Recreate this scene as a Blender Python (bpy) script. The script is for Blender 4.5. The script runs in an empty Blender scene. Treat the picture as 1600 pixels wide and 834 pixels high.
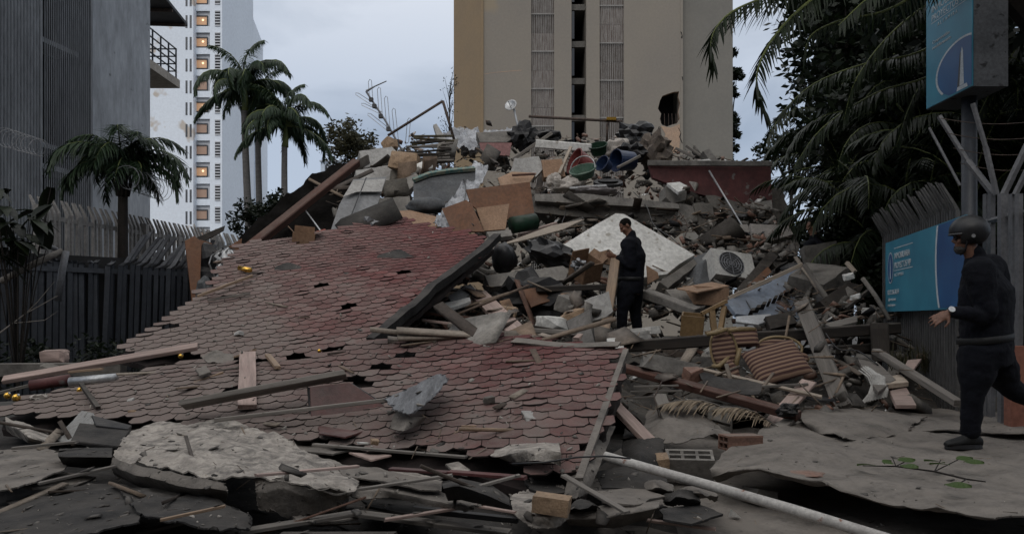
import bpy, bmesh, math, random
import numpy as np
from mathutils import Vector, Matrix, noise, Quaternion, Euler

# ------------------------------------------------------------------ camera, sky, sun, exposure
SC = bpy.context.scene
COL = SC.collection
F = 1244.0            # focal length in photo pixels (28 mm on full frame)
CZ = 1.0              # camera height, metres
cam_d = bpy.data.cameras.new('camera'); cam_d.lens = F / 1600 * 36; cam_d.sensor_width = 36
cam_d.shift_y = 83 / 1600; cam_d.clip_end = 3000; cam_d.clip_start = 0.05
cam = bpy.data.objects.new('camera', cam_d); COL.objects.link(cam)
cam.location = (0, 0, CZ); cam.rotation_euler = (math.radians(90), 0, 0); SC.camera = cam

SUN_EL, SUN_AZ = 33.0, 195.0     # behind the camera, slightly left; azimuth from +Y clockwise
world = bpy.data.worlds.new('World'); SC.world = world; world.use_nodes = True
wn = world.node_tree; wn.nodes.clear()
w_out = wn.nodes.new('ShaderNodeOutputWorld'); w_bg = wn.nodes.new('ShaderNodeBackground')
w_bg.inputs[1].default_value = 0.1
w_sky = wn.nodes.new('ShaderNodeTexSky'); w_sky.sky_type = 'NISHITA'; w_sky.sun_disc = False
w_sky.sun_elevation = math.radians(SUN_EL); w_sky.sun_rotation = math.radians(SUN_AZ)
w_tc = wn.nodes.new('ShaderNodeTexCoord')
w_map = wn.nodes.new('ShaderNodeMapping'); w_map.inputs['Scale'].default_value = (1, 1, 2.2)
w_n = wn.nodes.new('ShaderNodeTexNoise'); w_n.inputs['Scale'].default_value = 2.1; w_n.inputs['Detail'].default_value = 8
w_n.inputs['Roughness'].default_value = 0.52; w_n.inputs['Distortion'].default_value = 0.4
w_r = wn.nodes.new('ShaderNodeValToRGB')
w_r.color_ramp.elements[0].position = 0.39; w_r.color_ramp.elements[0].color = (2.65, 3.3, 4.35, 1)
w_r.color_ramp.elements[1].position = 0.60; w_r.color_ramp.elements[1].color = (4.85, 5.6, 6.85, 1)
w_mix = wn.nodes.new('ShaderNodeMix'); w_mix.data_type = 'RGBA'; w_mix.inputs[0].default_value = 0.9
wn.links.new(w_tc.outputs['Generated'], w_map.inputs[0]); wn.links.new(w_map.outputs[0], w_n.inputs['Vector'])
wn.links.new(w_n.outputs[0], w_r.inputs[0])
wn.links.new(w_sky.outputs[0], w_mix.inputs[6]); wn.links.new(w_r.outputs[0], w_mix.inputs[7])
# an overcast sky is brightest overhead (CIE overcast distribution, softened)
w_sx = wn.nodes.new('ShaderNodeSeparateXYZ'); wn.links.new(w_tc.outputs['Generated'], w_sx.inputs[0])
w_gr = wn.nodes.new('ShaderNodeMapRange'); wn.links.new(w_sx.outputs[2], w_gr.inputs[0]); w_gr.inputs[1].default_value = 0; w_gr.inputs[2].default_value = 1; w_gr.inputs[3].default_value = 0.88; w_gr.inputs[4].default_value = 2.3
w_gr.inputs[1].default_value = 0.22; w_gr.inputs[3].default_value = 0.0; w_gr.inputs[4].default_value = 1.0
w_tn = wn.nodes.new('ShaderNodeMix'); w_tn.data_type = 'RGBA'; wn.links.new(w_gr.outputs[0], w_tn.inputs[0]); w_tn.inputs[6].default_value = (1.0, 1.0, 1.0, 1); w_tn.inputs[7].default_value = (3.6, 3.0, 2.35, 1)
w_mu = wn.nodes.new('ShaderNodeVectorMath'); w_mu.operation = 'MULTIPLY'; wn.links.new(w_mix.outputs[2], w_mu.inputs[0]); wn.links.new(w_tn.outputs[2], w_mu.inputs[1])
wn.links.new(w_mu.outputs[0], w_bg.inputs[0]); wn.links.new(w_bg.outputs[0], w_out.inputs[0])

sun_d = bpy.data.lights.new('sun', 'SUN'); sun_d.energy = 0.8; sun_d.angle = math.radians(36); sun_d.color = (1.0, 0.97, 0.93)
sun = bpy.data.objects.new('sun', sun_d); COL.objects.link(sun)
_a, _e = math.radians(SUN_AZ), math.radians(SUN_EL)
sun_dir = Vector((math.sin(_a) * math.cos(_e), math.cos(_a) * math.cos(_e), math.sin(_e)))
sun.rotation_euler = sun_dir.to_track_quat('Z', 'Y').to_euler(); sun.location = sun_dir * 60

vs = SC.view_settings; vs.view_transform = 'Standard'; vs.look = 'None'; vs.exposure = 0.0; vs.gamma = 1.0
vs.use_curve_mapping = False
SC.render.engine = 'CYCLES'
SC.cycles.max_bounces = 5; SC.cycles.diffuse_bounces = 3; SC.cycles.glossy_bounces = 2; SC.cycles.transparent_max_bounces = 8
SC.cycles.use_denoising = True
random.seed(7)
R = random.Random(11)

# ------------------------------------------------------------------ picture -> place
def P(px, py, Y): return Vector(((px - 800) / F * Y, Y, CZ + (500 - py) / F * Y))
def G(px, py, z=0.0): return P(px, py, (CZ - z) * F / (py - 500))
def proj(v): return (800 + v[0] / v[1] * F, 500 - (v[2] - CZ) / v[1] * F)
DX = [330, 380, 560, 700, 850, 1000, 1150, 1300, 1420]
DT = [(205, [23, 22, 21, 20, 20, 20, 20, 20, 20]), (260, [21, 20, 19, 18, 18, 18, 17.5, 17, 17]),
      (310, [18, 17, 16, 15.5, 15.6, 15.6, 15.5, 15.5, 15]), (350, [16, 15.5, 14.5, 13.9, 14.2, 14.4, 14.4, 14.0, 13.2]),
      (400, [15, 14, 13.4, 12.9, 12.8, 13, 13, 12.6, 11.6]), (450, [13.5, 13, 12, 11.7, 11.8, 12.3, 11.8, 11.0, 10.6]),
      (500, [12, 12, 11, 10.5, 11.0, 11.9, 11.0, 10.1, 9.9]), (540, [10.5, 10, 9.4, 9.2, 9.9, 11.0, 10.2, 9.4, 9.3]),
      (580, [9, 8.8, 8.2, 8.0, 8.3, 8.9, 8.8, 8.4, 8.7]), (620, [7.5, 7.2, 7.1, 7.1, 7.1, 7.3, 7.6, 7.7, 8.1]),
      (660, [6.4, 6.3, 6.3, 6.3, 6.3, 6.5, 6.9, 7.2, 7.3]), (700, [5.6, 5.5, 5.5, 5.5, 5.6, 5.8, 6.1, 6.3, 6.3]),
      (760, [4.7] * 9), (834, [3.8] * 9)]
def depth(px, py):
    px = min(max(px, DX[0]), DX[-1]); py = min(max(py, DT[0][0]), DT[-1][0])
    for i in range(len(DT) - 1):
        if py <= DT[i + 1][0]: break
    t = (py - DT[i][0]) / (DT[i + 1][0] - DT[i][0])
    a = np.interp(px, DX, DT[i][1]); b = np.interp(px, DX, DT[i + 1][1])
    return float(a + (b - a) * t)
def Q(px, py, d=0.0): return P(px, py, depth(px, py) + d)     # a point on the rubble slope, d metres behind it
def inpoly(x, y, poly):
    c = False; j = len(poly) - 1
    for i in range(len(poly)):
        xi, yi = poly[i]; xj, yj = poly[j]
        if (yi > y) != (yj > y) and x < (xj - xi) * (y - yi) / (yj - yi) + xi: c = not c
        j = i
    return c
class Plane:
    def __init__(s, a, b, c):
        s.o = a; s.n = (b - a).cross(c - a).normalized()
        if s.n.y > 0: s.n = -s.n
    def at(s, px, py):
        d = P(px, py, 1.0) - Vector((0, 0, CZ)); o = Vector((0, 0, CZ))
        return o + d * ((s.o - o).dot(s.n) / d.dot(s.n))

# ------------------------------------------------------------------ objects
WLOC = {}
def tag(o, label=None, cat=None, group=None, kind=None):
    if label: o['label'] = label
    if cat: o['category'] = cat
    if group: o['group'] = group
    if kind: o['kind'] = kind
    return o
def empty(name, loc, label, cat, group=None):
    o = bpy.data.objects.new(name, None); COL.objects.link(o); o.location = loc; o.empty_display_size = 0.2
    WLOC[o.name] = Vector(loc); return tag(o, label, cat, group)
class MB:
    def __init__(s): s.v = []; s.f = []; s.m = []
    def add(s, vs, fs, mi=0):
        o = len(s.v); s.v += [tuple(v) for v in vs]; s.f += [tuple(i + o for i in f) for f in fs]; s.m += [mi] * len(fs); return s
    def box(s, c, ax, ay, az, mi=0):
        c = Vector(c); ax, ay, az = Vector(ax), Vector(ay), Vector(az)
        vs = [c + ax * i + ay * j + az * k for i in (-1, 1) for j in (-1, 1) for k in (-1, 1)]
        fs = [(0, 1, 3, 2), (4, 6, 7, 5), (0, 4, 5, 1), (2, 3, 7, 6), (0, 2, 6, 4), (1, 5, 7, 3)]
        if ax.cross(ay).dot(az) < 0: fs = [f[::-1] for f in fs]
        return s.add(vs, fs, mi)
    def abox(s, x0, x1, y0, y1, z0, z1, mi=0):
        return s.box(((x0 + x1) / 2, (y0 + y1) / 2, (z0 + z1) / 2), ((x1 - x0) / 2, 0, 0), (0, (y1 - y0) / 2, 0), (0, 0, (z1 - z0) / 2), mi)
    def rings(s, rings, closed=True, cap=True, mi=0):
        n = len(rings[0]); vs = [v for r in rings for v in r]; fs = []
        for i in range(len(rings) - 1):
            for j in range(n if closed else n - 1):
                a = i * n + j; b = i * n + (j + 1) % n
                fs.append((a, b, b + n, a + n))
        if cap and closed:
            fs.append(tuple(range(n - 1, -1, -1))); fs.append(tuple(range((len(rings) - 1) * n, len(rings) * n)))
        return s.add(vs, fs, mi)
    def tube(s, pts, r, n=8, cap=True, mi=0, flat=1.0):
        pts = [Vector(p) for p in pts]; k = len(pts)
        rr = r if isinstance(r, (list, tuple)) else [r] * k
        rings = []; up = None
        for i in range(k):
            t = (pts[min(i + 1, k - 1)] - pts[max(i - 1, 0)])
            if t.length < 1e-9: t = Vector((0, 0, 1))
            t.normalize()
            if up is None:
                up = Vector((0, 0, 1)) if abs(t.z) < 0.9 else Vector((0, 1, 0))
            a = t.cross(up)
            if a.length < 1e-6: a = t.orthogonal()
            a.normalize(); b = a.cross(t).normalized(); up = b
            rings.append([pts[i] + (a * math.cos(2 * math.pi * j / n) + b * math.sin(2 * math.pi * j / n) * flat) * rr[i] for j in range(n)])
        return s.rings(rings, cap=cap, mi=mi)
    def prism(s, pts, off, mi=0):
        pts = [Vector(p) for p in pts]; off = Vector(off); n = len(pts)
        vs = pts + [p + off for p in pts]
        fs = [tuple(range(n)), tuple(range(2 * n - 1, n - 1, -1))] + [(j, i, i + n, j + n) for i, j in [(i, (i + 1) % n) for i in range(n)]]
        return s.add(vs, fs, mi)
    def build(s, name, mats, parent=None, smooth=False, origin=None, label=None, cat=None, group=None, kind=None, M=None):
        me = bpy.data.meshes.new(name)
        V = np.array(s.v, dtype=np.float64).reshape(-1, 3)
        if M is not None:
            o = Vector((0, 0, 0))
        else:
            if origin is None:
                lo, hi = V.min(0), V.max(0); o = Vector(((lo[0] + hi[0]) / 2, (lo[1] + hi[1]) / 2, lo[2]))
            else: o = Vector(origin)
            V = V - np.array(o)
        me.from_pydata(V.tolist(), [], s.f)
        mats = mats if isinstance(mats, (list, tuple)) else [mats]
        for m in mats: me.materials.append(m)
        if len(mats) > 1: me.polygons.foreach_set('material_index', s.m)
        if smooth: me.polygons.foreach_set('use_smooth', [True] * len(s.f))
        me.update()
        return link(name, me, o, parent, label, cat, group, kind, M)
def link(name, me, o=(0, 0, 0), parent=None, label=None, cat=None, group=None, kind=None, M=None):
    ob = bpy.data.objects.new(name, me); COL.objects.link(ob)
    if M is not None:
        ob.matrix_world = M if parent is None else Matrix.Translation(-WLOC[parent.name]) @ M
        o = M.to_translation()
    else:
        ob.location = Vector(o) - (WLOC[parent.name] if parent else Vector())
    if parent: ob.parent = parent
    WLOC[ob.name] = Vector(o)
    return tag(ob, label, cat, group, kind)
def frame(x, zhint=(0, 0, 1)):
    x = Vector(x).normalized(); z = Vector(zhint); z = (z - x * z.dot(x))
    if z.length < 1e-5: z = x.orthogonal()
    z.normalize(); y = z.cross(x); return x, y, z
def nz(v, s=1.0, o=0.0): return noise.noise(Vector((v[0] * s + o, v[1] * s - o * 1.7, v[2] * s + o * 0.3)))

# ------------------------------------------------------------------ materials
def NT(name):
    m = bpy.data.materials.new(name); m.use_nodes = True; nt = m.node_tree
    return m, nt, nt.nodes['Principled BSDF']
def C4(c): return (c[0], c[1], c[2], 1)
DUST = (0.19, 0.17, 0.148)
def mat(name, c1, c2=None, scale=5.0, *a_, grime=0.55, **k_):
    return mat_(name, c1, c2, scale, *a_, grime=grime, **k_)
def mat_(name, c1, c2=None, scale=5.0, rough=0.9, bump=0.35, bscale=None, dust=0.0, dustc=DUST, stretch=(1, 1, 1), metal=0.0,
        island=0.0, lo=0.35, hi=0.65, spots=None, world_co=False, spec=0.3, sheen=0, detail=6, rnd=0.0, coat=None, grime=0.55):
    m, nt, b = NT(name); N, L = nt.nodes, nt.links
    c2 = c2 or tuple(x * 0.7 for x in c1)
    if world_co:
        co = N.new('ShaderNodeNewGeometry').outputs['Position']
    else:
        tc = N.new('ShaderNodeTexCoord'); oi = N.new('ShaderNodeObjectInfo')
        va = N.new('ShaderNodeVectorMath'); va.operation = 'MULTIPLY_ADD'
        cx = N.new('ShaderNodeCombineXYZ'); 
        for k in range(3): L.new(oi.outputs['Random'], cx.inputs[k])
        L.new(cx.outputs[0], va.inputs[0]); va.inputs[1].default_value = (23, 31, 17); L.new(tc.outputs['Object'], va.inputs[2])
        co = va.outputs[0]
    mp = N.new('ShaderNodeMapping'); mp.inputs['Scale'].default_value = stretch; L.new(co, mp.inputs[0])
    n1 = N.new('ShaderNodeTexNoise'); n1.inputs['Scale'].default_value = scale; n1.inputs['Detail'].default_value = detail; n1.inputs['Roughness'].default_value = 0.62
    L.new(mp.outputs[0], n1.inputs['Vector'])
    r = N.new('ShaderNodeValToRGB'); r.color_ramp.elements[0].position = lo; r.color_ramp.elements[1].position = hi
    r.color_ramp.elements[0].color = C4(c1); r.color_ramp.elements[1].color = C4(c2); L.new(n1.outputs[0], r.inputs[0])
    col = r.outputs[0]
    n2 = N.new('ShaderNodeTexNoise'); n2.inputs['Scale'].default_value = bscale or scale * 7; n2.inputs['Detail'].default_value = 5
    n2.inputs['Roughness'].default_value = 0.7
    L.new(mp.outputs[0], n2.inputs['Vector'])
    def mixc(fac, a, c, mode='MIX'):
        mx = N.new('ShaderNodeMix'); mx.data_type = 'RGBA'; mx.blend_type = mode
        if isinstance(fac, float): mx.inputs[0].default_value = fac
        else: L.new(fac, mx.inputs[0])
        for k, x in ((6, a), (7, c)):
            if isinstance(x, tuple): mx.inputs[k].default_value = C4(x)
            else: L.new(x, mx.inputs[k])
        return mx.outputs[2]
    def rng(src, a, b_, c=0.0, d=1.0):
        q = N.new('ShaderNodeMapRange'); L.new(src, q.inputs[0])
        for k, x in zip((1, 2, 3, 4), (a, b_, c, d)): q.inputs[k].default_value = x
        return q.outputs[0]
    # fine grime
    col = mixc(grime, col, mixc(1.0, col, mixc(rng(n2.outputs[0], 0.3, 0.7), (0.45, 0.45, 0.45), (1.4, 1.4, 1.4)), 'MULTIPLY'))
    if spots:
        v = N.new('ShaderNodeTexNoise'); v.inputs['Scale'].default_value = spots[1]; v.inputs['Detail'].default_value = 3; L.new(co, v.inputs['Vector'])
        col = mixc(rng(v.outputs[0], spots[2], spots[2] + 0.06), col, spots[0])
    if island:
        g = N.new('ShaderNodeNewGeometry')
        col = mixc(1.0, col, mixc(g.outputs['Random Per Island'], (1 - island,) * 3, (1 + island,) * 3), 'MULTIPLY')
    if rnd:
        oi2 = N.new('ShaderNodeObjectInfo')
        col = mixc(1.0, col, mixc(oi2.outputs['Random'], (1 - rnd,) * 3, (1 + rnd,) * 3), 'MULTIPLY')
    if dust:
        g = N.new('ShaderNodeNewGeometry'); sx = N.new('ShaderNodeSeparateXYZ'); L.new(g.outputs['Normal'], sx.inputs[0])
        n3 = N.new('ShaderNodeTexNoise'); n3.inputs['Scale'].default_value = 3.1; n3.inputs['Detail'].default_value = 7; n3.inputs['Roughness'].default_value = 0.7
        L.new(g.outputs['Position'], n3.inputs['Vector'])
        mu = N.new('ShaderNodeMath'); mu.operation = 'MULTIPLY'; L.new(rng(sx.outputs[2], 0.05, 0.9), mu.inputs[0]); L.new(rng(n3.outputs[0], 0.36, 0.62), mu.inputs[1])
        mv = N.new('ShaderNodeMath'); mv.operation = 'MULTIPLY'; L.new(mu.outputs[0], mv.inputs[0]); mv.inputs[1].default_value = dust
        col = mixc(mv.outputs[0], col, dustc)
    L.new(col, b.inputs['Base Color'])
    b.inputs['Roughness'].default_value = rough; b.inputs['Metallic'].default_value = metal
    b.inputs['Specular IOR Level'].default_value = spec
    if coat: b.inputs['Coat Weight'].default_value = coat
    if bump:
        bp = N.new('ShaderNodeBump'); bp.inputs['Strength'].default_value = bump; bp.inputs['Distance'].default_value = 0.02
        L.new(n2.outputs[0], bp.inputs['Height']); L.new(bp.outputs[0], b.inputs['Normal'])
    return m
def emit(name, c, s):
    m, nt, b = NT(name); b.inputs['Base Color'].default_value = C4(c); b.inputs['Emission Color'].default_value = C4(c); b.inputs['Emission Strength'].default_value = s; return m
def leafmat(name, c1, c2, rough=0.5, trans=0.25):
    m, nt, b = NT(name); N, L = nt.nodes, nt.links
    g = N.new('ShaderNodeNewGeometry'); mx = N.new('ShaderNodeMix'); mx.data_type = 'RGBA'
    L.new(g.outputs['Random Per Island'], mx.inputs[0]); mx.inputs[6].default_value = C4(c1); mx.inputs[7].default_value = C4(c2)
    L.new(mx.outputs[2], b.inputs['Base Color']); b.inputs['Roughness'].default_value = rough; b.inputs['Specular IOR Level'].default_value = 0.3
    t = N.new('ShaderNodeBsdfTranslucent'); L.new(mx.outputs[2], t.inputs[0])
    s = N.new('ShaderNodeMixShader'); s.inputs[0].default_value = trans
    L.new(b.outputs[0], s.inputs[1]); L.new(t.outputs[0], s.inputs[2]); L.new(s.outputs[0], N['Material Output'].inputs[0])
    return m

m_conc = mat('concrete', (0.225, 0.21, 0.19), (0.115, 0.108, 0.099), 3, dust=0.4, island=0.5)
m_concd = mat('concrete_dark', (0.15, 0.138, 0.122), (0.08, 0.074, 0.067), 3, dust=0.35, island=0.3)
m_conclt = mat('concrete_pale', (0.42, 0.41, 0.39), (0.30, 0.29, 0.275), 2.5, dust=0.3)
m_white = mat('white_painted_plaster', (0.66, 0.65, 0.62), (0.52, 0.51, 0.48), 2.2, bump=0.2, dust=0.25, spots=((0.35, 0.33, 0.29), 7, 0.63))
m_rubble = mat('rubble_dust_gap_shade', (0.075, 0.066, 0.056), (0.03, 0.028, 0.026), 4, bump=0.9, bscale=30, dust=0.4, dustc=(.12, .107, .092), world_co=True)  # dusty bed, darkened to put the shadow of the gaps into its colour
m_brick = mat('brick_red', (0.20, 0.11, 0.08), (0.15, 0.09, 0.07), 6, dust=0.7, island=0.35)
m_brickt = mat('brick_tan', (0.36, 0.25, 0.16), (0.26, 0.18, 0.12), 8, dust=0.3, bump=0.6)
m_felt = mat('roofing_felt', (0.19, 0.17, 0.15), (0.085, 0.077, 0.069), 3.2, bump=0.55, bscale=26, dust=0.7, dustc=(0.215, 0.19, 0.165), world_co=True, spots=((0.045, 0.042, 0.04), 22, 0.66))
m_feltd = mat('roofing_felt_black', (0.034, 0.032, 0.031), (0.018, 0.0175, 0.017), 3, bump=0.5, bscale=30, dust=0.45, dustc=(0.11, 0.098, 0.087), world_co=True)
m_feltl = mat('roofing_felt_gritty', (0.42, 0.38, 0.335), (0.12, 0.11, 0.10), 11, bump=1.0, bscale=30, dust=0.55, dustc=(0.42, 0.375, 0.33), world_co=True, lo=0.38, hi=0.6)
def multi(name, cols, rough=.9, dust=.3, bump=.4):
    m = mat(name, (.5, .5, .5), (.3, .3, .3), 4, rough, bump, dust=dust); nt = m.node_tree; N, L = nt.nodes, nt.links; b = N['Principled BSDF']
    src = b.inputs['Base Color'].links[0].from_socket; g = N.new('ShaderNodeNewGeometry'); r = N.new('ShaderNodeValToRGB'); r.color_ramp.interpolation = 'CONSTANT'; e = r.color_ramp.elements
    while len(e) < len(cols): e.new(.5)
    for i, c in enumerate(cols): e[i].position = i / len(cols); e[i].color = C4(tuple(2.2 * x for x in c))
    L.new(g.outputs['Random Per Island'], r.inputs[0]); mx = N.new('ShaderNodeMix'); mx.data_type = 'RGBA'; mx.blend_type = 'MULTIPLY'; mx.inputs[0].default_value = 1.0; L.new(src, mx.inputs[6]); L.new(r.outputs[0], mx.inputs[7]); L.new(mx.outputs[2], b.inputs['Base Color']); return m
GR = (9, 60, 60)
def wood(name, c1, c2, dust=0.4, bump=0.35, rough=0.8): return mat(name, c1, c2, 0.5, rough, bump, 1.6, dust=dust, stretch=(2, 26, 26), rnd=0.15)
m_wgrey = wood('wood_weathered_grey', (0.21, 0.19, 0.168), (0.105, 0.095, 0.086), 0.5)
m_wpink = wood('wood_dusty_pink', (0.42, 0.31, 0.27), (0.29, 0.215, 0.19), 0.3)
m_wtan = wood('wood_tan', (0.33, 0.235, 0.16), (0.23, 0.16, 0.11), 0.35)
m_wdark = wood('wood_dark', (0.036, 0.029, 0.024), (0.02, 0.017, 0.015), 0.4)
m_wred = wood('wood_red_brown', (0.105, 0.048, 0.034), (0.065, 0.032, 0.025), 0.3)
m_wpale = wood('wood_pale', (0.42, 0.35, 0.28), (0.30, 0.25, 0.20), 0.3)
m_chip = mat('chipboard_brown', (0.17, 0.075, 0.036), (0.12, 0.055, 0.028), 3, bump=0.15, dust=0.3, rough=0.6)
m_chipt = mat('chipboard_tan', (0.34, 0.22, 0.145), (0.27, 0.17, 0.11), 5, bump=0.2, dust=0.25)
m_card = mat('cardboard', (0.22, 0.135, 0.085), (0.17, 0.105, 0.065), 3, bump=0.15, dust=0.25)
m_redmetal = mat('dark_red_metal', (0.10, 0.028, 0.024), (0.05, 0.018, 0.016), 4, 0.55, 0.25, dust=0.45, spec=0.5)
m_maroon = mat('maroon_panel', (0.105, 0.035, 0.034), (0.06, 0.024, 0.024), 1.5, 0.7, 0.2, dust=0.3, spots=((0.16, 0.15, 0.14), 5, 0.66))
m_steel = mat('grey_painted_steel', (0.20, 0.205, 0.22), (0.12, 0.122, 0.13), 5, 0.5, 0.2, spec=0.5, dust=0.2)
m_steeld = mat('dark_blue_grey_steel', (0.042, 0.047, 0.056), (0.027, 0.03, 0.037), 3, 0.5, 0.2, spec=0.5)
m_alu = mat('aluminium', (0.45, 0.46, 0.47), (0.3, 0.3, 0.3), 4, 0.4, 0.15, metal=0.6, dust=0.2)
m_rust = mat('rusty_iron', (0.10, 0.07, 0.055), (0.05, 0.04, 0.036), 9, 0.8, 0.4)
m_black = mat('black_plastic', (0.016, 0.016, 0.018), (0.01, 0.01, 0.011), 3, 0.45, 0.3, spec=0.5, dust=0.12)
m_blacks = mat('black_sheeting', (0.022, 0.022, 0.024), (0.012, 0.012, 0.013), 3, 0.6, 0.5, dust=0.25)
m_pipe = mat('pipe_white_chipped', (0.46, 0.44, 0.41), (0.34, 0.32, 0.30), 6, 0.5, 0.12, spots=((0.20, 0.10, 0.07), 16, 0.64))
m_gold = mat('gold_bauble', (0.75, 0.46, 0.10), (0.6, 0.34, 0.06), 3, 0.22, 0.0, metal=0.9)
m_blue = mat('blue_plastic', (0.016, 0.034, 0.09), (0.01, 0.022, 0.06), 3, 0.45, 0.1, dust=0.2, spec=0.5)
m_redp = mat('red_plastic', (0.20, 0.05, 0.046), (0.145, 0.037, 0.034), 3, 0.5, 0.1, dust=0.3)
m_greenp = mat('pale_green_plastic', (0.085, 0.145, 0.105), (0.06, 0.11, 0.08), 3, 0.5, 0.1, dust=0.2)
m_green = mat('green_plastic', (0.012, 0.04, 0.022), (0.008, 0.028, 0.015), 3, 0.5, 0.1, dust=0.2)
m_cloth = mat('grey_cloth', (0.11, 0.115, 0.12), (0.07, 0.073, 0.078), 4, 0.95, 0.3, dust=0.2)
m_bag = mat('off_white_cloth', (0.46, 0.42, 0.38), (0.3, 0.27, 0.24), 5, 0.9, 0.4)
m_skin = mat('skin', (0.17, 0.083, 0.053), (0.14, 0.068, 0.044), 8, 0.55, 0.08, spec=0.4)
m_navy = mat('navy_uniform_cloth', (0.0048, 0.0055, 0.0095), (0.0024, 0.0029, 0.0055), 5, 0.9, 0.5, bscale=22, spec=0.2)
m_hair = mat('short_black_hair', (0.005, 0.0045, 0.004), (0.008, 0.007, 0.006), 30, 0.9, 0.6, spec=0.1)
m_boot = mat('black_boot_leather', (0.007, 0.007, 0.007), (0.011, 0.011, 0.011), 8, 0.6, 0.2, spec=0.3)
m_beard = mat('grey_beard', (0.10, 0.095, 0.09), (0.035, 0.032, 0.03), 60, 0.9, 0.8)
m_glass = mat('dark_glass', (0.02, 0.024, 0.03), (0.015, 0.017, 0.02), 2, 0.12, 0.0, spec=0.6)
m_bluepanel = mat('blue_grey_board', (0.21, 0.25, 0.31), (0.17, 0.20, 0.25), 1.6, 0.6, 0.12, dust=0.3)
m_greyboard = mat('grey_door_board', (0.22, 0.222, 0.225), (0.17, 0.172, 0.176), 2.0, 0.75, 0.15, dust=0.2)
m_stripe = None
m_frond = leafmat('palm_leaflet', (0.0035, 0.008, 0.0025), (0.013, 0.024, 0.007))
m_frondg = leafmat('royal_palm_leaflet', (0.012, 0.026, 0.013), (0.035, 0.06, 0.027))
m_frondd = leafmat('dry_frond', (0.16, 0.12, 0.08), (0.30, 0.24, 0.17), 0.8, 0.1)
m_leaf = leafmat('broad_leaf', (0.004, 0.0075, 0.0035), (0.014, 0.022, 0.009))
m_leafb = leafmat('bright_leaf', (0.04, 0.07, 0.02), (0.075, 0.115, 0.035))
m_leafo = leafmat('olive_leaf', (0.035, 0.035, 0.018), (0.075, 0.068, 0.035))
m_trunk = mat('palm_trunk', (0.13, 0.122, 0.115), (0.085, 0.08, 0.075), 3, 0.9, 0.4, stretch=(1, 1, 5))
m_bark = mat('bark', (0.026, 0.021, 0.018), (0.015, 0.013, 0.011), 8, 0.95, 0.6)
m_crownshaft = mat('palm_crownshaft', (0.14, 0.16, 0.05), (0.09, 0.11, 0.04), 3, 0.6, 0.1)
# ------------------------------------------------------------------ setting: ground and rubble slope
m_ground = mat('asphalt_dusty', (0.075, 0.072, 0.068), (0.05, 0.05, 0.05), 1.2, bump=0.3, bscale=40, world_co=True, dust=0.4, dustc=(0.12, 0.112, 0.103))
b = MB(); b.add([(-1500, -1500, -0.26), (1500, -1500, -0.26), (1500, 1500, -0.26), (-1500, 1500, -0.26)], [(0, 1, 2, 3)])
b.build('ground', m_ground, kind='structure', origin=(0, 0, -0.26))
# unseen house added behind the camera to keep low sky light off near rubble
m_oppo = mat('unseen_house_render', (0.20, 0.185, 0.165), (0.15, 0.14, 0.125), 0.4, 0.9, 0.1, world_co=True)
opp = empty('unseen_house', (0, -12, -.26), 'long low unseen house added behind the camera to block low sky light', 'house')
b = MB(); b.abox(-34, 30, -22, -9, -.26, 11.5); b.build('wall', m_oppo, opp)
b = MB(); b.abox(-34.5, 30.5, -22.5, -8.5, 11.5, 11.9); b.build('roof', m_oppo, opp)

def grid_mesh(name, V, nu, nv, mats, smooth=True, **kw):
    b = MB(); b.v = [tuple(v) for v in V]
    b.f = [(j * nu + i, (j + 1) * nu + i, (j + 1) * nu + i + 1, j * nu + i + 1) for j in range(nv - 1) for i in range(nu - 1)]
    b.m = [0] * len(b.f)
    return b.build(name, mats, smooth=smooth, **kw)
# the slope: a lumpy bed of dust and crushed masonry under everything that lies on it
nu, nv = 150, 110; V = []
for j in range(nv):
    t = j / (nv - 1); py = 640 - t * (640 - 214)
    for i in range(nu):
        px = 250 + i / (nu - 1) * (1560 - 250)
        py = max(py, float(np.interp(px, [250, 520, 560, 640, 1010, 1110, 1205, 1300, 1420, 1560], [400, 300, 250, 222, 230, 250, 264, 300, 400, 520]))); py += j * 0.02
        Y = depth(px, py) + 0.42 + (0.02 * j if j > nv - 8 else 0)
        # the slope falls away towards both sides and at the top
        edge = np.interp(px, [250, 430, 540, 620, 1180, 1260, 1420, 1560], [0.0, 0.1, 0.5, 1, 1, 0.75, 0.35, 0.0])
        v = P(px, py, Y)
        v.z = max(-0.2, v.z * edge - 0.1) if v.z > 0.6 else v.z * (0.4 + 0.6 * edge) - 0.06
        n = nz(v, 0.9, 3) * 0.28 + nz(v, 2.6, 9) * 0.13 + nz(v, 7, 2) * 0.05
        v.z += n * (0.5 + 0.5 * edge); V.append(v)
for (dy, k) in ((2.0, 0.93), (6, 0.45), (9, -0.05)):
    for i in range(nu):
        v = V[(nv - 1) * nu + i]; V.append(Vector((v.x, v.y + dy, max(-0.3, v.z * k + nz(v, 1.5, 5) * 0.3))))
slope = grid_mesh('rubble_slope', V, nu, nv + 3, m_rubble, kind='structure')

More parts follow.
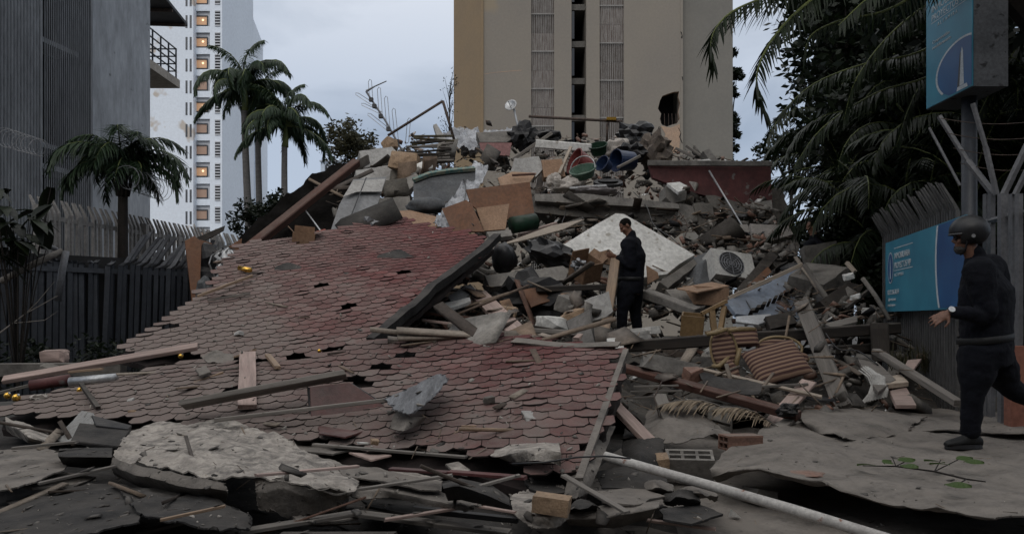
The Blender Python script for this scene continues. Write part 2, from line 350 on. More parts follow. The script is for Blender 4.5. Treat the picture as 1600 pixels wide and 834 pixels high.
# ------------------------------------------------------------------ crushed masonry (nobody could count it)
def chunk_lib(n, seed, flat=1.0):
    lib = []; rr = random.Random(seed)
    for k in range(n):
        bm = bmesh.new()
        for _ in range(9):
            v = Vector((rr.uniform(-1, 1), rr.uniform(-1, 1), rr.uniform(-1, 1) * flat))
            m_ = max(abs(v.x), abs(v.y), abs(v.z / flat)); bm.verts.new(v / m_ * rr.uniform(0.82, 1) * 0.5)
        res = bmesh.ops.convex_hull(bm, input=bm.verts)
        dead = [g for g in res['geom_interior'] if isinstance(g, bmesh.types.BMVert)] + [g for g in res['geom_unused'] if isinstance(g, bmesh.types.BMVert)]
        bmesh.ops.delete(bm, geom=list(set(dead)), context='VERTS')
        bmesh.ops.triangulate(bm, faces=bm.faces)
        bm.verts.index_update()
        lib.append((np.array([v.co[:] for v in bm.verts]), np.array([[v.index for v in f.verts] for f in bm.faces]))); bm.free()
    return lib
BOXV = np.array([[x, y, z] for x in (-.5, .5) for y in (-.5, .5) for z in (-.5, .5)])
BOXF = np.array([[0, 1, 3], [0, 3, 2], [4, 6, 7], [4, 7, 5], [0, 4, 5], [0, 5, 1], [2, 3, 7], [2, 7, 6], [0, 2, 6], [0, 6, 4], [1, 5, 7], [1, 7, 3]])
LIB = chunk_lib(26, 4)
def slab_lib(n, seed):
    rr = random.Random(seed); return [(BOXV * np.array([1, 1, 1]) + np.array([[rr.uniform(-.16, .16), rr.uniform(-.16, .16), rr.uniform(-.07, .07)] for _ in range(8)]), BOXF) for _ in range(n)]
LIB2 = slab_lib(24, 6)
def rotm(rr, tilt=1.0):
    return np.array(Euler((rr.uniform(-3, 3) * tilt, rr.uniform(-3, 3) * tilt, rr.uniform(-3.14, 3.14))).to_matrix())
def merged(name, parts, m, label, cat=None, smooth=False, parent=None):
    """parts: (verts, faces, pos, size3, rot) -> one mesh of loose bits"""
    Vs, Fs, o = [], [], 0
    for (v, f, pos, s, r) in parts:
        Vs.append((v * np.array(s)) @ r.T + np.array(pos)); Fs.append(f + o); o += len(v)
    V = np.concatenate(Vs); Fa = np.concatenate(Fs)
    me = bpy.data.meshes.new(name); me.vertices.add(len(V)); me.vertices.foreach_set('co', V.ravel())
    me.loops.add(Fa.size); me.loops.foreach_set('vertex_index', Fa.ravel().astype(np.int32))
    me.polygons.add(len(Fa)); me.polygons.foreach_set('loop_start', np.arange(0, Fa.size, 3, dtype=np.int32))
    me.update(calc_edges=True); me.validate(); me.materials.append(m)
    return link(name, me, (0, 0, 0), parent=parent, label=label, cat=cat, kind='stuff')
SLOPE_POLY = [(520, 300), (560, 240), (640, 214), (720, 205), (900, 212), (1010, 222), (1110, 242), (1205, 256), (1215, 340), (1270, 430), (1400, 490),
              (1450, 560), (1440, 640), (975, 650), (970, 545), (820, 535), (590, 532), (775, 378), (700, 348), (600, 338), (520, 372)]
UPPER_HOUSE = [(560, 240), (640, 214), (720, 205), (900, 212), (1010, 222), (1110, 250), (1120, 300), (1060, 318), (830, 310), (600, 330)]
def scatter(n, poly, rr, sizes, kind, lift=0.5, dust=0):
    out = []; xs = [p[0] for p in poly]; ys = [p[1] for p in poly]; k = 0
    while len(out) < n and k < n * 30:
        k += 1; px = rr.uniform(min(xs), max(xs)); py = rr.uniform(min(ys), max(ys))
        if not inpoly(px, py, poly): continue
        if px > 975 and py > 500 and rr.random() < .75: continue
        s = sizes[0] * (sizes[1] / sizes[0]) ** (rr.random() ** 2.2)
        v = Q(px, py, 0.30); v.z += nz(v, 2.6, 9) * 0.08 + (lift - 0.5) * s
        if kind == 'rock': (a, f) = rr.choice(LIB2 if s > .07 else LIB); sz = (s * 1.15, s * rr.uniform(.4, .9), s * rr.uniform(.15, .5)); r = rotm(rr, .35)
        elif kind == 'stick': a, f = BOXV, BOXF; sz = (s * rr.uniform(3, 9), s * rr.uniform(.15, .6), s * rr.uniform(.1, .25)); r = rotm(rr, 0.12)
        else: a, f = rr.choice(LIB); sz = (s, s * rr.uniform(.4, 1), s * rr.uniform(.05, .16)); r = rotm(rr, 0.22)
        out.append((a, f, v, sz, r))
    return out
rr = random.Random(3)
merged('concrete_rubble', scatter(1900, SLOPE_POLY, rr, (0.02, 0.17), 'rock', 0.3), m_conc, 'loose grey concrete rubble covering the slope of the collapsed building', 'rubble')
merged('dark_rubble', scatter(2200, SLOPE_POLY, rr, (0.03, 0.30), 'rock', 0.3), m_concd, 'dark broken masonry lumps strewn between the debris', 'rubble')
merged('brick_rubble', scatter(1300, SLOPE_POLY, rr, (0.03, 0.16), 'rock'), m_brick, 'small broken red brick pieces among the rubble', 'rubble')
merged('plaster_scraps', scatter(600, SLOPE_POLY, rr, (0.04, 0.26), 'flat'), m_white, 'thin white plaster scraps scattered over the rubble', 'rubble')
merged('wood_splinters', scatter(1000, SLOPE_POLY, rr, (0.03, 0.12), 'stick', 0.9), mat('splinter_wood', (0.20, 0.145, 0.10), (0.10, 0.08, 0.065), 3, dust=0.5, island=0.5),
       'splintered sticks and laths lying across the rubble', 'debris')
merged('black_scraps', scatter(420, SLOPE_POLY, rr, (0.08, 0.45), 'flat', 0.7), mat('scrap_dark', (0.04, 0.04, 0.042), (0.025, 0.025, 0.027), 3, dust=0.35, island=0.5),
       'torn black sheeting scraps lying in the rubble', 'debris')
merged('household_scraps', scatter(420, UPPER_HOUSE, rr, (0.06, 0.42), 'flat', 0.9), mat('scrap_mixed', (0.22, 0.16, 0.13), (0.34, 0.32, 0.30), 9, dust=0.3, island=0.6, lo=0.48, hi=0.52),
       'scraps of board, paper and cloth on top of the rubble', 'debris')

# ------------------------------------------------------------------ the two sheets of shingled roof
m_shing = mat('red_asphalt_shingle', (0.17, 0.053, 0.05), (0.115, 0.046, 0.043), 3.5, bump=0.55, bscale=90, rnd=0.28, dust=0.0)
def shingle_mat():
    m = m_shing; nt = m.node_tree; N, L = nt.nodes, nt.links; b = N['Principled BSDF']
    src = b.inputs['Base Color'].links[0].from_socket
    g = N.new('ShaderNodeNewGeometry')
    def nzn(s, d, r): 
        n = N.new('ShaderNodeTexNoise'); n.inputs['Scale'].default_value = s; n.inputs['Detail'].default_value = d; n.inputs['Roughness'].default_value = r; L.new(g.outputs['Position'], n.inputs['Vector']); return n.outputs[0]
    oi = N.new('ShaderNodeObjectInfo')
    # settled grey dust, thick towards the fallen (left) end of the roof and thin near the sheltered top right
    sx = N.new('ShaderNodeSeparateXYZ'); L.new(g.outputs['Position'], sx.inputs[0])
    ma = N.new('ShaderNodeMapRange'); L.new(sx.outputs[0], ma.inputs[0]); ma.inputs[1].default_value = -3.8; ma.inputs[2].default_value = 0.2; ma.inputs[3].default_value = 0.30; ma.inputs[4].default_value = -0.13
    a1 = N.new('ShaderNodeMath'); a1.operation = 'ADD'; mb_ = N.new('ShaderNodeMapRange'); L.new(sx.outputs[1], mb_.inputs[0]); mb_.inputs[1].default_value = 5.0; mb_.inputs[2].default_value = 10.5; mb_.inputs[3].default_value = 0.20; mb_.inputs[4].default_value = -0.15
    a0 = N.new('ShaderNodeMath'); a0.operation = 'ADD'; L.new(ma.outputs[0], a0.inputs[0]); L.new(mb_.outputs[0], a0.inputs[1])
    am = N.new('ShaderNodeMix'); am.inputs[0].default_value = .45; L.new(nzn(1.1, 6, 0.65), am.inputs[2]); L.new(nzn(8, 6, 0.7), am.inputs[3]); L.new(am.outputs[0], a1.inputs[0]); L.new(a0.outputs[0], a1.inputs[1])
    a2 = N.new('ShaderNodeMath'); a2.operation = 'MULTIPLY_ADD'; L.new(oi.outputs['Random'], a2.inputs[0]); a2.inputs[1].default_value = 0.16; L.new(a1.outputs[0], a2.inputs[2])
    mr = N.new('ShaderNodeMapRange'); L.new(a2.outputs[0], mr.inputs[0]); mr.inputs[1].default_value = 0.40; mr.inputs[2].default_value = 0.80; mr.inputs[4].default_value = 0.88
    mx = N.new('ShaderNodeMix'); mx.data_type = 'RGBA'; L.new(mr.outputs[0], mx.inputs[0]); L.new(src, mx.inputs[6]); mx.inputs[7].default_value = (0.175, 0.147, 0.13, 1)
    # pale mortar dust specks
    sp = N.new('ShaderNodeMapRange'); L.new(nzn(34, 4, 0.75), sp.inputs[0]); sp.inputs[1].default_value = 0.60; sp.inputs[2].default_value = 0.74; sp.inputs[4].default_value = 0.6
    mx2 = N.new('ShaderNodeMix'); mx2.data_type = 'RGBA'; L.new(sp.outputs[0], mx2.inputs[0]); L.new(mx.outputs[2], mx2.inputs[6]); mx2.inputs[7].default_value = (0.22, 0.2, 0.178, 1)
    L.new(mx2.outputs[2], b.inputs['Base Color'])
shingle_mat()
TW, TE = 0.178, 0.132          # tab width and exposure
def tab_mesh(k):
    rr = random.Random(k); th = 0.0065
    w = TW * 0.488; e = TE; j = lambda a=0.006: rr.uniform(-a, a)
    # hexagonal tab: pointed-off lower half, square upper half that is tucked under the next course
    out = [(-w * 0.55 + j(), -e * 0.30 + j()), (w * 0.55 + j(), -e * 0.30 + j()), (w + j(.002), e * 0.03 + j(.004)), (w, e * 0.95), (-w, e * 0.95), (-w + j(.002), e * 0.03 + j(.004))]
    lift = lambda y: 0.003 + (e * 0.95 - y) * 0.05 + rr.uniform(0, .003)
    top = [(x, y, lift(y) + th) for x, y in out]; bot = [(x, y, lift(y) - 0.004) for x, y in out]
    me = bpy.data.meshes.new('shingle'); n = 6
    me.from_pydata(top + bot, [], [tuple(range(n)), tuple(range(2 * n - 1, n - 1, -1))] + [(j_, i, i + n, j_ + n) for i, j_ in [(i, (i + 1) % n) for i in range(n)]])
    me.materials.append(m_shing); me.materials.append(m_asph); me.polygons.foreach_set('material_index', [0, 1] + [1] * n); me.update(); return me
m_asph = mat('asphalt_shingle_edge', (.035, .026, .024), (.02, .016, .015), 5, .95, 0)
TABS = [tab_mesh(k) for k in range(7)]
def roof(name, label, plane, outline, ua, ub, holes=(), warp=0.03, missing=0.012, deck_th=0.06):
    """outline in picture points on the plane; ua->ub runs along a course"""
    pts = [plane.at(*p) for p in outline]; o = sum(pts, Vector()) / len(pts)
    base = min(pts, key=lambda p: p.z)
    root = empty(name, (o.x, o.y, base.z), label, 'roof sheet')
    u = (plane.at(*ub) - plane.at(*ua)).normalized(); n = plane.n if plane.n.z > 0 else -plane.n
    u = (u - n * u.dot(n)).normalized(); v = n.cross(u)
    def W(p): return nz(p, 0.55, 5) * warp * 1.6 + nz(p, 1.7, 2) * warp * 0.5
    # deck under the shingles
    ring = []
    for a, c in zip(pts, pts[1:] + pts[:1]):
        k = max(1, int((c - a).length / 0.12))
        for i in range(k):
            p = a.lerp(c, i / k); q = (o - p).normalized()
            ring.append(p + q * (nz(p, 7, 1) * 0.03 - 0.005) + n * (W(p) - 0.11))
    d = MB(); d.prism(ring, -n * deck_th); d.build('roof_deck', m_asph, root)
    L = [((p - o).dot(u), (p - o).dot(v)) for p in pts]
    u0, u1, v0, v1 = min(a for a, _ in L), max(a for a, _ in L), min(c for _, c in L), max(c for _, c in L)
    spots = []; rr = random.Random(5); row = 0; y = v0
    while y < v1 + TE:
        x = u0 - TW + (TW / 2 if row % 2 else 0)
        while x < u1 + TW:
            p = o + u * x + v * y; px, py = proj(p)
            if inpoly(px + rr.uniform(-5, 5), py + rr.uniform(-3, 3), outline) and not any(inpoly(px, py, h) for h in holes) and rr.random() > missing:
                spots.append(p + n * W(p))
            x += TW
        y += TE; row += 1
    spots.sort(key=lambda p: p.y)
    far = []
    for i, p in enumerate(spots):
        e1 = W(p + u * 0.1) - W(p - u * 0.1); e2 = W(p + v * 0.1) - W(p - v * 0.1)
        uu = (u * 0.2 + n * e1).normalized(); nn = uu.cross((v * 0.2 + n * e2)).normalized(); vv = nn.cross(uu)
        lift = 0.0
        if rr.random() < 0.05: lift = rr.uniform(0.04, 0.16)
        a = rr.uniform(-0.012, 0.012)
        M = Matrix((uu, vv, nn)).transposed().to_4x4(); M.translation = p + nn * (lift * 0.04)
        M = M @ Matrix.Rotation(a, 4, 'Z') @ Matrix.Rotation(-lift, 4, 'X')
        me = TABS[rr.randrange(7)]
        if i < 300: link('shingle', me, parent=root, M=M)
        else: far.append((me, M))
    if far:
        Vv, Ff, k = [], [], 0
        b = MB()
        for me, M in far:
            b.add([M @ q.co for q in me.vertices], [tuple(pl.vertices) for pl in me.polygons]); b.m[-8:] = [0] + [1] * 7
        m2 = [m_shing, m_asph]
        b.build('shingle_field', m2, root, kind='stuff')
    return root, u, v, n
PU = Plane(P(400, 565, 8.0), P(580, 535, 8.4), P(700, 350, 12.6))
PL = Plane(P(850, 740, 4.7), P(800, 535, 7.3), P(100, 640, 6.6))
up_out = [(168, 541), (232, 520), (300, 466), (352, 410), (372, 384), (455, 376), (560, 352), (605, 334), (660, 350), (760, 370), (772, 378), (690, 448), (583, 533), (540, 540),
          (470, 560), (400, 572), (330, 560), (255, 552), (228, 556)]
upper_roof, uu, uv, un = roof('shingled_sheet', 'upper sheet of red hexagonal shingles sloping up to the brown cabinet boards', PU, up_out, (250, 500), (600, 448))
lo_out = [(0, 655), (0, 640), (120, 604), (330, 566), (400, 576), (500, 560), (590, 538), (720, 526), (830, 528), (975, 549), (962, 600), (938, 668), (905, 752), (820, 742), (700, 712), (560, 705), (420, 690), (300, 672), (120, 664)]
lower_roof, lu, lv, ln = roof('shingled_sheet', 'lower sheet of dusty red hexagonal shingles lying across the foreground', PL, lo_out, (520, 655), (940, 622))
# the bent grey verge strip along the right edge of the upper sheet
def strip(pts, w, h, mtl, name, parent=None, nrm=None, seed=0, **kw):
    b = MB(); rings = []
    for i, p in enumerate(pts):
        t = (pts[min(i + 1, len(pts) - 1)] - pts[max(i - 1, 0)]).normalized(); n = nrm or Vector((0, 0, 1)); s = t.cross(n).normalized(); n2 = s.cross(t)
        j = 1 + nz(p, 4, seed) * 0.25
        rings.append([p + s * w * j + n2 * h, p - s * w * j + n2 * h * 1.1, p - s * w - n2 * h, p + s * w * 0.9 - n2 * h])
    b.rings(rings); return b.build(name, mtl, parent, **kw)
vp = []
for i in range(19):
    t = i / 18; q = PU.at(777 + (578 - 777) * t + 3 * math.sin(t * 9), 374 + (538 - 374) * t + (4 if 0.55 < t < 0.7 else 0)); vp.append(q + un * (0.03 + 0.02 * nz(q, 2)))
strip(vp, 0.055, 0.05, m_feltd, 'verge_strip', upper_roof, un)
vp = [PL.at(978 + (905 - 978) * t, 549 + (752 - 549) * t) + ln * 0.008 for t in [i / 12 for i in range(13)]]
strip(vp, 0.022, 0.016, m_felt, 'verge_strip', lower_roof, ln, seed=4)
vp = [PL.at(590 + (968 - 590) * t, 531 + (546 - 531) * t) + ln * (0.03 + 0.015 * math.sin(t * 14)) for t in [i / 16 for i in range(17)]]
strip(vp[9:], 0.06, 0.008, m_felt, 'ridge_strip', lower_roof, ln)
# ------------------------------------------------------------------ far buildings
m_tower = mat('tower_render_beige', (0.255, 0.225, 0.185), (0.23, 0.205, 0.175), 0.18, 0.9, 0.0, 6, spots=((0.28, 0.23, 0.165), 0.22, 0.69), world_co=True, grime=0.15)
m_towerg = mat('tower_render_grey', (0.20, 0.187, 0.163), (0.18, 0.17, 0.15), 0.3, 0.9, 0.0, 6, world_co=True, grime=0.15)
m_ochre = mat('tower_render_ochre', (0.26, 0.19, 0.115), (0.235, 0.175, 0.113), 0.4, 0.9, 0.0, 6, world_co=True, grime=0.15)
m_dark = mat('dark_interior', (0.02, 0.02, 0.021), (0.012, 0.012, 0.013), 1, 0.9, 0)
m_grille = mat('grille_sheeting_brown', (0.13, 0.10, 0.083), (0.26, 0.235, 0.215), 1.2, 0.8, 0.1, 4, stretch=(14, 1, 0.9), lo=0.42, hi=0.6, rnd=0.35)
m_rail = mat('pale_bars', (0.31, 0.295, 0.275), (0.22, 0.205, 0.19), 2, 0.7, 0)
m_bexp = mat('exposed_clay_block', (0.42, 0.29, 0.20), (0.36, 0.26, 0.19), 2, 0.95, 0.3)
TY = 60.0
def X(px, Y=TY): return (px - 800) / F * Y
def Z(py, Y=TY): return CZ + (500 - py) / F * Y
ZT = 36.0
tw = empty('apartment_tower', (X(930), TY, 0), 'beige apartment tower with a hole knocked through its wall', 'building')
b = MB(); b.prism([(X(709, 63.5), 63.5, -.2), (X(755), TY, -.2), (X(755) + 0.3, TY + 1.2, -.2), (X(709, 63.5), 67, -.2)], (0, 0, ZT)); b.build('side_wall', m_ochre, tw)
for a, c in ((755, 830), (866, 893), (916, 937)):
    b = MB(); b.abox(X(a) + .001, X(c), TY, TY + 1.5, -.2, ZT); b.build('wall', m_tower, tw)
# ochre quoin beside the left wall
b = MB(); b.abox(X(752), X(755.5), TY - .12, TY + .3, -.2, ZT); b.build('corner_strip', m_ochre, tw)
# wall with the hole
hp = [(1031, 158), (1035, 150), (1043, 147), (1052, 144), (1061, 143), (1060, 152), (1063, 162), (1060, 176), (1062, 186), (1058, 193), (1050, 195), (1042, 198), (1034, 195), (1031, 186), (1033, 178), (1028, 170)]
x0, x1, y0, y1 = 975, 1064, 120, 220
def rect_pt(px, py):
    cx, cy = 1046, 171; dx, dy = px - cx, py - cy
    k = min(((x1 if dx > 0 else x0) - cx) / dx if dx else 1e9, ((y1 if dy > 0 else y0) - cy) / dy if dy else 1e9); return (cx + dx * k, cy + dy * k)
order = sorted(range(len(hp)), key=lambda i: math.atan2(hp[i][1] - 171, hp[i][0] - 1046)); hp = [hp[i] for i in order]
outer = []; inner = []
for i, p in enumerate(hp):
    q = hp[(i + 1) % len(hp)]; inner.append(p); outer.append(rect_pt(*p))
cor = [(x0, y0), (x1, y0), (x1, y1), (x0, y1)]
ang = lambda p: math.atan2(p[1] - 171, p[0] - 1046)
allp = sorted([(ang(p), p, r) for p, r in zip(inner, outer)] + [(ang(c), None, c) for c in cor], key=lambda t: t[0])
for i, t in enumerate(allp):
    if t[1] is None:
        a_ = allp[i - 1][1] or allp[i - 2][1]; c_ = allp[(i + 1) % len(allp)][1] or allp[(i + 2) % len(allp)][1]
        allp[i] = (t[0], ((a_[0] + c_[0]) / 2, (a_[1] + c_[1]) / 2), t[2])
b = MB(); n = len(allp)
vi = [(X(p[0]), TY, Z(p[1])) for _, p, _ in allp]; vo = [(X(p[0]), TY, Z(p[1])) for _, _, p in allp]
b.add(vi + vo, [(i, (i + 1) % n, n + (i + 1) % n, n + i) for i in range(n)])
b.abox(X(x0), X(x1), TY, TY + .4, Z(y0), ZT); b.abox(X(x0), X(x1), TY, TY + .4, -.2, Z(y1)); b.build('wall', m_tower, tw)
b = MB(); b.add(vi + [(x * 1.0, y + .35, z) for x, y, z in vi], [((i + 1) % n, i, n + i, n + (i + 1) % n) for i in range(n)]); b.build('broken_edge', m_bexp, tw)
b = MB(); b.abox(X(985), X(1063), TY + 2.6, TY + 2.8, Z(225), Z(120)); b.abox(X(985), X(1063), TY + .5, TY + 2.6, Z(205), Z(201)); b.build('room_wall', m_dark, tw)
b = MB()
for k in range(5): b.tube([(X(1034 + k * 6), TY + .3, Z(196)), (X(1033 + k * 6 + R.uniform(-1, 1)), TY + .3, Z(176))], 0.02, 5)
b.build('bent_bars', m_rust, tw)
pp = [(1032, 197), (1048, 200), (1062, 194), (1063, 212), (1061, 236), (1052, 240), (1046, 226), (1036, 222), (1040, 210)]
b = MB(); b.prism([(X(p[0]), TY - .004, Z(p[1])) for p in pp], (0, -.03, 0)); b.build('exposed_block_patch', m_bexp, tw)
# cracks
def crack(pts, w, Y, parent, m=None):
    b = MB(); vs = []
    for i, p in enumerate(pts): ww = w * (0.4 + 0.6 * abs(math.sin(i * 2.1 + 1))); vs += [(X(p[0] - ww, Y), Y - .006, Z(p[1] - ww * .6, Y)), (X(p[0] + ww, Y), Y - .006, Z(p[1] + ww * .6, Y))]
    b.add(vs, [(2 * i, 2 * i + 1, 2 * i + 3, 2 * i + 2) for i in range(len(pts) - 1)]); b.build('crack', m or m_dark, parent)
crack([(1060, 200), (1064, 208), (1062, 214), (1066, 224)], 1.0, TY - .04, tw); crack([(1030, 198), (1027, 206), (1022, 212)], 0.7, TY, tw)
crack([(757, 116), (770, 114), (790, 112), (815, 110)], 0.7, TY, tw, m_bexp); crack([(1064, 50), (1066, 56), (1065, 60)], 1.2, TY - .04, tw); crack([(1066, 120), (1067, 126)], 1.0, TY - .04, tw)
# right-hand block, set back
b = MB(); b.abox(X(1063), X(1067), TY - .03, TY + 1.2, -.2, ZT); b.build('corner_strip', m_tower, tw)
b = MB(); b.abox(X(1067), X(1145, TY + .6), TY + .6, TY + 14, -.2, ZT); b.build('wall', m_towerg, tw)
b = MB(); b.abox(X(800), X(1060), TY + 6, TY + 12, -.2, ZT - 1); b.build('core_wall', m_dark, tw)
# barred strips, one sheet of infill a storey
for a, c in ((830, 866), (937, 975)):
    for k in range(-3, 5):
        off = 0 if a == 830 else -13
        zb, zt = Z(196 + off - 58.5 * k), Z(196 + off - 58.5 * (k + 1))
        for half in range(2):
            za, zc = zb + (zt - zb) * half * .5 + .02, zb + (zt - zb) * (half + 1) * .5 - .02
            b = MB(); b.abox(X(a), X(c), TY + .3 + .05 * half, TY + .5, za, zc); b.build('infill_sheet', m_grille, tw)
        b = MB(); b.abox(X(a), X(c), TY + .18, TY + .24, zb - .05, zb + .05); b.build('grille_rail', m_rail, tw)
    b = MB(); k = 13
    for i in range(k + 1):
        x = X(a) + (X(c) - X(a)) * i / k; b.abox(x - .02, x + .02, TY + .20, TY + .235, -.2, ZT)
    g = b.build('grille_bars', m_rail, tw, kind='stuff')
m_slot = mat('slot_render', (.16, .15, .135), (.12, .113, .103), 1, .9, 0)
# the open balcony slot
for k in range(-3, 5):
    zt = Z(58.5 * k + 8)
    b = MB(); b.abox(X(893) + .01, X(916) - .01, TY + .9, TY + 5.9, zt - .05, zt + .4); b.build('balcony_floor', m_slot, tw)
    b = MB(); b.abox(X(895), X(899), TY + 1.0, TY + 1.04, zt - 2.2, zt - .1); b.build('window', m_glass, tw)
b = MB(); b.abox(X(889), X(893), TY + 1.5, TY + 6, -.2, ZT); b.build('slot_wall', m_towerg, tw)
b = MB(); b.abox(X(916), X(920), TY + 1.5, TY + 6, -.2, ZT); b.build('slot_wall', m_towerg, tw)

# tall white block behind the palms
m_wb = mat('white_block_render', (0.82, 0.87, 0.93), (0.77, 0.82, 0.88), 0.1, 0.9, 0.0, 3, world_co=True, grime=0.15)
m_wbs = mat('white_block_peeling', (0.82, 0.87, 0.93), (0.77, 0.82, 0.88), 0.1, 0.9, 0.0, 3, spots=((0.56, 0.50, 0.44), 0.33, 0.60), world_co=True, grime=0.15)
m_wbg = mat('white_block_grey', (0.60, 0.61, 0.63), (0.52, 0.53, 0.55), 0.3, 0.9, 0.0, 3, world_co=True, grime=0.15)
m_lit = emit('lit_stair_window', (0.62, 0.36, 0.2), 0.2); m_lit2 = emit('dim_stair_window', (0.34, 0.22, 0.16), 0.16)
m_bulb = emit('stair_lamp', (1.0, 0.75, 0.45), 1.1)
m_win = mat('window_dull_glass', (0.10, 0.105, 0.115), (0.07, 0.072, 0.08), 1, 0.3, 0)
WY = 100.0; WZ = 52.0
wb = empty('apartment_block', (X(320, WY), WY, 0), 'tall white apartment block with a lit stair shaft', 'building')
b = MB(); b.abox(X(180, WY), X(302, WY), WY, WY + 12, -.2, WZ); b.build('wall', m_wbs, wb)
b = MB(); b.abox(X(302, WY) + .01, X(328, WY) - .01, WY + 1.2, WY + 9, -.2, WZ); b.build('stair_shaft', m_wbg, wb)
b = MB(); b.abox(X(328, WY), X(347, WY), WY, WY + 12, -.2, WZ); b.build('wall', m_wb, wb)
side = [(X(347, WY) + .01, WY), (X(411, 138.6), 138.6)]
b = MB(); b.prism([(X(347, WY) + .005, WY + .02, -.2), (X(411, 138.6), 138.6, -.2), (X(411, 138.6) - 8, 138.6, -.2), (X(347, WY) - 5, WY + 12.5, -.2)], (0, 0, 49.2)); b.build('side_wall', m_wb, wb)
b = MB(); b.prism([(X(400, 130) + 1, 128, -.2), (X(418, 150), 150, -.2), (X(405, 150), 150, -.2), (X(390, 130), 128, -.2)], (0, 0, 43)); b.build('rear_wing', m_wb, wb)
for k in range(0, 12):
    zc = Z(24 + 34 * (k - 1) + 4, WY)
    lit = k in (0, 1, 2, 3, 5, 8)
    x0, x1 = X(305, WY + 1.2), X(324, WY + 1.2); Yw = WY + 1.2
    w = MB(); w.abox(x0, x1, Yw - .12, Yw - .02, zc - .52, zc + .52); wo = w.build('window', m_lit if lit else m_lit2, wb)
    fr = MB()
    for (a0, a1, c0, c1) in ((x0 - .08, x1 + .08, zc + .52, zc + .68), (x0 - .08, x1 + .08, zc - .62, zc - .52), (x0 - .08, x0, zc - .52, zc + .52), (x1, x1 + .08, zc - .52, zc + .52)):
        fr.abox(a0, a1, Yw - .2, Yw - .01, c0, c1)
    fr.build('frame', m_steeld, wo)
    if lit:
        l = MB(); l.tube([(x1 - .5, Yw - .135, zc + .1), (x1 - .5, Yw - .16, zc + .1)], .14, 10); l.build('stair_lamp', m_bulb, wo)
    b = MB(); b.abox(X(302, WY) - .0, X(328, WY), Yw - .35, Yw - .22, zc - 1.55, zc - .75); b.build('spandrel', m_wb, wb)
    # louvred vent
    v = MB(); xa, xb = X(336, WY), X(344, WY); zb = zc - .1
    v.abox(xa, xb, WY - .02, WY + .02, zb - 1.0, zb + 1.0, 0)
    vo_ = v.build('vent', m_dark, wb)
    for q in range(6):
        s = MB(); s.abox(xa, xb, WY - .10, WY - .02, zb - .98 + q * .36, zb - .82 + q * .36); s.build('slat', m_wbg, vo_)
    for pxw in (290, 296.5):
        w = MB(); w.abox(X(pxw, WY), X(pxw + 3, WY), WY - .03, WY + .05, zc - 1.3, zc + .3); w.build('window', m_win, wb)
    # side wall windows
    for pxs in (366, 386):
        d0 = Vector(side[0]); d1 = Vector(side[1]); r = (pxs - 800) / F
        t = (r * d0.y - d0.x) / ((d1.x - d0.x) - r * (d1.y - d0.y)); c = d0.lerp(d1, t); dr = (d1 - d0).normalized(); nr = Vector((-dr.y, dr.x)); nr = nr if nr.x > 0 else -nr
        zc2 = zc + .2
        if zc2 > 47: continue
        w = MB(); w.box((c.x + nr.x * .02, c.y + nr.y * .02, zc2), (dr.x * 1.9, dr.y * 1.9, 0), (nr.x * .05, nr.y * .05, 0), (0, 0, .62)); w.build('window', m_win, wb)
        s = MB(); s.box((c.x + nr.x * .1, c.y + nr.y * .1, zc2 + .74), (dr.x * 4.2, dr.y * 4.2, 0), (nr.x * .1, nr.y * .1, 0), (0, 0, .07)); s.build('ledge', m_wbg, wb)
b = MB(); b.tube([(X(380, 119), 119, 49), (X(380, 119), 119, 51.5)], .06, 5); b.build('roof_mast', m_rust, wb)
sb = empty('small_white_house', (X(512, 150), 150, 0), 'small far white building behind the dark leaning beam', 'building')
b = MB(); b.abox(X(501, 150), X(560, 150), 150, 158, -.2, Z(253, 150)); b.build('wall', m_wb, sb)
b = MB(); b.abox(X(500, 150), X(561, 150), 149.6, 158.4, Z(253, 150), Z(251, 150)); b.build('parapet', m_wbg, sb)
b = MB(); b.abox(X(508, 150), X(511, 150), 149.9, 150.1, Z(268, 150), Z(258, 150)); b.build('window', m_win, sb)

# grey building with louvred facade at the left edge
m_gb = mat('grey_blue_render', (0.36, 0.375, 0.395), (0.27, 0.283, 0.30), 0.5, 0.9, 0.15, 5, stretch=(1, 1, 0.25), world_co=True, spots=((0.10, 0.10, 0.105), 2.2, 0.68))
m_rib = mat('grey_ribs', (0.20, 0.21, 0.222), (0.14, 0.147, 0.157), 2, 0.7, 0.1, stretch=(1, 1, .2), world_co=True)
m_tan = mat('tan_render', (0.40, 0.36, 0.31), (0.30, 0.27, 0.235), 1, 0.9, 0.1)
def wl(Y, off=0.0): return (-11.7 + .197 * (Y - 14.2) + off, Y)
gb = empty('grey_building', (-11.5, 19, 0), 'blue grey building with vertical louvres behind the fence', 'building')
GN = Vector((0.981, -0.193, 0))
def wbox(Ya, Yb, z0, z1, o0, o1, name, m, parent=gb, **kw):
    (xa, ya), (xb, yb) = wl(Ya), wl(Yb); A = Vector((xa, ya, z0)); B = Vector((xb, yb, z0))
    b = MB(); b.prism([A + GN * o0, B + GN * o0, B + GN * o1, A + GN * o1], (0, 0, z1 - z0)); return b.build(name, m, parent, **kw)
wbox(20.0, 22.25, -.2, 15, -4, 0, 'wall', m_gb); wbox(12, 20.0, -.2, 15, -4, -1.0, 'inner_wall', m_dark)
for z in (1.5, 4.6, 5.1, 7.6, 10.5): wbox(12, 19.98, z, z + .12, -1.0, -.35, 'floor_edge', m_gb)
for Yv in (18.35, 19.95): wbox(Yv, Yv + .05, -.2, 15, -.9, .03, 'mullion', m_rib)
b = MB()
for i in range(22):
    x, y = wl(18.5 + i * .066); b.box((x, y, 7.4), (.012, .003, 0), (-.003, .008, 0), (0, 0, 7.6))
b.build('louvre_tubes', m_rib, gb, kind='stuff')
b = MB()
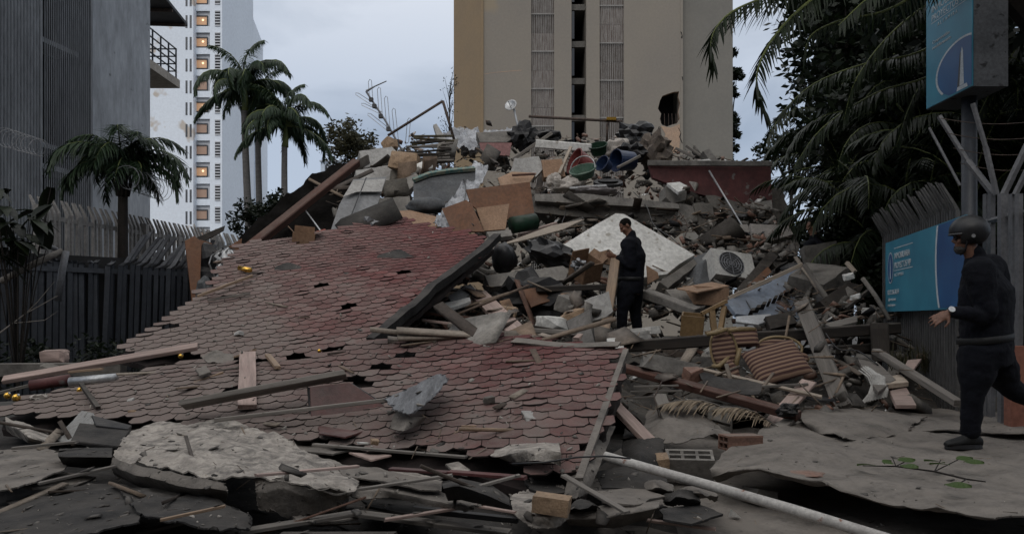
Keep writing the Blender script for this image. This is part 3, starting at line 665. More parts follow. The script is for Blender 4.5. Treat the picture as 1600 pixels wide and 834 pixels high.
for i in range(60):
    x, y = wl(13.0 + i * .09); b.box((x - .05, y, 7.4), (.05, .01, 0), (-.007, .034, 0), (0, 0, 7.6))
b.build('louvre_fins', m_rib, gb, kind='stuff')
# balcony and awning beyond the grey wall
b = MB(); b.abox(-16, -11.26, 22.6, 27, 8.85, 9.12); bl = b.build('balcony_slab', m_tan, gb)
b = MB(); b.abox(-16, -12.6, 26.4, 26.9, 8.3, 8.85); b.build('balcony_beam', m_tan, gb)
b = MB(); b.abox(-16, -12.5, 26.2, 27.2, -.2, 8.3); b.build('column', m_tan, gb)
for zz in (9.4, 9.65, 9.9, 10.15):
    b = MB(); b.tube([(-11.35, 22.6, zz), (-11.35, 26.9, zz), (-13, 26.9, zz)], .025, 6); b.build('railing_bar', m_steeld, bl)
for i in range(8):
    b = MB(); y = 22.8 + i * .585; b.tube([(-11.35, y, 9.1), (-11.35, y, 10.17)], .03, 6); b.build('railing_post', m_steeld, bl)
b = MB(); b.prism([(-16, 22.4, 11.6), (-10.9, 22.4, 11.45), (-11.0, 27, 10.95), (-16, 27, 11.1)], (0, 0, .1)); aw = b.build('awning', m_steeld, gb)
for i in range(5):
    b = MB(); y = 22.8 + i * 1.0; b.box((-13.4, y, 11.42 - i * .108), (2.4, 0, -.07), (0, .03, 0), (0, 0, .05)); b.build('awning_rafter', m_rust, aw)

# ------------------------------------------------------------------ fences
def copies(me, name, Ms, parent):
    for M in Ms: link(name, me, parent=parent, M=M)
def bar_mesh(name, secs, m, n=4):
    """a bar from a list of (x, z, half) points in its local frame"""
    b = MB(); b.rings([[(x - h, -h, z), (x + h, -h, z), (x + h, h, z), (x - h, h, z)] for x, z, h in secs])
    me = bpy.data.meshes.new(name); me.from_pydata(b.v, [], b.f); me.materials.append(m); me.update(); return me
def face_y(d): return Matrix(((d.y, d.x, 0), (-d.x, d.y, 0), (0, 0, 1))).to_4x4()   # local Y along d
FD = Vector((0.197, 1, 0)).normalized()
m_fence = mat('fence_grey_paint', (0.24, 0.225, 0.21), (0.15, 0.142, 0.134), 3, 0.6, 0.2, spec=0.4, world_co=True)
m_fenced = mat('fence_dark_paint', (0.10, 0.098, 0.095), (0.06, 0.058, 0.056), 3, 0.6, 0.2, spec=0.4)
fu = empty('spiked_fence', (-8.0, 16, 0), 'grey spiked bar fence in front of the louvred building', 'fence')
pts_f = [Vector((-8.4 + .197 * (Y - 14.2), Y, 0)) for Y in np.arange(14.1, 24.5, 0.135)]
me = bar_mesh('fence_bar', [(0, 0.9, .028), (0, 2.95, .028), (-.03, 3.02, .026), (-.13, 3.22, .016)], m_fence)
Ms = []
for p in pts_f:
    M = Matrix.Translation(p) @ face_y(FD) @ Matrix.Rotation(R.uniform(-.02, .02), 4, 'X'); Ms.append(M)
copies(me, 'bar', Ms, fu)
for z in (1.35, 2.85):
    b = MB(); b.box(Vector((-7.4 , 19.27, z)) , FD * 5.25, Vector((-FD.y, FD.x, 0)) * .015, (0, 0, .04)); b.build('rail', m_fence, fu)
for Y in (14.15, 17.0, 19.6, 22.2):
    p = Vector((-8.4 + .197 * (Y - 14.2), Y, 0)); b = MB(); b.abox(p.x - .07, p.x + .07, p.y - .07, p.y + .07, -.2, 3.05); b.build('post', m_fence, fu)
b = MB(); b.box((-7.3, 19.3, .3), FD * 5.3, Vector((-FD.y, FD.x, 0)) * .1, (0, 0, .62)); b.build('footing_wall', m_concd, fu)
# near dark fence, its tips wrenched to the right
fl = empty('dark_bar_fence', P(150, 560, 11.5), 'dark blue fence with its top bars bent to the right', 'fence')
A = P(-30, 404, 10.6); B = P(303, 412, 12.6); A.z = B.z = 0; dl = (B - A).normalized(); LN = (B - A).length
nb = 33
b = MB(); b.box((A + B) / 2 + Vector((0, .12, .95)), dl * LN / 2, Vector((-dl.y, dl.x, 0)) * .02, (0, 0, .98)); b.build('gap_shade_sheet', m_dark, fl)  # black sheet added behind the open bars to darken their gaps
for i in range(nb):
    t = i / (nb - 1); p = A.lerp(B, t); sag = .05 * math.sin(t * 9)
    h = np.interp(t, [0, .4, 1], [1.80, 1.83, 1.80]) + R.uniform(-.02, .02)
    if t > .58: dx, dz = R.uniform(.30, .42), R.uniform(.36, .52)
    elif t > .42: dx, dz = R.uniform(-.02, .12), R.uniform(.02, .06)
    else: dx, dz = R.uniform(-.03, .03), .03
    hw = .033
    bb = MB(); lean = R.uniform(-.03, .03) + (.05 if t > .5 else 0); yaw = R.uniform(-.25, .25); ex = (dl * math.cos(yaw) + Vector((-dl.y, dl.x, 0)) * math.sin(yaw))
    ring = lambda c, w, q: [c + ex * w - Vector((0, q, 0)), c + ex * w + Vector((0, q, 0)), c - ex * w + Vector((0, q, 0)), c - ex * w - Vector((0, q, 0))]
    c0 = Vector((p.x, p.y, -.1)); c1 = Vector((p.x + lean, p.y, h)); c2 = c1 + dl * dx * .25 + Vector((0, -.02, dz * .12)); c3 = c1 + dl * dx + Vector((0, -.05, dz))
    bb.rings([ring(c0, hw, .02), ring(c1, hw, .02), ring(c2, hw * .95, .02), ring(c3, hw * .8, .018)])
    bb.build('bar', m_steeld, fl)
    if t > .42: tp = MB(); tp.rings([ring(c1 + Vector((0, -.004, 0)), hw * 1.03, .022), ring(c2 + Vector((0, -.004, 0)), hw * .98, .022), ring(c3 + Vector((0, -.004, 0)), hw * .82, .02)]); tp.build('bent_tip', m_steel, fl)
bb = MB(); bb.box((A + B) / 2 + Vector((0, -.03, 1.72)), dl * LN / 2, Vector((-dl.y, dl.x, 0)) * .02, (0, 0, .035)); bb.build('rail', m_steeld, fl)

# right-hand fence behind the signs
fr_ = empty('sign_fence', P(1440, 560, 9.3), 'grey spiked fence carrying the lower blue sign', 'fence')
S0 = Vector((4.96, 10.5, 0)); SD = Vector((-0.2, -1, 0)).normalized()
me = bar_mesh('fence_bar', [(0, -.15, .02), (0, 2.15, .02), (-.03, 2.22, .018), (-.16, 2.45, .01)], m_fence)
SN = Vector((SD.y, -SD.x, 0)); SN = SN if SN.x < 0 else -SN      # towards the street
me.materials.clear(); me.materials.append(m_fenced)
copies(me, 'bar', [Matrix.Translation(S0 + SD * s - SN * .10 + Vector((0, 0, R.uniform(-.03, .05)))) @ face_y(-SD) for s in np.arange(-.6, 2.35, .085)], fr_)
for z in (.75, 2.0):
    b = MB(); b.box(S0 + SD * .9 - SN * .14 + Vector((0, 0, z)), SD * 1.5, SN * .015, (0, 0, .03)); b.build('rail', m_fence, fr_)
b = MB(); b.box(S0 + SD * .9 - SN * .16 + Vector((0, 0, .05)), SD * 1.55, SN * .06, (0, 0, .22)); b.build('footing_wall', m_concd, fr_)
# steel gate frame at the right edge
gt = empty('steel_gate', P(1570, 620, 7.4), 'tall grey steel gate with angled wire arms behind the walking officer', 'gate')
m_gate = mat('gate_grey_paint', (0.15, 0.15, 0.155), (0.10, 0.10, 0.105), 4, 0.5, 0.2, spec=0.4, dust=.1)
GP = [(1541, 7.9), (1549, 7.8), (1567, 7.5), (1581, 7.35), (1592, 7.2), (1615, 7.0), (1640, 6.8)]
for i, (px, Y) in enumerate(GP):
    x = (px - 800) / F * Y; b = MB(); w = (.018, .022, .035, .014, .02, .03, .03)[i]
    b.abox(x - w, x + w, Y - .03, Y + .03, -.25, Z(303, Y) - .0); b.build('post', m_gate, gt)
for (px, py) in ((1585, 322), (1560, 600)):
    b = MB(); a, c = P(1541, py, 7.9), P(1640, py, 6.8); a.z = c.z; b.tube([a, c], .03, 6); b.build('rail', m_gate, gt)
for (a, c, Y0, Y1, w) in (((1553, 304), (1512, 252), 7.8, 8.0, .035), ((1512, 252), (1468, 182), 8.0, 8.2, .027), ((1557, 304), (1540, 230), 7.7, 7.7, .03), ((1540, 230), (1520, 162), 7.7, 7.7, .025),
                     ((1568, 304), (1606, 225), 7.5, 7.4, .035), ((1586, 304), (1618, 240), 7.3, 7.2, .03), ((1500, 290), (1452, 200), 8.6, 8.9, .015)):
    b = MB(); b.tube([P(*a, Y0), P(*c, Y1)], w, 6); b.build('wire_arm', m_gate, gt)
for k in range(4):
    t = k / 3; a = P(1500 - 30 * t, 255 - 70 * t, 8.1); c = P(1640, 262 - 75 * t, 7.2); b = MB()
    b.tube([a.lerp(c, q / 8) + Vector((0, 0, -.05 * math.sin(q / 8 * 3.14))) for q in range(9)], .004, 4); b.build('wire', m_rust, gt)
for k in range(12):
    for z in (1.2, 5.0, 8.6):
        b = MB(); b.abox(-31 + k * 5, -29 + k * 5, -9.0, -8.94, z, z + 1.6); b.build('window', m_win, opp)
# ------------------------------------------------------------------ palms and trees
def leaflet(b, p, d, L, w, droop, segs=3):
    """a tapering blade from p along d, bending down"""
    d = d.normalized(); s = d.cross(Vector((0, 0, 1)))
    s = s.normalized() if s.length > 1e-4 else Vector((1, 0, 0))
    vs = []; c = p.copy(); dd = d.copy()
    for i in range(segs + 1):
        t = i / segs; ww = w * (0.55 + 0.9 * t if t < .4 else 1.0 * (1 - t) / .6 * .91) + .001
        vs += [c - s * ww, c + s * ww]
        dd = (dd + Vector((0, 0, -droop / segs))).normalized(); c = c + dd * (L / segs)
    b.add(vs, [(2 * i, 2 * i + 1, 2 * i + 3, 2 * i + 2) for i in range(segs)])
def frond_on(path, leaf, nl, w, droop, rr, stem=.018, side=None, fwd=.55, hang=.25, both=True, plume=.5):
    """rachis along path with leaflets to both sides -> MB with material 0 = leaflet, 1 = rachis"""
    b = MB(); k = len(path); L = [0]
    for i in range(1, k): L.append(L[-1] + (path[i] - path[i - 1]).length)
    T = L[-1]
    def at(s):
        s = min(max(s, 0), T - 1e-6)
        for i in range(1, k):
            if L[i] >= s: break
        t = (s - L[i - 1]) / (L[i] - L[i - 1]); tg = (path[min(i + 1, k - 1)] - path[max(i - 2, 0)]).normalized(); return path[i - 1].lerp(path[i], t), tg
    for i in range(nl):
        t = 0.12 + 0.88 * (i + rr.uniform(-.3, .3)) / nl; p, tg = at(t * T)
        s0 = side or tg.cross(Vector((0, 0, 1)))
        s0 = s0.normalized() if s0.length > .05 else Vector((0, 1, 0))
        ll = leaf * (0.45 + 0.55 * math.sin(math.pi * min(1, .18 + t * .86))) * rr.uniform(.85, 1.1)
        up = s0.cross(tg).normalized()
        for sg in (1, -1):
            d = s0 * sg + tg * (fwd + rr.uniform(-.12, .12) + t * .5) + Vector((0, 0, -hang)) + up * rr.uniform(-plume, plume)
            leaflet(b, p, d, ll, w, droop * rr.uniform(.6, 1.3))
    n0 = len(b.f)
    b.tube(path, [stem * (1 - .85 * i / (k - 1)) for i in range(k)], 5, mi=1)
    return b
def arc(L, a0, bend, k=9):
    """rachis in local xz plane: starts at elevation a0 (deg), turns down by bend (deg)"""
    p = Vector((0, 0, 0)); out = [p.copy()]
    for i in range(k):
        a = math.radians(a0 - bend * (i / (k - 1)) ** 1.2); p = p + Vector((math.cos(a), 0, math.sin(a))) * (L / k); out.append(p.copy())
    return out
def mesh_of(b, name, mats):
    me = bpy.data.meshes.new(name); me.from_pydata(b.v, [], b.f)
    for m in mats: me.materials.append(m)
    me.polygons.foreach_set('material_index', b.m); me.update(); return me
rp = random.Random(21)
def frond_lib(specs, leafm, stemm, name='frond'):
    return [mesh_of(frond_on(arc(L, a0, bend), leaf, nl, w, droop, rp, stem, hang=hang, plume=pl), name, [leafm, stemm]) for (L, a0, bend, leaf, nl, w, droop, stem, hang, pl) in specs]
LIB_ROYAL = frond_lib([(2.9, 70, 130, .66, 90, .036, 1.5, .05, .35, .7), (3.0, 45, 135, .66, 90, .036, 1.6, .05, .4, .7), (2.9, 20, 110, .66, 90, .036, 1.7, .05, .4, .7), (2.5, 85, 80, .6, 80, .036, 1.2, .05, .25, .6), (2.6, -5, 70, .6, 80, .036, 1.6, .05, .45, .6)], m_frondg, m_crownshaft)
LIB_ARECA = frond_lib([(2.4, 75, 105, .58, 46, .019, .7, .022, .1, .25), (2.8, 60, 125, .62, 50, .019, .75, .022, .15, .25), (2.6, 40, 115, .62, 50, .019, .75, .022, .2, .25), (2.2, 85, 45, .5, 44, .022, .7, .02, .05, .2), (2.2, 15, 90, .5, 44, .022, 1.1, .02, .25, .25)], m_frond, m_crownshaft)
LIB_SMALL = frond_lib([(1.2, 80, 120, .36, 64, .016, .9, .014, .12, .6), (1.3, 55, 135, .36, 64, .016, 1.0, .014, .18, .6), (1.25, 30, 125, .34, 60, .016, 1.1, .014, .2, .6), (1.0, 88, 60, .32, 56, .016, .7, .012, .08, .5)], m_frondg, m_crownshaft)
def crown(root, top, lib, n, rr, scale=(.9, 1.1), name='frond', az0=0.0, sel=None, tilt=.12):
    for i in range(n):
        k = rr.randrange(len(lib)) if sel is None else sel[i % len(sel)]
        M = Matrix.Translation(top) @ Matrix.Rotation(az0 + 2.399 * i + rr.uniform(-.3, .3), 4, 'Z') @ Matrix.Rotation(rr.uniform(-tilt, tilt), 4, 'X') @ Matrix.Scale(rr.uniform(*scale), 4)
        link(name, lib[k], parent=root, M=M)
def royal(px, pyt, Y, label, lean, rad, n, sc, seed):
    sc *= 1.42
    rr = random.Random(seed); top = P(px, pyt, Y); base = Vector((top.x + lean, Y, 0))
    root = empty('royal_palm', base, label, 'palm tree', 'royal palms by the white block')
    H = top.z - 0.9 * sc
    b = MB(); b.tube([base.lerp(Vector((top.x, top.y, H)), t) + Vector((.05 * math.sin(t * 5), 0, 0)) for t in [i / 10 for i in range(11)]], [rad * (1.15 - .35 * i / 10) for i in range(11)], 12); b.build('trunk', m_trunk, root, smooth=True)
    b = MB(); b.tube([Vector((top.x, top.y, H)), Vector((top.x, top.y, H + .5 * sc)), top], [rad * .85, rad * .8, rad * .35], 10); b.build('crownshaft', m_crownshaft, root, smooth=True)
    crown(root, top, LIB_ROYAL, n, rr, (.8 * sc, 1.0 * sc), sel=[0, 1, 2, 1, 3, 0, 1, 2, 4], tilt=.35)
royal(383, 138, 45, 'tallest royal palm, nearest the white block', .35, .22, 19, 1.0, 1)
royal(404, 160, 47, 'middle royal palm with a hanging dark crown', .1, .2, 16, .85, 2)
royal(446, 196, 44, 'rightmost royal palm, standing clear against the sky', -.1, .2, 18, .95, 3)

# low bushy palm in front of the grey building
rr = random.Random(8); base = Vector((P(192, 300, 16.2).x, 16.2, 0)); top = P(192, 268, 16.2)
root = empty('bushy_palm', base, 'low bushy palm in front of the grey louvred building', 'palm tree')
b = MB(); b.tube([base, base.lerp(top, .6), top], [.12, .10, .09], 10); b.build('trunk', m_bark, root, smooth=True)
crown(root, top, LIB_SMALL, 22, rr, (1.1, 1.45), sel=[0, 1, 2, 1, 0, 2], tilt=.3)
b = MB()
for i in range(10):
    a = i * .63; b.tube([top + Vector((math.cos(a) * .1, math.sin(a) * .1, -.5)), top + Vector((math.cos(a) * .2, math.sin(a) * .2, -.1))], [.03, .01], 4)
b.build('leaf_bases', m_bark, root)

# broad-leaved trees: limbs and leaf-sized faces in clumps
def leaves(centers, n, size, rr, flat=.7):
    b = MB()
    for (c, r) in centers:
        for _ in range(n):
            d = Vector((rr.gauss(0, 1), rr.gauss(0, 1), rr.gauss(0, 1))); d.normalize(); p = c + d * r * rr.random() ** .45 * Vector((1, 1, flat)).length / 1.5
            s = size * rr.uniform(.6, 1.3); a = Vector((rr.uniform(-1, 1), rr.uniform(-1, 1), rr.uniform(-.7, .3))).normalized(); e = a.cross(Vector((rr.uniform(-1, 1), rr.uniform(-1, 1), rr.uniform(-1, 1)))).normalized()
            b.add([p - a * s, p - e * s * .42, p + a * s, p + e * s * .42], [(0, 1, 2, 3)])
    return b
def tree(name, label, px, pyc, Y, rx, rz, m, seed, nclump=26, nleaf=55, size=.16, trunk_r=.2, base_z=-.2, group=None, droop=0, foot=None):
    rr = random.Random(seed); c = P(px, pyc, Y); base = Vector((c.x + rr.uniform(-.3, .3), Y, base_z))
    if foot: base = Vector((foot[0], foot[1], base_z))
    root = empty(name, base, label, 'tree' if trunk_r > .06 else 'shrub', group)
    cl = []
    for _ in range(nclump):
        d = Vector((rr.gauss(0, 1), rr.gauss(0, 1), rr.gauss(0, 1))).normalized() * rr.random() ** .4
        cl.append((c + Vector((d.x * rx, d.y * rx, d.z * rz - droop * (abs(d.x)))), rx * rr.uniform(.2, .42)))
    t = MB(); fork = base.lerp(c, .75); t.tube([base, base.lerp(fork, .5) + Vector((.1, 0, 0)), fork], [trunk_r, trunk_r * .8, trunk_r * .55], 8)
    for p, r in cl[:14]: mid = fork.lerp(p, .5) + Vector((0, 0, rz * .1)); t.tube([fork - Vector((0, 0, .1)), mid, p], [trunk_r * .4, trunk_r * .22, trunk_r * .06], 5)
    t.build('trunk', m_bark, root); leaves(cl, nleaf, size, rr).build('crown', m, root)
    return root
tree('dark_tree', 'dark drooping tree against the sky left of the rubble', 548, 222, 48, 1.75, 1.35, m_leafo, 31, 46, 60, .15, .18, droop=.5)
tree('green_shrub', 'green shrub behind the fence below the first palm', 385, 345, 28, .8, .6, m_leaf, 32, 20, 45, .1, .05, group='shrubs behind the fence')
tree('green_shrub', 'green shrub beside the dark leaning beam', 430, 330, 27, .7, .6, m_leaf, 33, 20, 45, .1, .05, group='shrubs behind the fence')
tree('side_tree', 'dark tree rising behind the right edge of the tower', 1139, 160, 75, 1.15, 7.0, m_leaf, 34, 60, 60, .28, .3)
tree('side_tree', 'low dark tree between the tower and the palm thicket', 1236, 232, 60, 2.6, 1.2, m_leaf, 35, 40, 60, .22, .25)
# bare twiggy tree beside the tower
rr = random.Random(41); base = Vector((P(701, 500, 40).x, 40, -.2)); root = empty('twiggy_tree', base, 'bare twiggy tree beside the left edge of the tower', 'tree')
t = MB(); t.tube([base, P(701, 260, 40), P(703, 160, 40)], [.12, .08, .02], 6)
lc = []
for i in range(34):
    z = rr.uniform(120, 215); s = P(702, z + 20, 40); e = P(702 + rr.uniform(-17, 14), z + rr.uniform(-18, 6), 40 + rr.uniform(-.8, .8)); m_ = s.lerp(e, .5) + Vector((0, 0, rr.uniform(-.1, .2)))
    t.tube([s, m_, e], [.02, .012, .006], 4); lc.append((e, .18))
t.build('trunk', m_bark, root); leaves(lc, 5, .06, rr).build('crown', m_leaf, root)
# leafy plant and hedge at the left edge
rr = random.Random(43); c = P(28, 345, 9.8); base = Vector((c.x, c.y, .1)); root = empty('broad_leaf_plant', base, 'dark broad leaved plant at the left edge above the fence', 'plant')
t = MB(); lv_ = MB()
for i in range(22):
    e = c + Vector((rr.uniform(-.35, .35), rr.uniform(-.3, .3), rr.uniform(-.45, .45))); t.tube([base, base.lerp(e, .6) + Vector((0, 0, .2)), e], [.009, .007, .005], 5)
    d = Vector((rr.uniform(-1, 1), rr.uniform(-.6, .3), rr.uniform(-.6, .3))).normalized()
    for q in range(3): leaflet(lv_, e, d + Vector((rr.uniform(-.7, .7), rr.uniform(-.7, .7), rr.uniform(-.3, .3))), rr.uniform(.3, .5), .09, .9, 4)
t.build('stem', m_bark, root); lv_.build('leaves', m_leaf, root)
rr = random.Random(44); cl = [(Vector((-6.6 + i * .12 + rr.uniform(-.1, .1), 10.1 + rr.uniform(-.15, .15) + i * .03, .48 + rr.uniform(-.2, .15))), .22) for i in range(14)]
root = empty('clipped_hedge', (-5.8, 10.2, .2), 'low dark hedge at the foot of the dark fence', 'hedge')
leaves(cl, 90, .045, rr).build('foliage', m_leaf, root); t = MB()
for c_, _ in cl: t.tube([(c_.x, c_.y, .1), c_], [.012, .005], 4)
t.build('stem', m_bark, root)

# ------------------------------------------------------------------ palm thicket on the right
rt = random.Random(51)
def clump(px, Y, label, n, h, spread, lib, seed, sc=(.8, 1.15), gname='palm thicket on the right', canes=6, sel=None):
    rr = random.Random(seed); base = Vector(((px - 800) / F * Y, Y, 0)); root = empty('areca_palm', base, label, 'palm tree', gname)
    tops = []
    for k in range(canes):
        a = k * 2.4; hh = h * rr.uniform(.55, 1.0); tp = base + Vector((math.cos(a) * spread * rr.uniform(.3, 1), math.sin(a) * spread * rr.uniform(.3, 1), hh)); tops.append(tp)
        b = MB(); b.tube([base + Vector((math.cos(a) * .12, math.sin(a) * .12, 0)), base.lerp(tp, .5) + Vector((0, 0, .1)), tp], [.055, .045, .035], 7); b.build('cane', m_bark, root, smooth=True)
    for i in range(n):
        tp = tops[i % canes]; k = sel[i % len(sel)] if sel else rr.randrange(len(lib))
        M = Matrix.Translation(tp) @ Matrix.Rotation(2.399 * i + rr.uniform(-.3, .3), 4, 'Z') @ Matrix.Rotation(rr.uniform(-.25, .25), 4, 'X') @ Matrix.Scale(rr.uniform(*sc), 4)
        link('frond', lib[k], parent=root, M=M)
    return root
clump(1372, 13.2, 'areca palm with light green fronds at the thicket front', 30, 2.6, .6, LIB_ARECA, 61, (.65, .95))
clump(1390, 14.6, 'areca palm rising in the middle of the thicket', 34, 4.6, 1.0, LIB_ARECA, 62)
clump(1480, 13.4, 'areca palm behind the lower blue sign', 34, 4.0, .9, LIB_ARECA, 63)
clump(1600, 12.2, 'areca palm behind the steel gate', 34, 4.4, 1.0, LIB_ARECA, 64)
clump(1360, 17.0, 'tall areca palm at the back of the thicket', 30, 5.0, .9, LIB_ARECA, 65)
clump(1560, 16.5, 'tall areca palm behind the upper blue sign', 34, 6.2, 1.2, LIB_ARECA, 66, (1.0, 1.4))
clump(1440, 18.5, 'tallest areca palm at the back of the thicket', 34, 6.6, 1.2, LIB_ARECA, 67, (1.0, 1.4))
tree('shade_tree', 'dense dark tree closing the view behind the palms', 1475, 120, 21, 3.4, 3.4, m_leaf, 71, 90, 70, .16, .3)
tree('shade_tree', 'dense dark tree behind the steel gate at the right edge', 1660, 240, 19, 2.6, 3.6, m_leaf, 72, 80, 70, .16, .3)
tree('shade_tree', 'low dark bushes under the palm thicket', 1400, 360, 16.5, 2.2, 1.5, m_leaf, 73, 60, 70, .12, .12)
# big overhanging fronds: a palm whose stem stands just right of the frame
stem_top = P(1720, -190, 9.0)
big = empty('coconut_palm', (stem_top.x, stem_top.y, -.2), 'tall palm hanging long arching fronds in at the top right', 'palm tree')
b = MB(); b.tube([(stem_top.x + .3, stem_top.y + .2, -.2), (stem_top.x + .1, stem_top.y, 3), stem_top], [.2, .15, .13], 12); b.build('trunk', m_trunk, big, smooth=True)
def pathpx(pts):
    ctrl = [P(*p) for p in pts]; out = []
    for i in range(len(ctrl) - 1):
        a, b_, c, d = ctrl[max(i - 1, 0)], ctrl[i], ctrl[i + 1], ctrl[min(i + 2, len(ctrl) - 1)]
        for q in range(5):
            t = q / 5; out.append(.5 * ((2 * b_) + (c - a) * t + (2 * a - 5 * b_ + 4 * c - d) * t * t + (3 * b_ - a - 3 * c + d) * t ** 3))
    out.append(ctrl[-1]); return out
FR = [([(1500, -130, 9.0), (1330, -72, 8.6), (1212, -12, 8.3), (1142, 20, 8.1), (1112, 60, 8.0), (1116, 108, 8.0)], .5, 62, .9),
      ([(1500, -110, 8.8), (1330, -40, 8.4), (1250, 15, 8.2), (1205, 65, 8.1), (1183, 115, 8.0), (1188, 155, 8.0), (1202, 187, 8.0)], .42, 64, .9),
      ([(1560, -90, 9.2), (1400, 10, 9.0), (1320, 30, 8.9), (1268, 55, 8.8), (1256, 95, 8.8)], .4, 46, 1.0),
      ([(1560, 10, 11.4), (1440, 80, 11.3), (1350, 100, 11.2), (1270, 132, 11.1), (1215, 182, 11.1)], .45, 56, .9),
      ([(1560, 60, 11.6), (1450, 120, 11.5), (1370, 145, 11.4), (1285, 200, 11.4), (1240, 262, 11.4)], .45, 56, .9),
      ([(1600, -60, 11.2), (1480, -10, 11.1), (1400, 45, 11.0), (1340, 120, 11.0), (1318, 190, 11.0)], .45, 56, .9),
      ([(1640, -120, 8.4), (1500, -80, 8.0), (1380, -20, 7.8), (1310, 40, 7.7)], .45, 54, .9),
      ([(1650, -40, 11.8), (1540, 30, 11.8), (1440, 130, 11.8), (1400, 230, 11.8)], .45, 54, 1.0),
      ([(1680, -20, 11.6), (1600, 60, 11.9), (1530, 180, 12.0), (1500, 290, 12.0)], .45, 54, 1.0)]
rr = random.Random(77)
for pts, leaf, nl, dr in FR:
    pa = pathpx(pts); fb = frond_on(pa, leaf * 1.1, int(nl * 1.5), .0145, dr * .7, rr, .022, hang=.45, fwd=.4, plume=.35); fb.build('frond', [m_frond, m_crownshaft], big)
# trees closing the right side; the first, out of view, is added for shade
tree('shade_tree', 'unseen broad tree added to shade the gate and the officer', 1905, -330, 8.6, 3.2, 1.9, m_leaf, 81, 90, 110, .13, .22)
tree('shade_tree', 'dark leafy tree rising behind the thicket front', 1330, 130, 19, 1.7, 3.2, m_leaf, 82, 70, 70, .14, .2)
tree('shade_tree', 'dark leafy tree between the two signs', 1420, 250, 16, 2.0, 2.4, m_leaf, 83, 70, 80, .12, .15)
tree('shade_tree', 'dark leafy tree filling the top right corner', 1570, 60, 14, 2.2, 2.4, m_leaf, 84, 80, 80, .12, .2)
tree('dark_bush', 'low black green bush at the foot of the thicket', 1345, 395, 13.2, .95, .8, m_leaf, 85, 40, 80, .07, .05)
tree('dark_bush', 'low black green bush behind the bent grey pipe', 1395, 430, 12.0, .6, .6, m_leaf, 86, 34, 80, .06, .05)
clump(1420, 12.6, 'short areca palm left of the lower blue sign', 26, 2.4, .6, LIB_ARECA, 87, (.7, .95))
clump(1530, 14.8, 'areca palm rising between the two blue signs', 34, 5.2, 1.0, LIB_ARECA, 88)
tree('shade_tree', 'dark leafy tree behind the middle of the thicket', 1380, 40, 20, 2.2, 2.6, m_leaf, 89, 70, 80, .14, .2)
tree('shade_tree', 'unseen wide tree added to shade the right of the heap', 1230, -400, 10.2, 2.7, 1.0, m_leaf, 90, 80, 100, .13, .22, foot=(9.8, 9.0))  # crown out of view overhead, added to cast shade on the heap
# ------------------------------------------------------------------ builders for debris
def pt(p, d=-0.12):
    if isinstance(p, Vector): return p
    if len(p) == 2: return Q(p[0], p[1], d)
    if len(p) == 4: return G(p[0], p[1], p[3])
    return P(*p)
SEED = [100]
def plank(a, b_, wpx, hpx, m, label, name='plank', cat='plank', roll=0.0, group=None, parent=None, bend=0.0, rag=0.25, shade=None, m4=None):
    """a board from a to b; wpx, hpx = width and thickness in photo pixels at its middle"""
    a, b_ = pt(a), pt(b_); SEED[0] += 1; rr = random.Random(SEED[0]); L = (b_ - a).length; mid = (a + b_) / 2; k = mid.y / F; w, h = wpx * k / 2, hpx * k / 2
    x, y, z = frame(b_ - a); q = Quaternion(x, math.radians(roll)); y, z = q @ y, q @ z
    M = Matrix((x, y, z)).transposed().to_4x4(); M.translation = mid
    c = min(w, h) * .22; n = 7; rings = []
    for i in range(n):
        t = i / (n - 1); X_ = (t - .5) * L; bz = bend * math.sin(t * math.pi) + rr.uniform(-1, 1) * h * .05; by = rr.uniform(-1, 1) * w * .03
        prof = [(-w + c, -h), (w - c, -h), (w, -h + c), (w, h - c), (w - c, h), (-w + c, h), (-w, h - c), (-w, -h + c)]
        ring = []
        for (yy, zz) in prof:
            dx = 0
            if i in (0, n - 1): dx = (rr.uniform(-1, .3) * min(w, .12) * rag) * (1 if i else -1)
            ring.append((X_ + dx, yy + by, zz + bz))
        rings.append(ring)
    mb = MB(); mb.rings(rings); return mb.build(name, m, parent, label=label, cat=cat, group=group, M=M)
def board(pts, Y0, ax, by, m, label, th=.02, jag=0.0, name='board', cat='board', parent=None, group=None, seg=.1, kind=None):
    """flat broken panel: picture outline laid on a plane; depth changes ax per 100 px right, by per 100 px down"""
    cx = sum(p[0] for p in pts) / len(pts); cy = sum(p[1] for p in pts) / len(pts)
    pl = Plane(P(cx, cy, Y0), P(cx + 50, cy, Y0 + ax * .5), P(cx, cy + 50, Y0 + by * .5))
    V = [pl.at(*p) for p in pts]; n = pl.n; SEED[0] += 1
    o = sum(V, Vector()) / len(V); ring = []
    for p, q in zip(V, V[1:] + V[:1]):
        k = max(1, int((q - p).length / seg)) if jag else 1
        for i in range(k):
            c = p.lerp(q, i / k); d = (c - o).normalized()
            ring.append(c + (d * (nz(c, 6, SEED[0]) + .5 * nz(c, 17, SEED[0])) * jag if (jag and i) else Vector()))
    mb = MB(); N = len(ring); ins = min(.006, th * .3)
    inner = [c + (o - c).normalized() * ins for c in ring]
    mb.add(inner + [c - n * ins for c in ring] + [c - n * th for c in ring], [tuple(range(N))] + [(i, (i + 1) % N, N + (i + 1) % N, N + i)[::-1] for i in range(N)] + [(N + i, N + (i + 1) % N, 2 * N + (i + 1) % N, 2 * N + i)[::-1] for i in range(N)] + [tuple(range(3 * N - 1, 2 * N - 1, -1))])
    x, y, z = n.orthogonal(), None, n
    return mb.build(name, m, parent, label=label, cat=cat, group=group, kind=kind)
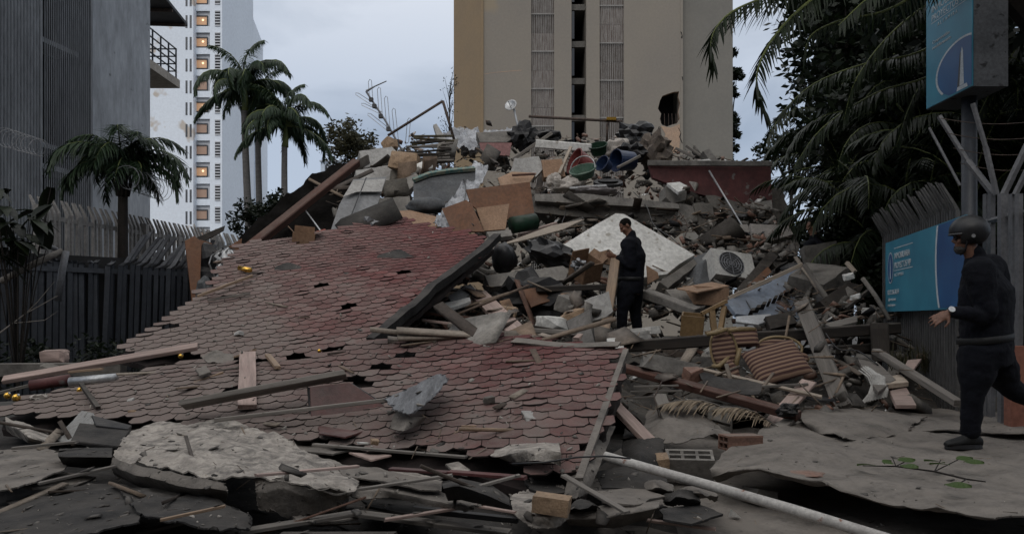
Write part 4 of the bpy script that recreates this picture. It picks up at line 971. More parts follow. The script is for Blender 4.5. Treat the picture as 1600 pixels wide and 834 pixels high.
def shard(c, half, m, label, name, cat, s, rot, ir):
    """angular broken piece: convex hull of a jittered box with chipped corners, its faces roughened"""
    rr = random.Random(s * 7 + 1); bm = bmesh.new()
    for i in (-1, 1):
        for j in (-1, 1):
            for k in (-1, 1):
                q = Vector((i, j, k))
                for _ in range(2 if ir > .1 else 3): bm.verts.new(Vector((i * (1 - ir * rr.random()), j * (1 - ir * rr.random()), k * (1 - ir * 1.2 * rr.random()))))
    if ir > .2:
        for _ in range(6): v = Vector((rr.gauss(0, 1), rr.gauss(0, 1), rr.gauss(0, 1))).normalized() * rr.uniform(.95, 1.12); bm.verts.new(v)
    res = bmesh.ops.convex_hull(bm, input=bm.verts)
    bmesh.ops.delete(bm, geom=list({g for k in ('geom_interior', 'geom_unused') for g in res[k] if isinstance(g, bmesh.types.BMVert)}), context='VERTS')
    bmesh.ops.triangulate(bm, faces=bm.faces); bmesh.ops.subdivide_edges(bm, edges=bm.edges, cuts=2, use_grid_fill=True)
    Rm = (rot or Euler((rr.uniform(-.3, .3), rr.uniform(-.3, .3), rr.uniform(-.6, .6)))).to_matrix()
    for v in bm.verts:
        n_ = v.co.normalized(); v.co += n_ * (noise.noise(v.co * 3 + Vector((s, 0, 0))) * .10 + noise.noise(v.co * 8 + Vector((0, s, 0))) * .05)
        v.co = Rm @ Vector((v.co.x * half[0], v.co.y * half[1], v.co.z * half[2]))
    mb = MB(); bm.verts.index_update(); mb.add([v.co + c for v in bm.verts], [[v.index for v in f.verts] for f in bm.faces]); bm.free()
    return mb.build(name, m, None, label=label, cat=cat)
def lump(p, sx, sy, sz, m, label, name='rock', cat='rock', sub=3, rough=.35, fac=2.2, rot=None, parent=None, group=None, flat=True, box=0.0):
    """irregular lump with half sizes in metres, resting at p (its centre)"""
    SEED[0] += 1; s = SEED[0]; c = pt(p)
    if cat in ('rock', 'block', 'plaster', 'brick', 'scrap') and flat: return shard(c, (sx, sy, sz), m, label, name, cat, s, rot, 0.06 if box > .8 else .3 if box > .5 else .45)
    bm = bmesh.new(); bmesh.ops.create_icosphere(bm, subdivisions=sub, radius=1.0)
    Rm = (rot or Euler((0, 0, 0))).to_matrix()
    for v in bm.verts:
        d = v.co.normalized()
        if box: e = max(abs(d.x), abs(d.y), abs(d.z)); d = d * (1 - box) + d / e * box
        k = 1 + rough * noise.noise(d * fac * .6 + Vector((s * 3.1, s, 0))) + rough * .4 * noise.noise(d * fac * 2.3 + Vector((s, 0, s)))
        v.co = Rm @ Vector((d.x * sx * k, d.y * sy * k, d.z * sz * k))
    mb = MB(); bm.verts.index_update(); mb.add([v.co + c for v in bm.verts], [[v.index for v in f.verts] for f in bm.faces]); bm.free()
    return mb.build(name, m, parent, smooth=not flat, label=label, cat=cat, group=group)
def cr(a, b_, c, d, t): return .5 * ((2 * b_) + (c - a) * t + (2 * a - 5 * b_ + 4 * c - d) * t * t + (3 * b_ - a - 3 * c + d) * t ** 3)
def sheet(rows, m, label, name='felt_sheet', cat='roofing felt', nu=48, nv=28, amp=.012, th=.008, jag=.02, fs=1.0, parent=None, mode='z', kind=None, group=None, stiff=.75):
    C = [[(G(*p) if mode == 'z' else pt(p)) for p in r] for r in rows]; nr, nc = len(C), len(C[0]); SEED[0] += 1; s = SEED[0]
    def ev(u, v):
        u = min(max(u, 0), 1) * (nc - 1); v = min(max(v, 0), 1) * (nr - 1); i = min(int(u), nc - 2); j = min(int(v), nr - 2); fu, fv = u - i, v - j
        rowv = [cr(C[jj][max(i - 1, 0)], C[jj][i], C[jj][i + 1], C[jj][min(i + 2, nc - 1)], fu) for jj in (max(j - 1, 0), j, j + 1, min(j + 2, nr - 1))]
        A_ = cr(*rowv, fv); B_ = C[j][i].lerp(C[j][i + 1], fu).lerp(C[j + 1][i].lerp(C[j + 1][i + 1], fu), fv); return A_.lerp(B_, stiff)
    V = []
    for jv in range(nv):
        for iu in range(nu):
            u, v = iu / (nu - 1), jv / (nv - 1)
            e = lambda q, o: (noise.noise(Vector((q * 9 + s, o, s * .7))) + .5 * noise.noise(Vector((q * 31 + s, o, 3)))) * jag * 1.8
            if jv == 0: v += abs(e(u, 1))
            if jv == nv - 1: v -= abs(e(u, 2))
            if iu == 0: u += abs(e(v, 3))
            if iu == nu - 1: u -= abs(e(v, 4))
            p = ev(u, v); p.z += (noise.noise(p * 2.2 * fs + Vector((s, 0, 0))) + .5 * noise.noise(p * 6 * fs + Vector((0, s, 0))) + .2 * noise.noise(p * 17 * fs)) * amp - (abs(noise.noise(p * 1.9 * fs + Vector((s * .37, s, 0)))) ** .7 * 2.2 + abs(noise.noise(p * 5.1 * fs + Vector((0, s * .37, s)))) ** .8 * .8 - .9) * amp; V.append(p)
    o = grid_mesh(name, V, nu, nv, m, label=label, cat=cat, kind=kind, parent=parent, group=group)
    md = o.modifiers.new('thickness', 'SOLIDIFY'); md.thickness = th; md.offset = -1; es = o.modifiers.new('edges', 'EDGE_SPLIT'); es.split_angle = math.radians(42)
    return o
def pole(pts, r, m, label, name='pole', cat='pole', n=8, parent=None):
    mb = MB(); mb.tube([pt(p) for p in pts], r, n); return mb.build(name, m, parent, smooth=True, label=label, cat=cat)

# ------------------------------------------------------------------ foreground felt, left to right
base_rows = [[(px, 668, z) for px, z in ((-250, .0), (100, .02), (350, .04), (600, .02), (850, -.02), (1010, -.08))],
             [(px, 735, z) for px, z in ((-250, -.1), (100, -.08), (350, -.1), (600, -.12), (850, -.13), (1020, -.16))],
             [(px, 834, z) for px, z in ((-250, -.16), (100, -.14), (350, -.15), (600, -.2), (850, -.17), (1060, -.2))],
             [(px, 1100, z) for px, z in ((-350, -.2), (50, -.18), (350, -.18), (600, -.2), (850, -.2), (1150, -.22))],
             [(px, 1900, z) for px, z in ((-950, -.22), (-250, -.2), (350, -.2), (600, -.2), (1050, -.22), (1650, -.22))]]
sheet(base_rows, m_feltd, 'dark roofing felt spread under the foreground debris', amp=.03, nu=90, nv=60)
sheet([[(1000, 668, -.06), (1150, 668, -.05), (1300, 664, -.06), (1500, 664, -.08), (1800, 664, -.1)], [(930, 730, -.12), (1150, 740, -.2), (1300, 740, -.22), (1500, 740, -.22), (1900, 740, -.22)],
       [(850, 800, -.15), (1100, 800, -.2), (1300, 810, -.22), (1500, 834, -.22), (1900, 834, -.22)], [(780, 900, -.17), (1100, 900, -.2), (1300, 900, -.22), (1500, 950, -.22), (2100, 950, -.22)],
       [(700, 1600, -.17), (1200, 1600, -.2), (1700, 1600, -.22), (2300, 1600, -.22), (3300, 1600, -.22)]], m_felt, 'bottom layer of grey roofing felt under the white pipe', amp=.02, nu=70, nv=50)
roll = empty('felt_roll', G(370, 770, 0), 'large gritty grey felt roll folded over at the lower left', 'roofing felt')
sheet([[(200, 672, .20), (290, 658, .23), (372, 660, .24), (440, 682, .22), (500, 712, .18), (562, 742, .13)], [(188, 690, .22), (280, 682, .235), (365, 690, .24), (440, 708, .22), (500, 730, .18), (562, 752, .13)],
       [(178, 706, .21), (262, 712, .235), (345, 728, .235), (420, 734, .22), (500, 748, .17), (560, 760, .12)], [(174, 718, .18), (252, 730, .21), (335, 748, .20), (397, 744, .205), (480, 758, .16), (556, 768, .11)]], m_feltl, None, 'top_sheet', None, amp=.022, nu=90, nv=40, jag=.015, parent=roll, fs=1.8)
sheet([[(176, 714, .19), (215, 722, .215), (262, 734, .21), (310, 745, .20), (352, 754, .185)], [(172, 726, .15), (212, 738, .175), (262, 752, .165), (312, 764, .15), (356, 766, .15)], [(176, 740, .08), (215, 753, .09), (265, 768, .08), (315, 778, .07), (356, 778, .08)], [(188, 744, .03), (222, 760, .03), (268, 776, .02), (316, 788, .01), (350, 786, .02)]], m_felt, None, 'folded_lip', None, amp=.012, nu=60, nv=26, parent=roll)
sheet([[(396, 742, .205), (440, 748, .19), (490, 756, .165), (556, 766, .115)], [(398, 765, .14), (445, 768, .13), (490, 772, .11), (540, 778, .07)], [(402, 800, .02), (445, 806, .0), (490, 802, .0), (524, 796, .01)]], m_felt, None, 'hanging_flap', None, amp=.016, nu=54, nv=26, jag=.07, parent=roll, fs=2)
sheet([[(-60, 705, .08), (20, 700, .10), (70, 700, .11), (108, 706, .12)], [(-60, 735, .09), (20, 728, .11), (75, 725, .12), (106, 724, .12)], [(-60, 778, .10), (10, 764, .12), (60, 750, .13), (100, 734, .14)]],
      m_felt, 'smooth grey felt flap at the far lower left', amp=.012, jag=.03)
sheet([[(-80, 800, .0), (40, 774, .04), (110, 756, .06), (182, 752, .07)], [(-80, 840, .03), (50, 812, .07), (140, 790, .09), (222, 782, .09)], [(-80, 890, .06), (60, 854, .10), (150, 834, .11), (218, 816, .11)]],
      m_feltd, 'broad curled felt sheet in the lower left corner', amp=.014, jag=.03)
sheet([[(180, 752, .07), (260, 764, .09), (340, 776, .10), (392, 804, .07)], [(190, 774, .09), (268, 790, .11), (345, 804, .10), (396, 812, .07)], [(216, 804, .11), (286, 822, .11), (345, 829, .09), (390, 822, .07)]],
      m_feltd, 'felt fold under the large gritty roll', amp=.016, jag=.04, fs=1.6)
for a_, c_, w_, h_, m_, lb in (((400, 742, 'z', .30), (560, 728, 'z', .26), 10, 4, m_wpink, 'thin pinkish board lying on the gritty roll'), ((560, 764, 'z', .16), (706, 742, 'z', .24), 12, 4, m_wgrey, 'grey board crossing above the torn felt strip'), ((600, 812, 'z', .0), (760, 786, 'z', .06), 11, 4, m_wpink, 'pinkish board in the dark gap at the bottom centre'),
        ((730, 764, 'z', .2), (812, 742, 'z', .24), 8, 4, m_wgrey, 'short grey board over the rolled felt tube'), ((440, 834, 'z', .0), (620, 834, 'z', .02), 14, 5, m_wdark, 'dark board at the very bottom centre'), ((880, 742, 'z', .12), (980, 800, 'z', .02), 12, 4, m_wgrey, 'grey board slanting left of the white pipe'),
        ((20, 700, 'z', .2), (120, 690, 'z', .24), 10, 4, m_wgrey, 'grey board behind the far left felt flap'), ((1010, 812, 'z', -.1), (1120, 826, 'z', -.12), 10, 4, m_wpink, 'thin pinkish board near the white plaster shard'), ((250, 812, 'z', .16), (352, 790, 'z', .2), 8, 4, m_wtan, 'tan lath lying on the felt fold')):
    plank(a_, c_, w_, h_, m_, lb, rag=.6)
sheet([[(8, 650, .22), (45, 664, .22), (86, 680, .16)], [(8, 664, .2), (45, 682, .2), (78, 690, .14)], [(10, 672, .12), (42, 692, .12), (72, 694, .10)]], m_feltl, 'ragged grey felt curl at the left edge', amp=.012, nu=26, nv=16)
sheet([[(128, 640, .30), (146, 645, .30), (150, 655, .26)], [(108, 662, .22), (128, 666, .22), (140, 672, .2)], [(82, 684, .14), (104, 692, .12), (118, 690, .12)]], mat('felt_pale_grit', (0.36, .355, .34), (.26, .255, .245), 40, bump=.7), 'pale gritty felt strip standing above the left flap', amp=.006, nu=26, nv=20)
board([(124, 660), (205, 668), (186, 697), (110, 688)], 5.35, .1, -1.2, m_feltd, 'flat dark slate panel beside the gritty felt roll', th=.02, name='slate_sheet', cat='slate')
board([(143, 648), (206, 664), (200, 670), (150, 664)], 5.55, .1, -1.0, m_blacks, 'thin black strip behind the dark slate panel', th=.015, name='black_strip', cat='strip')
sheet([[(92, 700, .18), (130, 698, .19), (176, 698, .18)], [(90, 712, .2), (130, 712, .21), (176, 712, .2)], [(100, 728, .1), (130, 730, .1), (176, 728, .1)]], m_feltd, 'short black felt roll under the dark slate panel', amp=.006, nu=30, nv=18)
plank((60, 755, 'z', .12), (180, 728, 'z', .16), 9, 4, m_wgrey, 'thin grey board wedged under the felt roll')
plank((212, 834, 'z', -.05), (300, 812, 'z', .02), 22, 5, m_wgrey, 'grey board stub at the bottom beneath the felt fold')
plank((330, 838, 'z', -.02), (562, 800, 'z', .04), 24, 6, m_wgrey, 'cracked pale grey board along the bottom edge')
plank((545, 800, 'z', .0), (800, 832, 'z', -.06), 26, 6, m_wgrey, 'dusty grey board running to the bottom centre', rag=.6)
plank((640, 772, 'z', .02), (806, 800, 'z', .0), 9, 3, m_wpink, 'thin pinkish lath below the dark felt roll')
plank((645, 795, 'z', -.05), (810, 812, 'z', -.08), 12, 9, m_black, 'black pipe half hidden under the pinkish lath', name='black_pipe', cat='pipe')
sheet([[(540, 755, .10), (600, 748, .10), (690, 770, .08), (760, 790, .06)], [(530, 768, .09), (600, 764, .10), (690, 782, .08), (740, 796, .05)], [(560, 780, .06), (610, 776, .06), (680, 790, .05), (730, 800, .03)]],
      m_felt, 'torn felt strip pointing right from the gritty roll', amp=.01, nu=40, nv=14, jag=.06)
sheet([[(520, 726, .16), (590, 732, .15), (650, 742, .14), (692, 750, .13)], [(535, 742, .14), (600, 750, .14), (655, 764, .12), (690, 766, .11)]], m_felt, 'felt offcut lying above the torn felt strip', amp=.01, nu=40, nv=10, jag=.05)
sheet([[(690, 752, .2), (720, 746, .22), (770, 758, .2), (796, 776, .16)], [(692, 764, .22), (718, 760, .24), (762, 774, .22), (798, 790, .15)], [(700, 782, .08), (722, 782, .08), (760, 790, .07), (798, 796, .06)]], m_feltd, 'dark rolled felt tube in front of the red strip', amp=.004, nu=34, nv=20)
plank((610, 732, 'z', .20), (700, 738, 'z', .2), 16, 4, m_maroon, 'left half of the dull red flashing strip', name='flashing', cat='flashing')
plank((702, 737, 'z', .21), (822, 746, 'z', .2), 18, 5, m_maroon, 'right half of the dull red flashing strip', name='flashing', cat='flashing')
plank((490, 694, 'z', .24), (728, 714, 'z', .24), 10, 4, m_wgrey, 'long thin grey board below the lower roof sheet')
board([(545, 706), (612, 710), (580, 718)], 5.2, 0, -1.2, m_wpink, 'small pink triangular board scrap', th=.012)
board([(696, 724), (716, 720), (735, 733), (730, 741), (712, 738)], 4.95, 0, -1.0, m_feltl, 'small square felt scrap on the red flashing', th=.014, jag=.008, name='felt_scrap', cat='roofing felt')
sheet([[(758, 708, .16), (800, 695, .2), (850, 690, .22), (875, 692, .22)], [(775, 714, .17), (810, 706, .22), (850, 702, .24), (876, 706, .24)], [(790, 720, .14), (815, 722, .16), (855, 722, .18), (877, 730, .14)]], m_feltl, 'curled grey felt scrap with a wire across it', amp=.008, nu=36, nv=18)
pole([(800, 724, 'z', .2), (850, 722, 'z', .22), (900, 714, 'z', .24), (945, 712, 'z', .22), (985, 716, 'z', .2)], .006, m_black, 'thin black cable crossing the curled felt scrap', 'cable', 'cable', 6)
lump((846, 664, 'z', .27), .155, .09, .075, m_conclt, 'large pale mortar lump lying on the lower roof', 'mortar_lump', 'rock', box=.6, rough=.2)
for (x, y, sx, sy, lb) in ((888, 660, .045, .03, 'left one of the two white plaster flakes beside the mortar lump'), (904, 664, .055, .035, 'right one of the two white plaster flakes beside the mortar lump')):
    lump((x, y, 'z', .22), sx, sy, .015, m_white, lb, 'plaster_flake', 'plaster', 2, .3)
pole([(718, 670, 'z', .3), (816, 672, 'z', .26)], .013, m_wtan, 'broken broom handle beside the mortar lump', 'broom_handle', 'stick')
lump((795, 618, 'z', .42), .05, .04, .025, m_conc, 'grey stone on the middle of the lower roof', rough=.3)
lump((764, 624, 'z', .42), .045, .03, .025, m_concd, 'dark stone left of the middle of the lower roof', rough=.3)
lump((806, 654, 'z', .27), .04, .03, .03, m_concd, 'dark mossy stone touching the broom handle')
lump((846, 680, 'z', .22), .022, .02, .018, m_conclt, 'small round pebble below the mortar lump')
board([(884, 604), (900, 606), (916, 626), (908, 632), (892, 628), (878, 612)], 6.1, 0, -2.0, m_felt, 'loose tongue of grey felt on the lower roof', th=.015, name='felt_tongue', cat='roofing felt')
lump((862, 787, 'z', .05), .095, .06, .045, m_brickt, 'tan half brick on the felt at the bottom centre', 'half_brick', 'brick', box=.85, rough=.12, rot=Euler((0, .1, -.2)))
sheet([[(795, 770, .0), (830, 760, .02), (880, 755, .02)], [(800, 800, .0), (850, 805, .0), (890, 795, .0)], [(830, 824, -.06), (870, 826, -.08), (890, 812, -.06)]], m_feltl, 'gritty felt tongue under the tan half brick', amp=.012, nu=36, nv=24, jag=.06)
sheet([[(935, 660, .2), (950, 658, .22), (962, 664, .2)], [(915, 695, .17), (932, 692, .2), (950, 694, .17)], [(890, 735, .1), (915, 735, .12), (935, 735, .1)], [(880, 775, .0), (900, 778, .02), (918, 772, .0)]], m_felt, 'long felt strip hanging down the right end of the lower roof', amp=.012, nu=20, nv=44, jag=.03)
sheet([[(885, 800, -.04), (960, 785, .0), (1032, 782, .02)], [(882, 812, -.06), (950, 808, -.04), (1030, 792, .03)], [(888, 820, -.12), (960, 824, -.12), (1010, 812, -.08)]], m_felt, 'smooth felt leaf curling up left of the white pipe', amp=.008, nu=40, nv=20)
sheet([[(930, 738, .0), (980, 728, .04), (1040, 742, .02)], [(940, 760, .0), (990, 762, .0), (1050, 772, -.04)]], m_feltd, 'dark felt flap just left of the white pipe', amp=.01, nu=30, nv=14)
for k, (x, y, lb) in enumerate(((905, 794, 'rolled black felt scrap beside the felt leaf'), (1022, 762, 'small torn felt scrap above the white shard'), (1062, 778, 'crumpled felt scrap under the middle of the white pipe'), (1090, 768, 'second crumpled felt scrap under the white pipe'))):
    sheet([[(x - 32, y - 4, -.04), (x, y - 12, .02), (x + 30, y - 8, -.02)], [(x - 26, y + 6, -.06), (x, y, .03), (x + 34, y + 4, -.02)], [(x - 20, y + 14, -.14), (x + 4, y + 12, -.12), (x + 30, y + 16, -.14)]], m_feltd if k % 2 == 0 else m_felt, lb, 'felt_scrap', amp=.02, nu=24, nv=14, jag=.06, fs=1.6)
wp = [G(945, 712, .16), G(1030, 736, .10), G(1130, 764, .05), G(1240, 796, .0), G(1362, 834, -.05), G(1420, 852, -.08)]
mb = MB(); mb.tube(wp, .029, 14)
mb.build('white_pipe', m_pipe, smooth=True, label='long chipped white pipe slanting across the lower right foreground', cat='pipe')
lump((1187, 774, 'z', -.16), .10, .08, .055, m_conc, 'grey stone under the lip of the big right felt sheet', box=.5)
mb = MB(); mb.add([G(1138, 806, -.19), G(1158, 808, -.19), G(1150, 802, -.19), G(1142, 794, -.14)], [(0, 1, 3), (1, 2, 3), (2, 0, 3), (0, 2, 1)]); mb.build('plaster_shard', m_white, label='pointed white plaster shard below the white pipe', cat='plaster')
# big right felt sheet with its lifted near lip
sheet([[(1235, 640, .06), (1330, 640, .03), (1420, 634, .06), (1520, 640, .06), (1720, 650, .02)], [(1195, 668, .1), (1300, 668, .06), (1400, 665, .04), (1520, 680, .01), (1740, 690, .02)], [(1130, 705, .05), (1260, 700, .1), (1380, 710, .01), (1520, 715, .01), (1780, 740, 0)],
       [(1108, 732, .0), (1240, 728, .07), (1380, 752, .01), (1540, 780, .01), (1800, 800, .02)], [(1112, 747, -.06), (1185, 734, .06), (1270, 752, .03), (1395, 782, .0), (1560, 812, .01)], [(1120, 752, -.1), (1190, 740, .02), (1275, 757, .0), (1400, 788, -.03), (1562, 818, -.02)]],
      m_felt, 'big grey felt sheet the walking officer steps on', amp=.022, nu=110, nv=60, jag=.01)
sheet([[(1235, 636, .1), (1300, 628, .12), (1380, 640, .1), (1450, 650, .08)], [(1250, 655, .14), (1300, 662, .12), (1370, 660, .1), (1430, 664, .05)], [(1265, 672, .06), (1310, 682, .08), (1325, 688, .06), (1420, 676, .02)]], m_felt, 'folded upper felt layer beside the grey diagonal plank', amp=.018, nu=50, nv=24, jag=.04)
sheet([[(1420, 668, .06), (1470, 655, .1), (1560, 660, .1), (1640, 665, .08)], [(1415, 676, .02), (1470, 672, .05), (1560, 676, .05), (1640, 680, .05)]], m_felt, 'raised felt ridge behind the officer boot', amp=.012, nu=50, nv=12, jag=.06)
lump((1256, 740, 'z', .03), .14, .10, .018, m_brick, 'reddish patch showing through the big felt sheet', 'torn_patch', 'patch', 3, .25)
# fallen twig with leaves
tw_ = empty('leafy_twig', G(1430, 735, .02), 'fallen green leafy twig lying on the big felt sheet', 'twig')
mb = MB(); tp = [G(1348, 727, .05), G(1400, 728, .06), G(1460, 736, .06), G(1510, 748, .05), G(1540, 752, .04)]; mb.tube(tp, [.003, .005, .006, .006, .004], 6)
for a, c in ((1, (1395, 716)), (2, (1470, 718)), (2, (1500, 716)), (3, (1490, 760)), (1, (1415, 720))): mb.tube([tp[a], G(c[0], c[1], .08)], [.004, .003], 5)
mb.build('stem', m_bark, tw_)
for (x, y, dx, dy) in ((1362, 727, -.09, 0), (1408, 720, .10, .02), (1412, 728, .06, -.06), (1470, 722, -.08, .05), (1500, 718, .1, .03), (1478, 726, -.09, .02), (1484, 758, .09, -.05), (1385, 724, .06, .06), (1512, 722, .08, -.04)):
    mb = MB(); p = G(x, y, .08); d = Vector((dx, dy, .01)); s = Vector((-d.y, d.x, .01)); n_ = 7; vs_ = []
    for i in range(n_): t = i / (n_ - 1); w_ = .42 * math.sin(math.pi * t ** .8); vs_ += [p + d * (t - .2) * 1.3 + s * w_ + Vector((0, 0, .01 * math.sin(3 * t))), p + d * (t - .2) * 1.3 - s * w_ + Vector((0, 0, .008 - .02 * t))]
    mb.add(vs_, [(2 * i, 2 * i + 1, 2 * i + 3, 2 * i + 2) for i in range(n_ - 1)]); mb.build('leaf', m_leafb, tw_)

for (pts_, Y_, b_, m_, lb, nm, ct) in (
    ([(8, 756), (40, 744), (96, 740), (150, 748), (120, 760), (50, 766)], 4.75, -2.2, m_felt, 'thin felt layer between the two left felt flaps', 'felt_layer', 'roofing felt'),
    ([(440, 800), (520, 790), (566, 794), (560, 812), (470, 822)], 4.25, -1.6, m_felt, 'flat torn felt piece right of the hanging flap', 'felt_layer', 'roofing felt'),
    ([(560, 742), (640, 738), (690, 752), (676, 764), (600, 760)], 4.85, -2.0, m_feltl, 'gritty flat felt piece below the dull red flashing', 'felt_layer', 'roofing felt'),
    ([(560, 776), (650, 782), (700, 796), (640, 806), (570, 794)], 4.5, -1.6, m_feltd, 'black flat felt piece in the dark gap at bottom centre', 'felt_layer', 'roofing felt'),
    ([(820, 748), (880, 742), (900, 770), (852, 776), (826, 766)], 4.75, -1.6, m_feltd, 'dark flat felt piece under the hanging strip', 'felt_layer', 'roofing felt'),
    ([(930, 770), (1000, 764), (1040, 778), (990, 792), (940, 786)], 4.5, -1.6, m_felt, 'flat torn felt piece behind the smooth felt leaf', 'felt_layer', 'roofing felt'),
    ([(1030, 800), (1090, 790), (1130, 806), (1080, 822), (1036, 814)], 4.25, -1.5, m_feltd, 'dark torn felt piece below the middle of the white pipe', 'felt_layer', 'roofing felt'),
    ([(8, 800), (60, 786), (140, 790), (176, 806), (110, 826), (20, 832)], 4.15, -1.5, m_felt, 'gritty felt layer on the lower left corner sheet', 'felt_layer', 'roofing felt'),
    ([(655, 690), (740, 694), (752, 704), (700, 710), (650, 702)], 5.45, -2.2, m_feltl, 'gritty felt patch stuck to the lower roof edge', 'felt_layer', 'roofing felt'),
    ([(420, 690), (500, 694), (560, 704), (520, 712), (440, 704)], 5.5, -2.2, m_felt, 'grey felt patch between the gritty roll and the roof', 'felt_layer', 'roofing felt')):
    board(pts_, Y_, .1, b_, m_, lb, th=.014, jag=.03, name=nm, cat=ct, seg=.05)
# ------------------------------------------------------------------ hollow blocks
def hollow(p, ax, ay, az, nx, ny, m, label, name, cat, wall=.022, axis='z'):
    """block with an nx by ny grid of open cells running along az"""
    p = Vector(p); mb = MB(); lx, ly, lz = ax.length, ay.length, az.length; ux, uy, uz = ax.normalized(), ay.normalized(), az.normalized()
    yw = [(-ly + (2 * ly - wall) * i / ny) for i in range(ny + 1)]
    for y in yw: mb.box(p + uy * (y + wall / 2), ux * lx, uy * wall / 2, uz * lz)
    for j in range(ny):
        y0_, y1_ = yw[j] + wall, yw[j + 1]
        for i in range(nx + 1):
            x = -lx + (2 * lx - wall) * i / nx + wall / 2
            mb.box(p + uy * (y0_ + y1_) / 2 + ux * x, ux * wall / 2, uy * (y1_ - y0_) / 2, uz * (lz - .001))
    mb.box(p - uz * lz * .6, ux * (lx - .002), uy * (ly - .002), uz * .01)
    return mb.build(name, m, label=label, cat=cat)
ca, sa = math.cos(-.12), math.sin(-.12)
tilt = Vector((0, .5, .866))
c = G(1077, 726, -.03); ux = Vector((ca, sa, 0)); uz = Vector((-sa * -.35, -.35, .93)).normalized(); uy = uz.cross(ux)
hollow(c, ux * .165, uy * .075, uz * .085, 3, 2, m_conc, 'grey hollow concrete block with six holes by the white pipe', 'hollow_block', 'block')
c = G(1157, 690, .08); uz = Vector((-.95, -.3, .03)).normalized(); ux = Vector((.3, -.95, 0)).normalized(); uy = uz.cross(ux)
hollow(c, ux * .07, uy * .055, uz * .15, 2, 2, m_brick, 'hollow clay brick with square holes right of the concrete block', 'hollow_brick', 'brick', .014)
lump((1030, 722, 'z', .0), .075, .06, .065, m_brickt, 'brownish broken stone beside the hollow concrete block', box=.3)
# ------------------------------------------------------------------ things lying on the roof sheets
def onU(px, py, h=.02): return PU.at(px, py) + un * h
def onL(px, py, h=.02): return PL.at(px, py) + ln * h
plank(onL(10, 606, .08), onL(312, 556, .10), 17, 7, m_wpink, 'long pinkish board along the left end of the roof sheets', roll=25, rag=.6)
plank(onL(0, 622, .05), onL(70, 608, .07), 11, 5, m_wgrey, 'short grey board at the left edge above the gold baubles')
mb = MB(); mb.tube([onL(50, 612, .06), onL(112, 602, .06)], .05, 14); mb.build('maroon_tube', m_maroon, smooth=True, label='short maroon tube at the left end of the roof', cat='tube')
mb = MB(); a, c = onL(112, 606, .06), onL(184, 600, .06); mb.tube([a, c], .042, 12); mb.build('grey_tube', m_alu, smooth=True, label='pale grey metal tube right of the maroon tube', cat='tube')
plank(onL(112, 597, .1), onL(165, 592, .1), 7, 4, m_wtan, 'thin tan lath above the pale grey tube')
for (x, y, r, q, lb) in ((28, 630, .034, 'L', 'gold bauble in front of the maroon tube'), (14, 626, .03, 'L', 'gold bauble at the very left edge'), (127, 617, .027, 'L', 'gold bauble on the end of a brown stick'), (284, 563, .026, 'L', 'gold bauble beside the long pinkish board'), (499, 548, .02, 'U', 'tiny gold bauble under the upper roof edge')):
    p = onL(x, y, r + .02) if q == 'L' else P(x, y, 7.7)
    ro = empty('gold_bauble', p - Vector((0, 0, r)), lb, 'bauble', 'gold baubles on the left of the roof')
    bm = bmesh.new(); bmesh.ops.create_uvsphere(bm, u_segments=20, v_segments=12, radius=r); mb = MB(); bm.verts.index_update(); mb.add([v.co + p for v in bm.verts], [[v.index for v in f.verts] for f in bm.faces]); bm.free(); mb.build('ball', m_gold, ro, smooth=True)
    mb = MB(); mb.tube([p + Vector((r * .6, -r * .3, r * .6)), p + Vector((r * .85, -r * .4, r * .85))], r * .3, 8); mb.build('cap', m_alu, ro)
plank(onL(131, 617, .1), onL(156, 648, .06), 7, 5, m_wdark, 'short brown stick leaning from the bauble', name='stick', cat='stick')
lump(onL(62, 628, .04), .07, .05, .03, m_bag, 'crumpled pale rag beside the gold bauble', 'rag', 'rag', rough=.6, fac=4)
lump(onL(90, 574, .12), .12, .08, .07, m_wpink, 'dusty reddish stone by the left kerb', box=.2)
lump(onL(80, 584, .06), .08, .06, .035, m_concd, 'flat dark stone below the reddish stone')
lump(onL(206, 632, .03), .03, .025, .025, m_conclt, 'pale pebble on the left part of the lower roof'); lump(onL(209, 650, .03), .035, .025, .02, m_brickt, 'tan pebble on the left part of the lower roof')
plank(onL(390, 566, .1), onL(388, 645, .05), 26, 6, m_wpink, 'wide pink board lying up the slope of the roof', roll=0)
plank(onL(420, 564, .06), onL(436, 584, .06), 9, 5, m_wtan, 'short tan stub right of the wide pink board')
plank(onL(278, 612, .03), onL(350, 590, .05), 5, 3, m_wtan, 'thin brown stick on the grey shingles', name='stick', cat='stick')
plank(onL(290, 590, .03), onL(374, 582, .05), 5, 2, m_wgrey, 'thin grey lath above the brown stick')
board([(305, 576), (322, 570), (330, 580), (312, 586)], 7.0, 0, -2, m_felt, 'grey flake left of the wide pink board', th=.02, jag=.01, name='felt_flake', cat='roofing felt')
plank(onL(290, 664, .16), onL(548, 626, .22), 30, 9, m_wgrey, 'thick grey beam lying across the lower roof', name='timber', cat='beam', roll=-20)
plank(onL(340, 680, .12), onL(662, 642, .12), 9, 6, m_wgrey, 'long narrow grey lath below the thick beam')
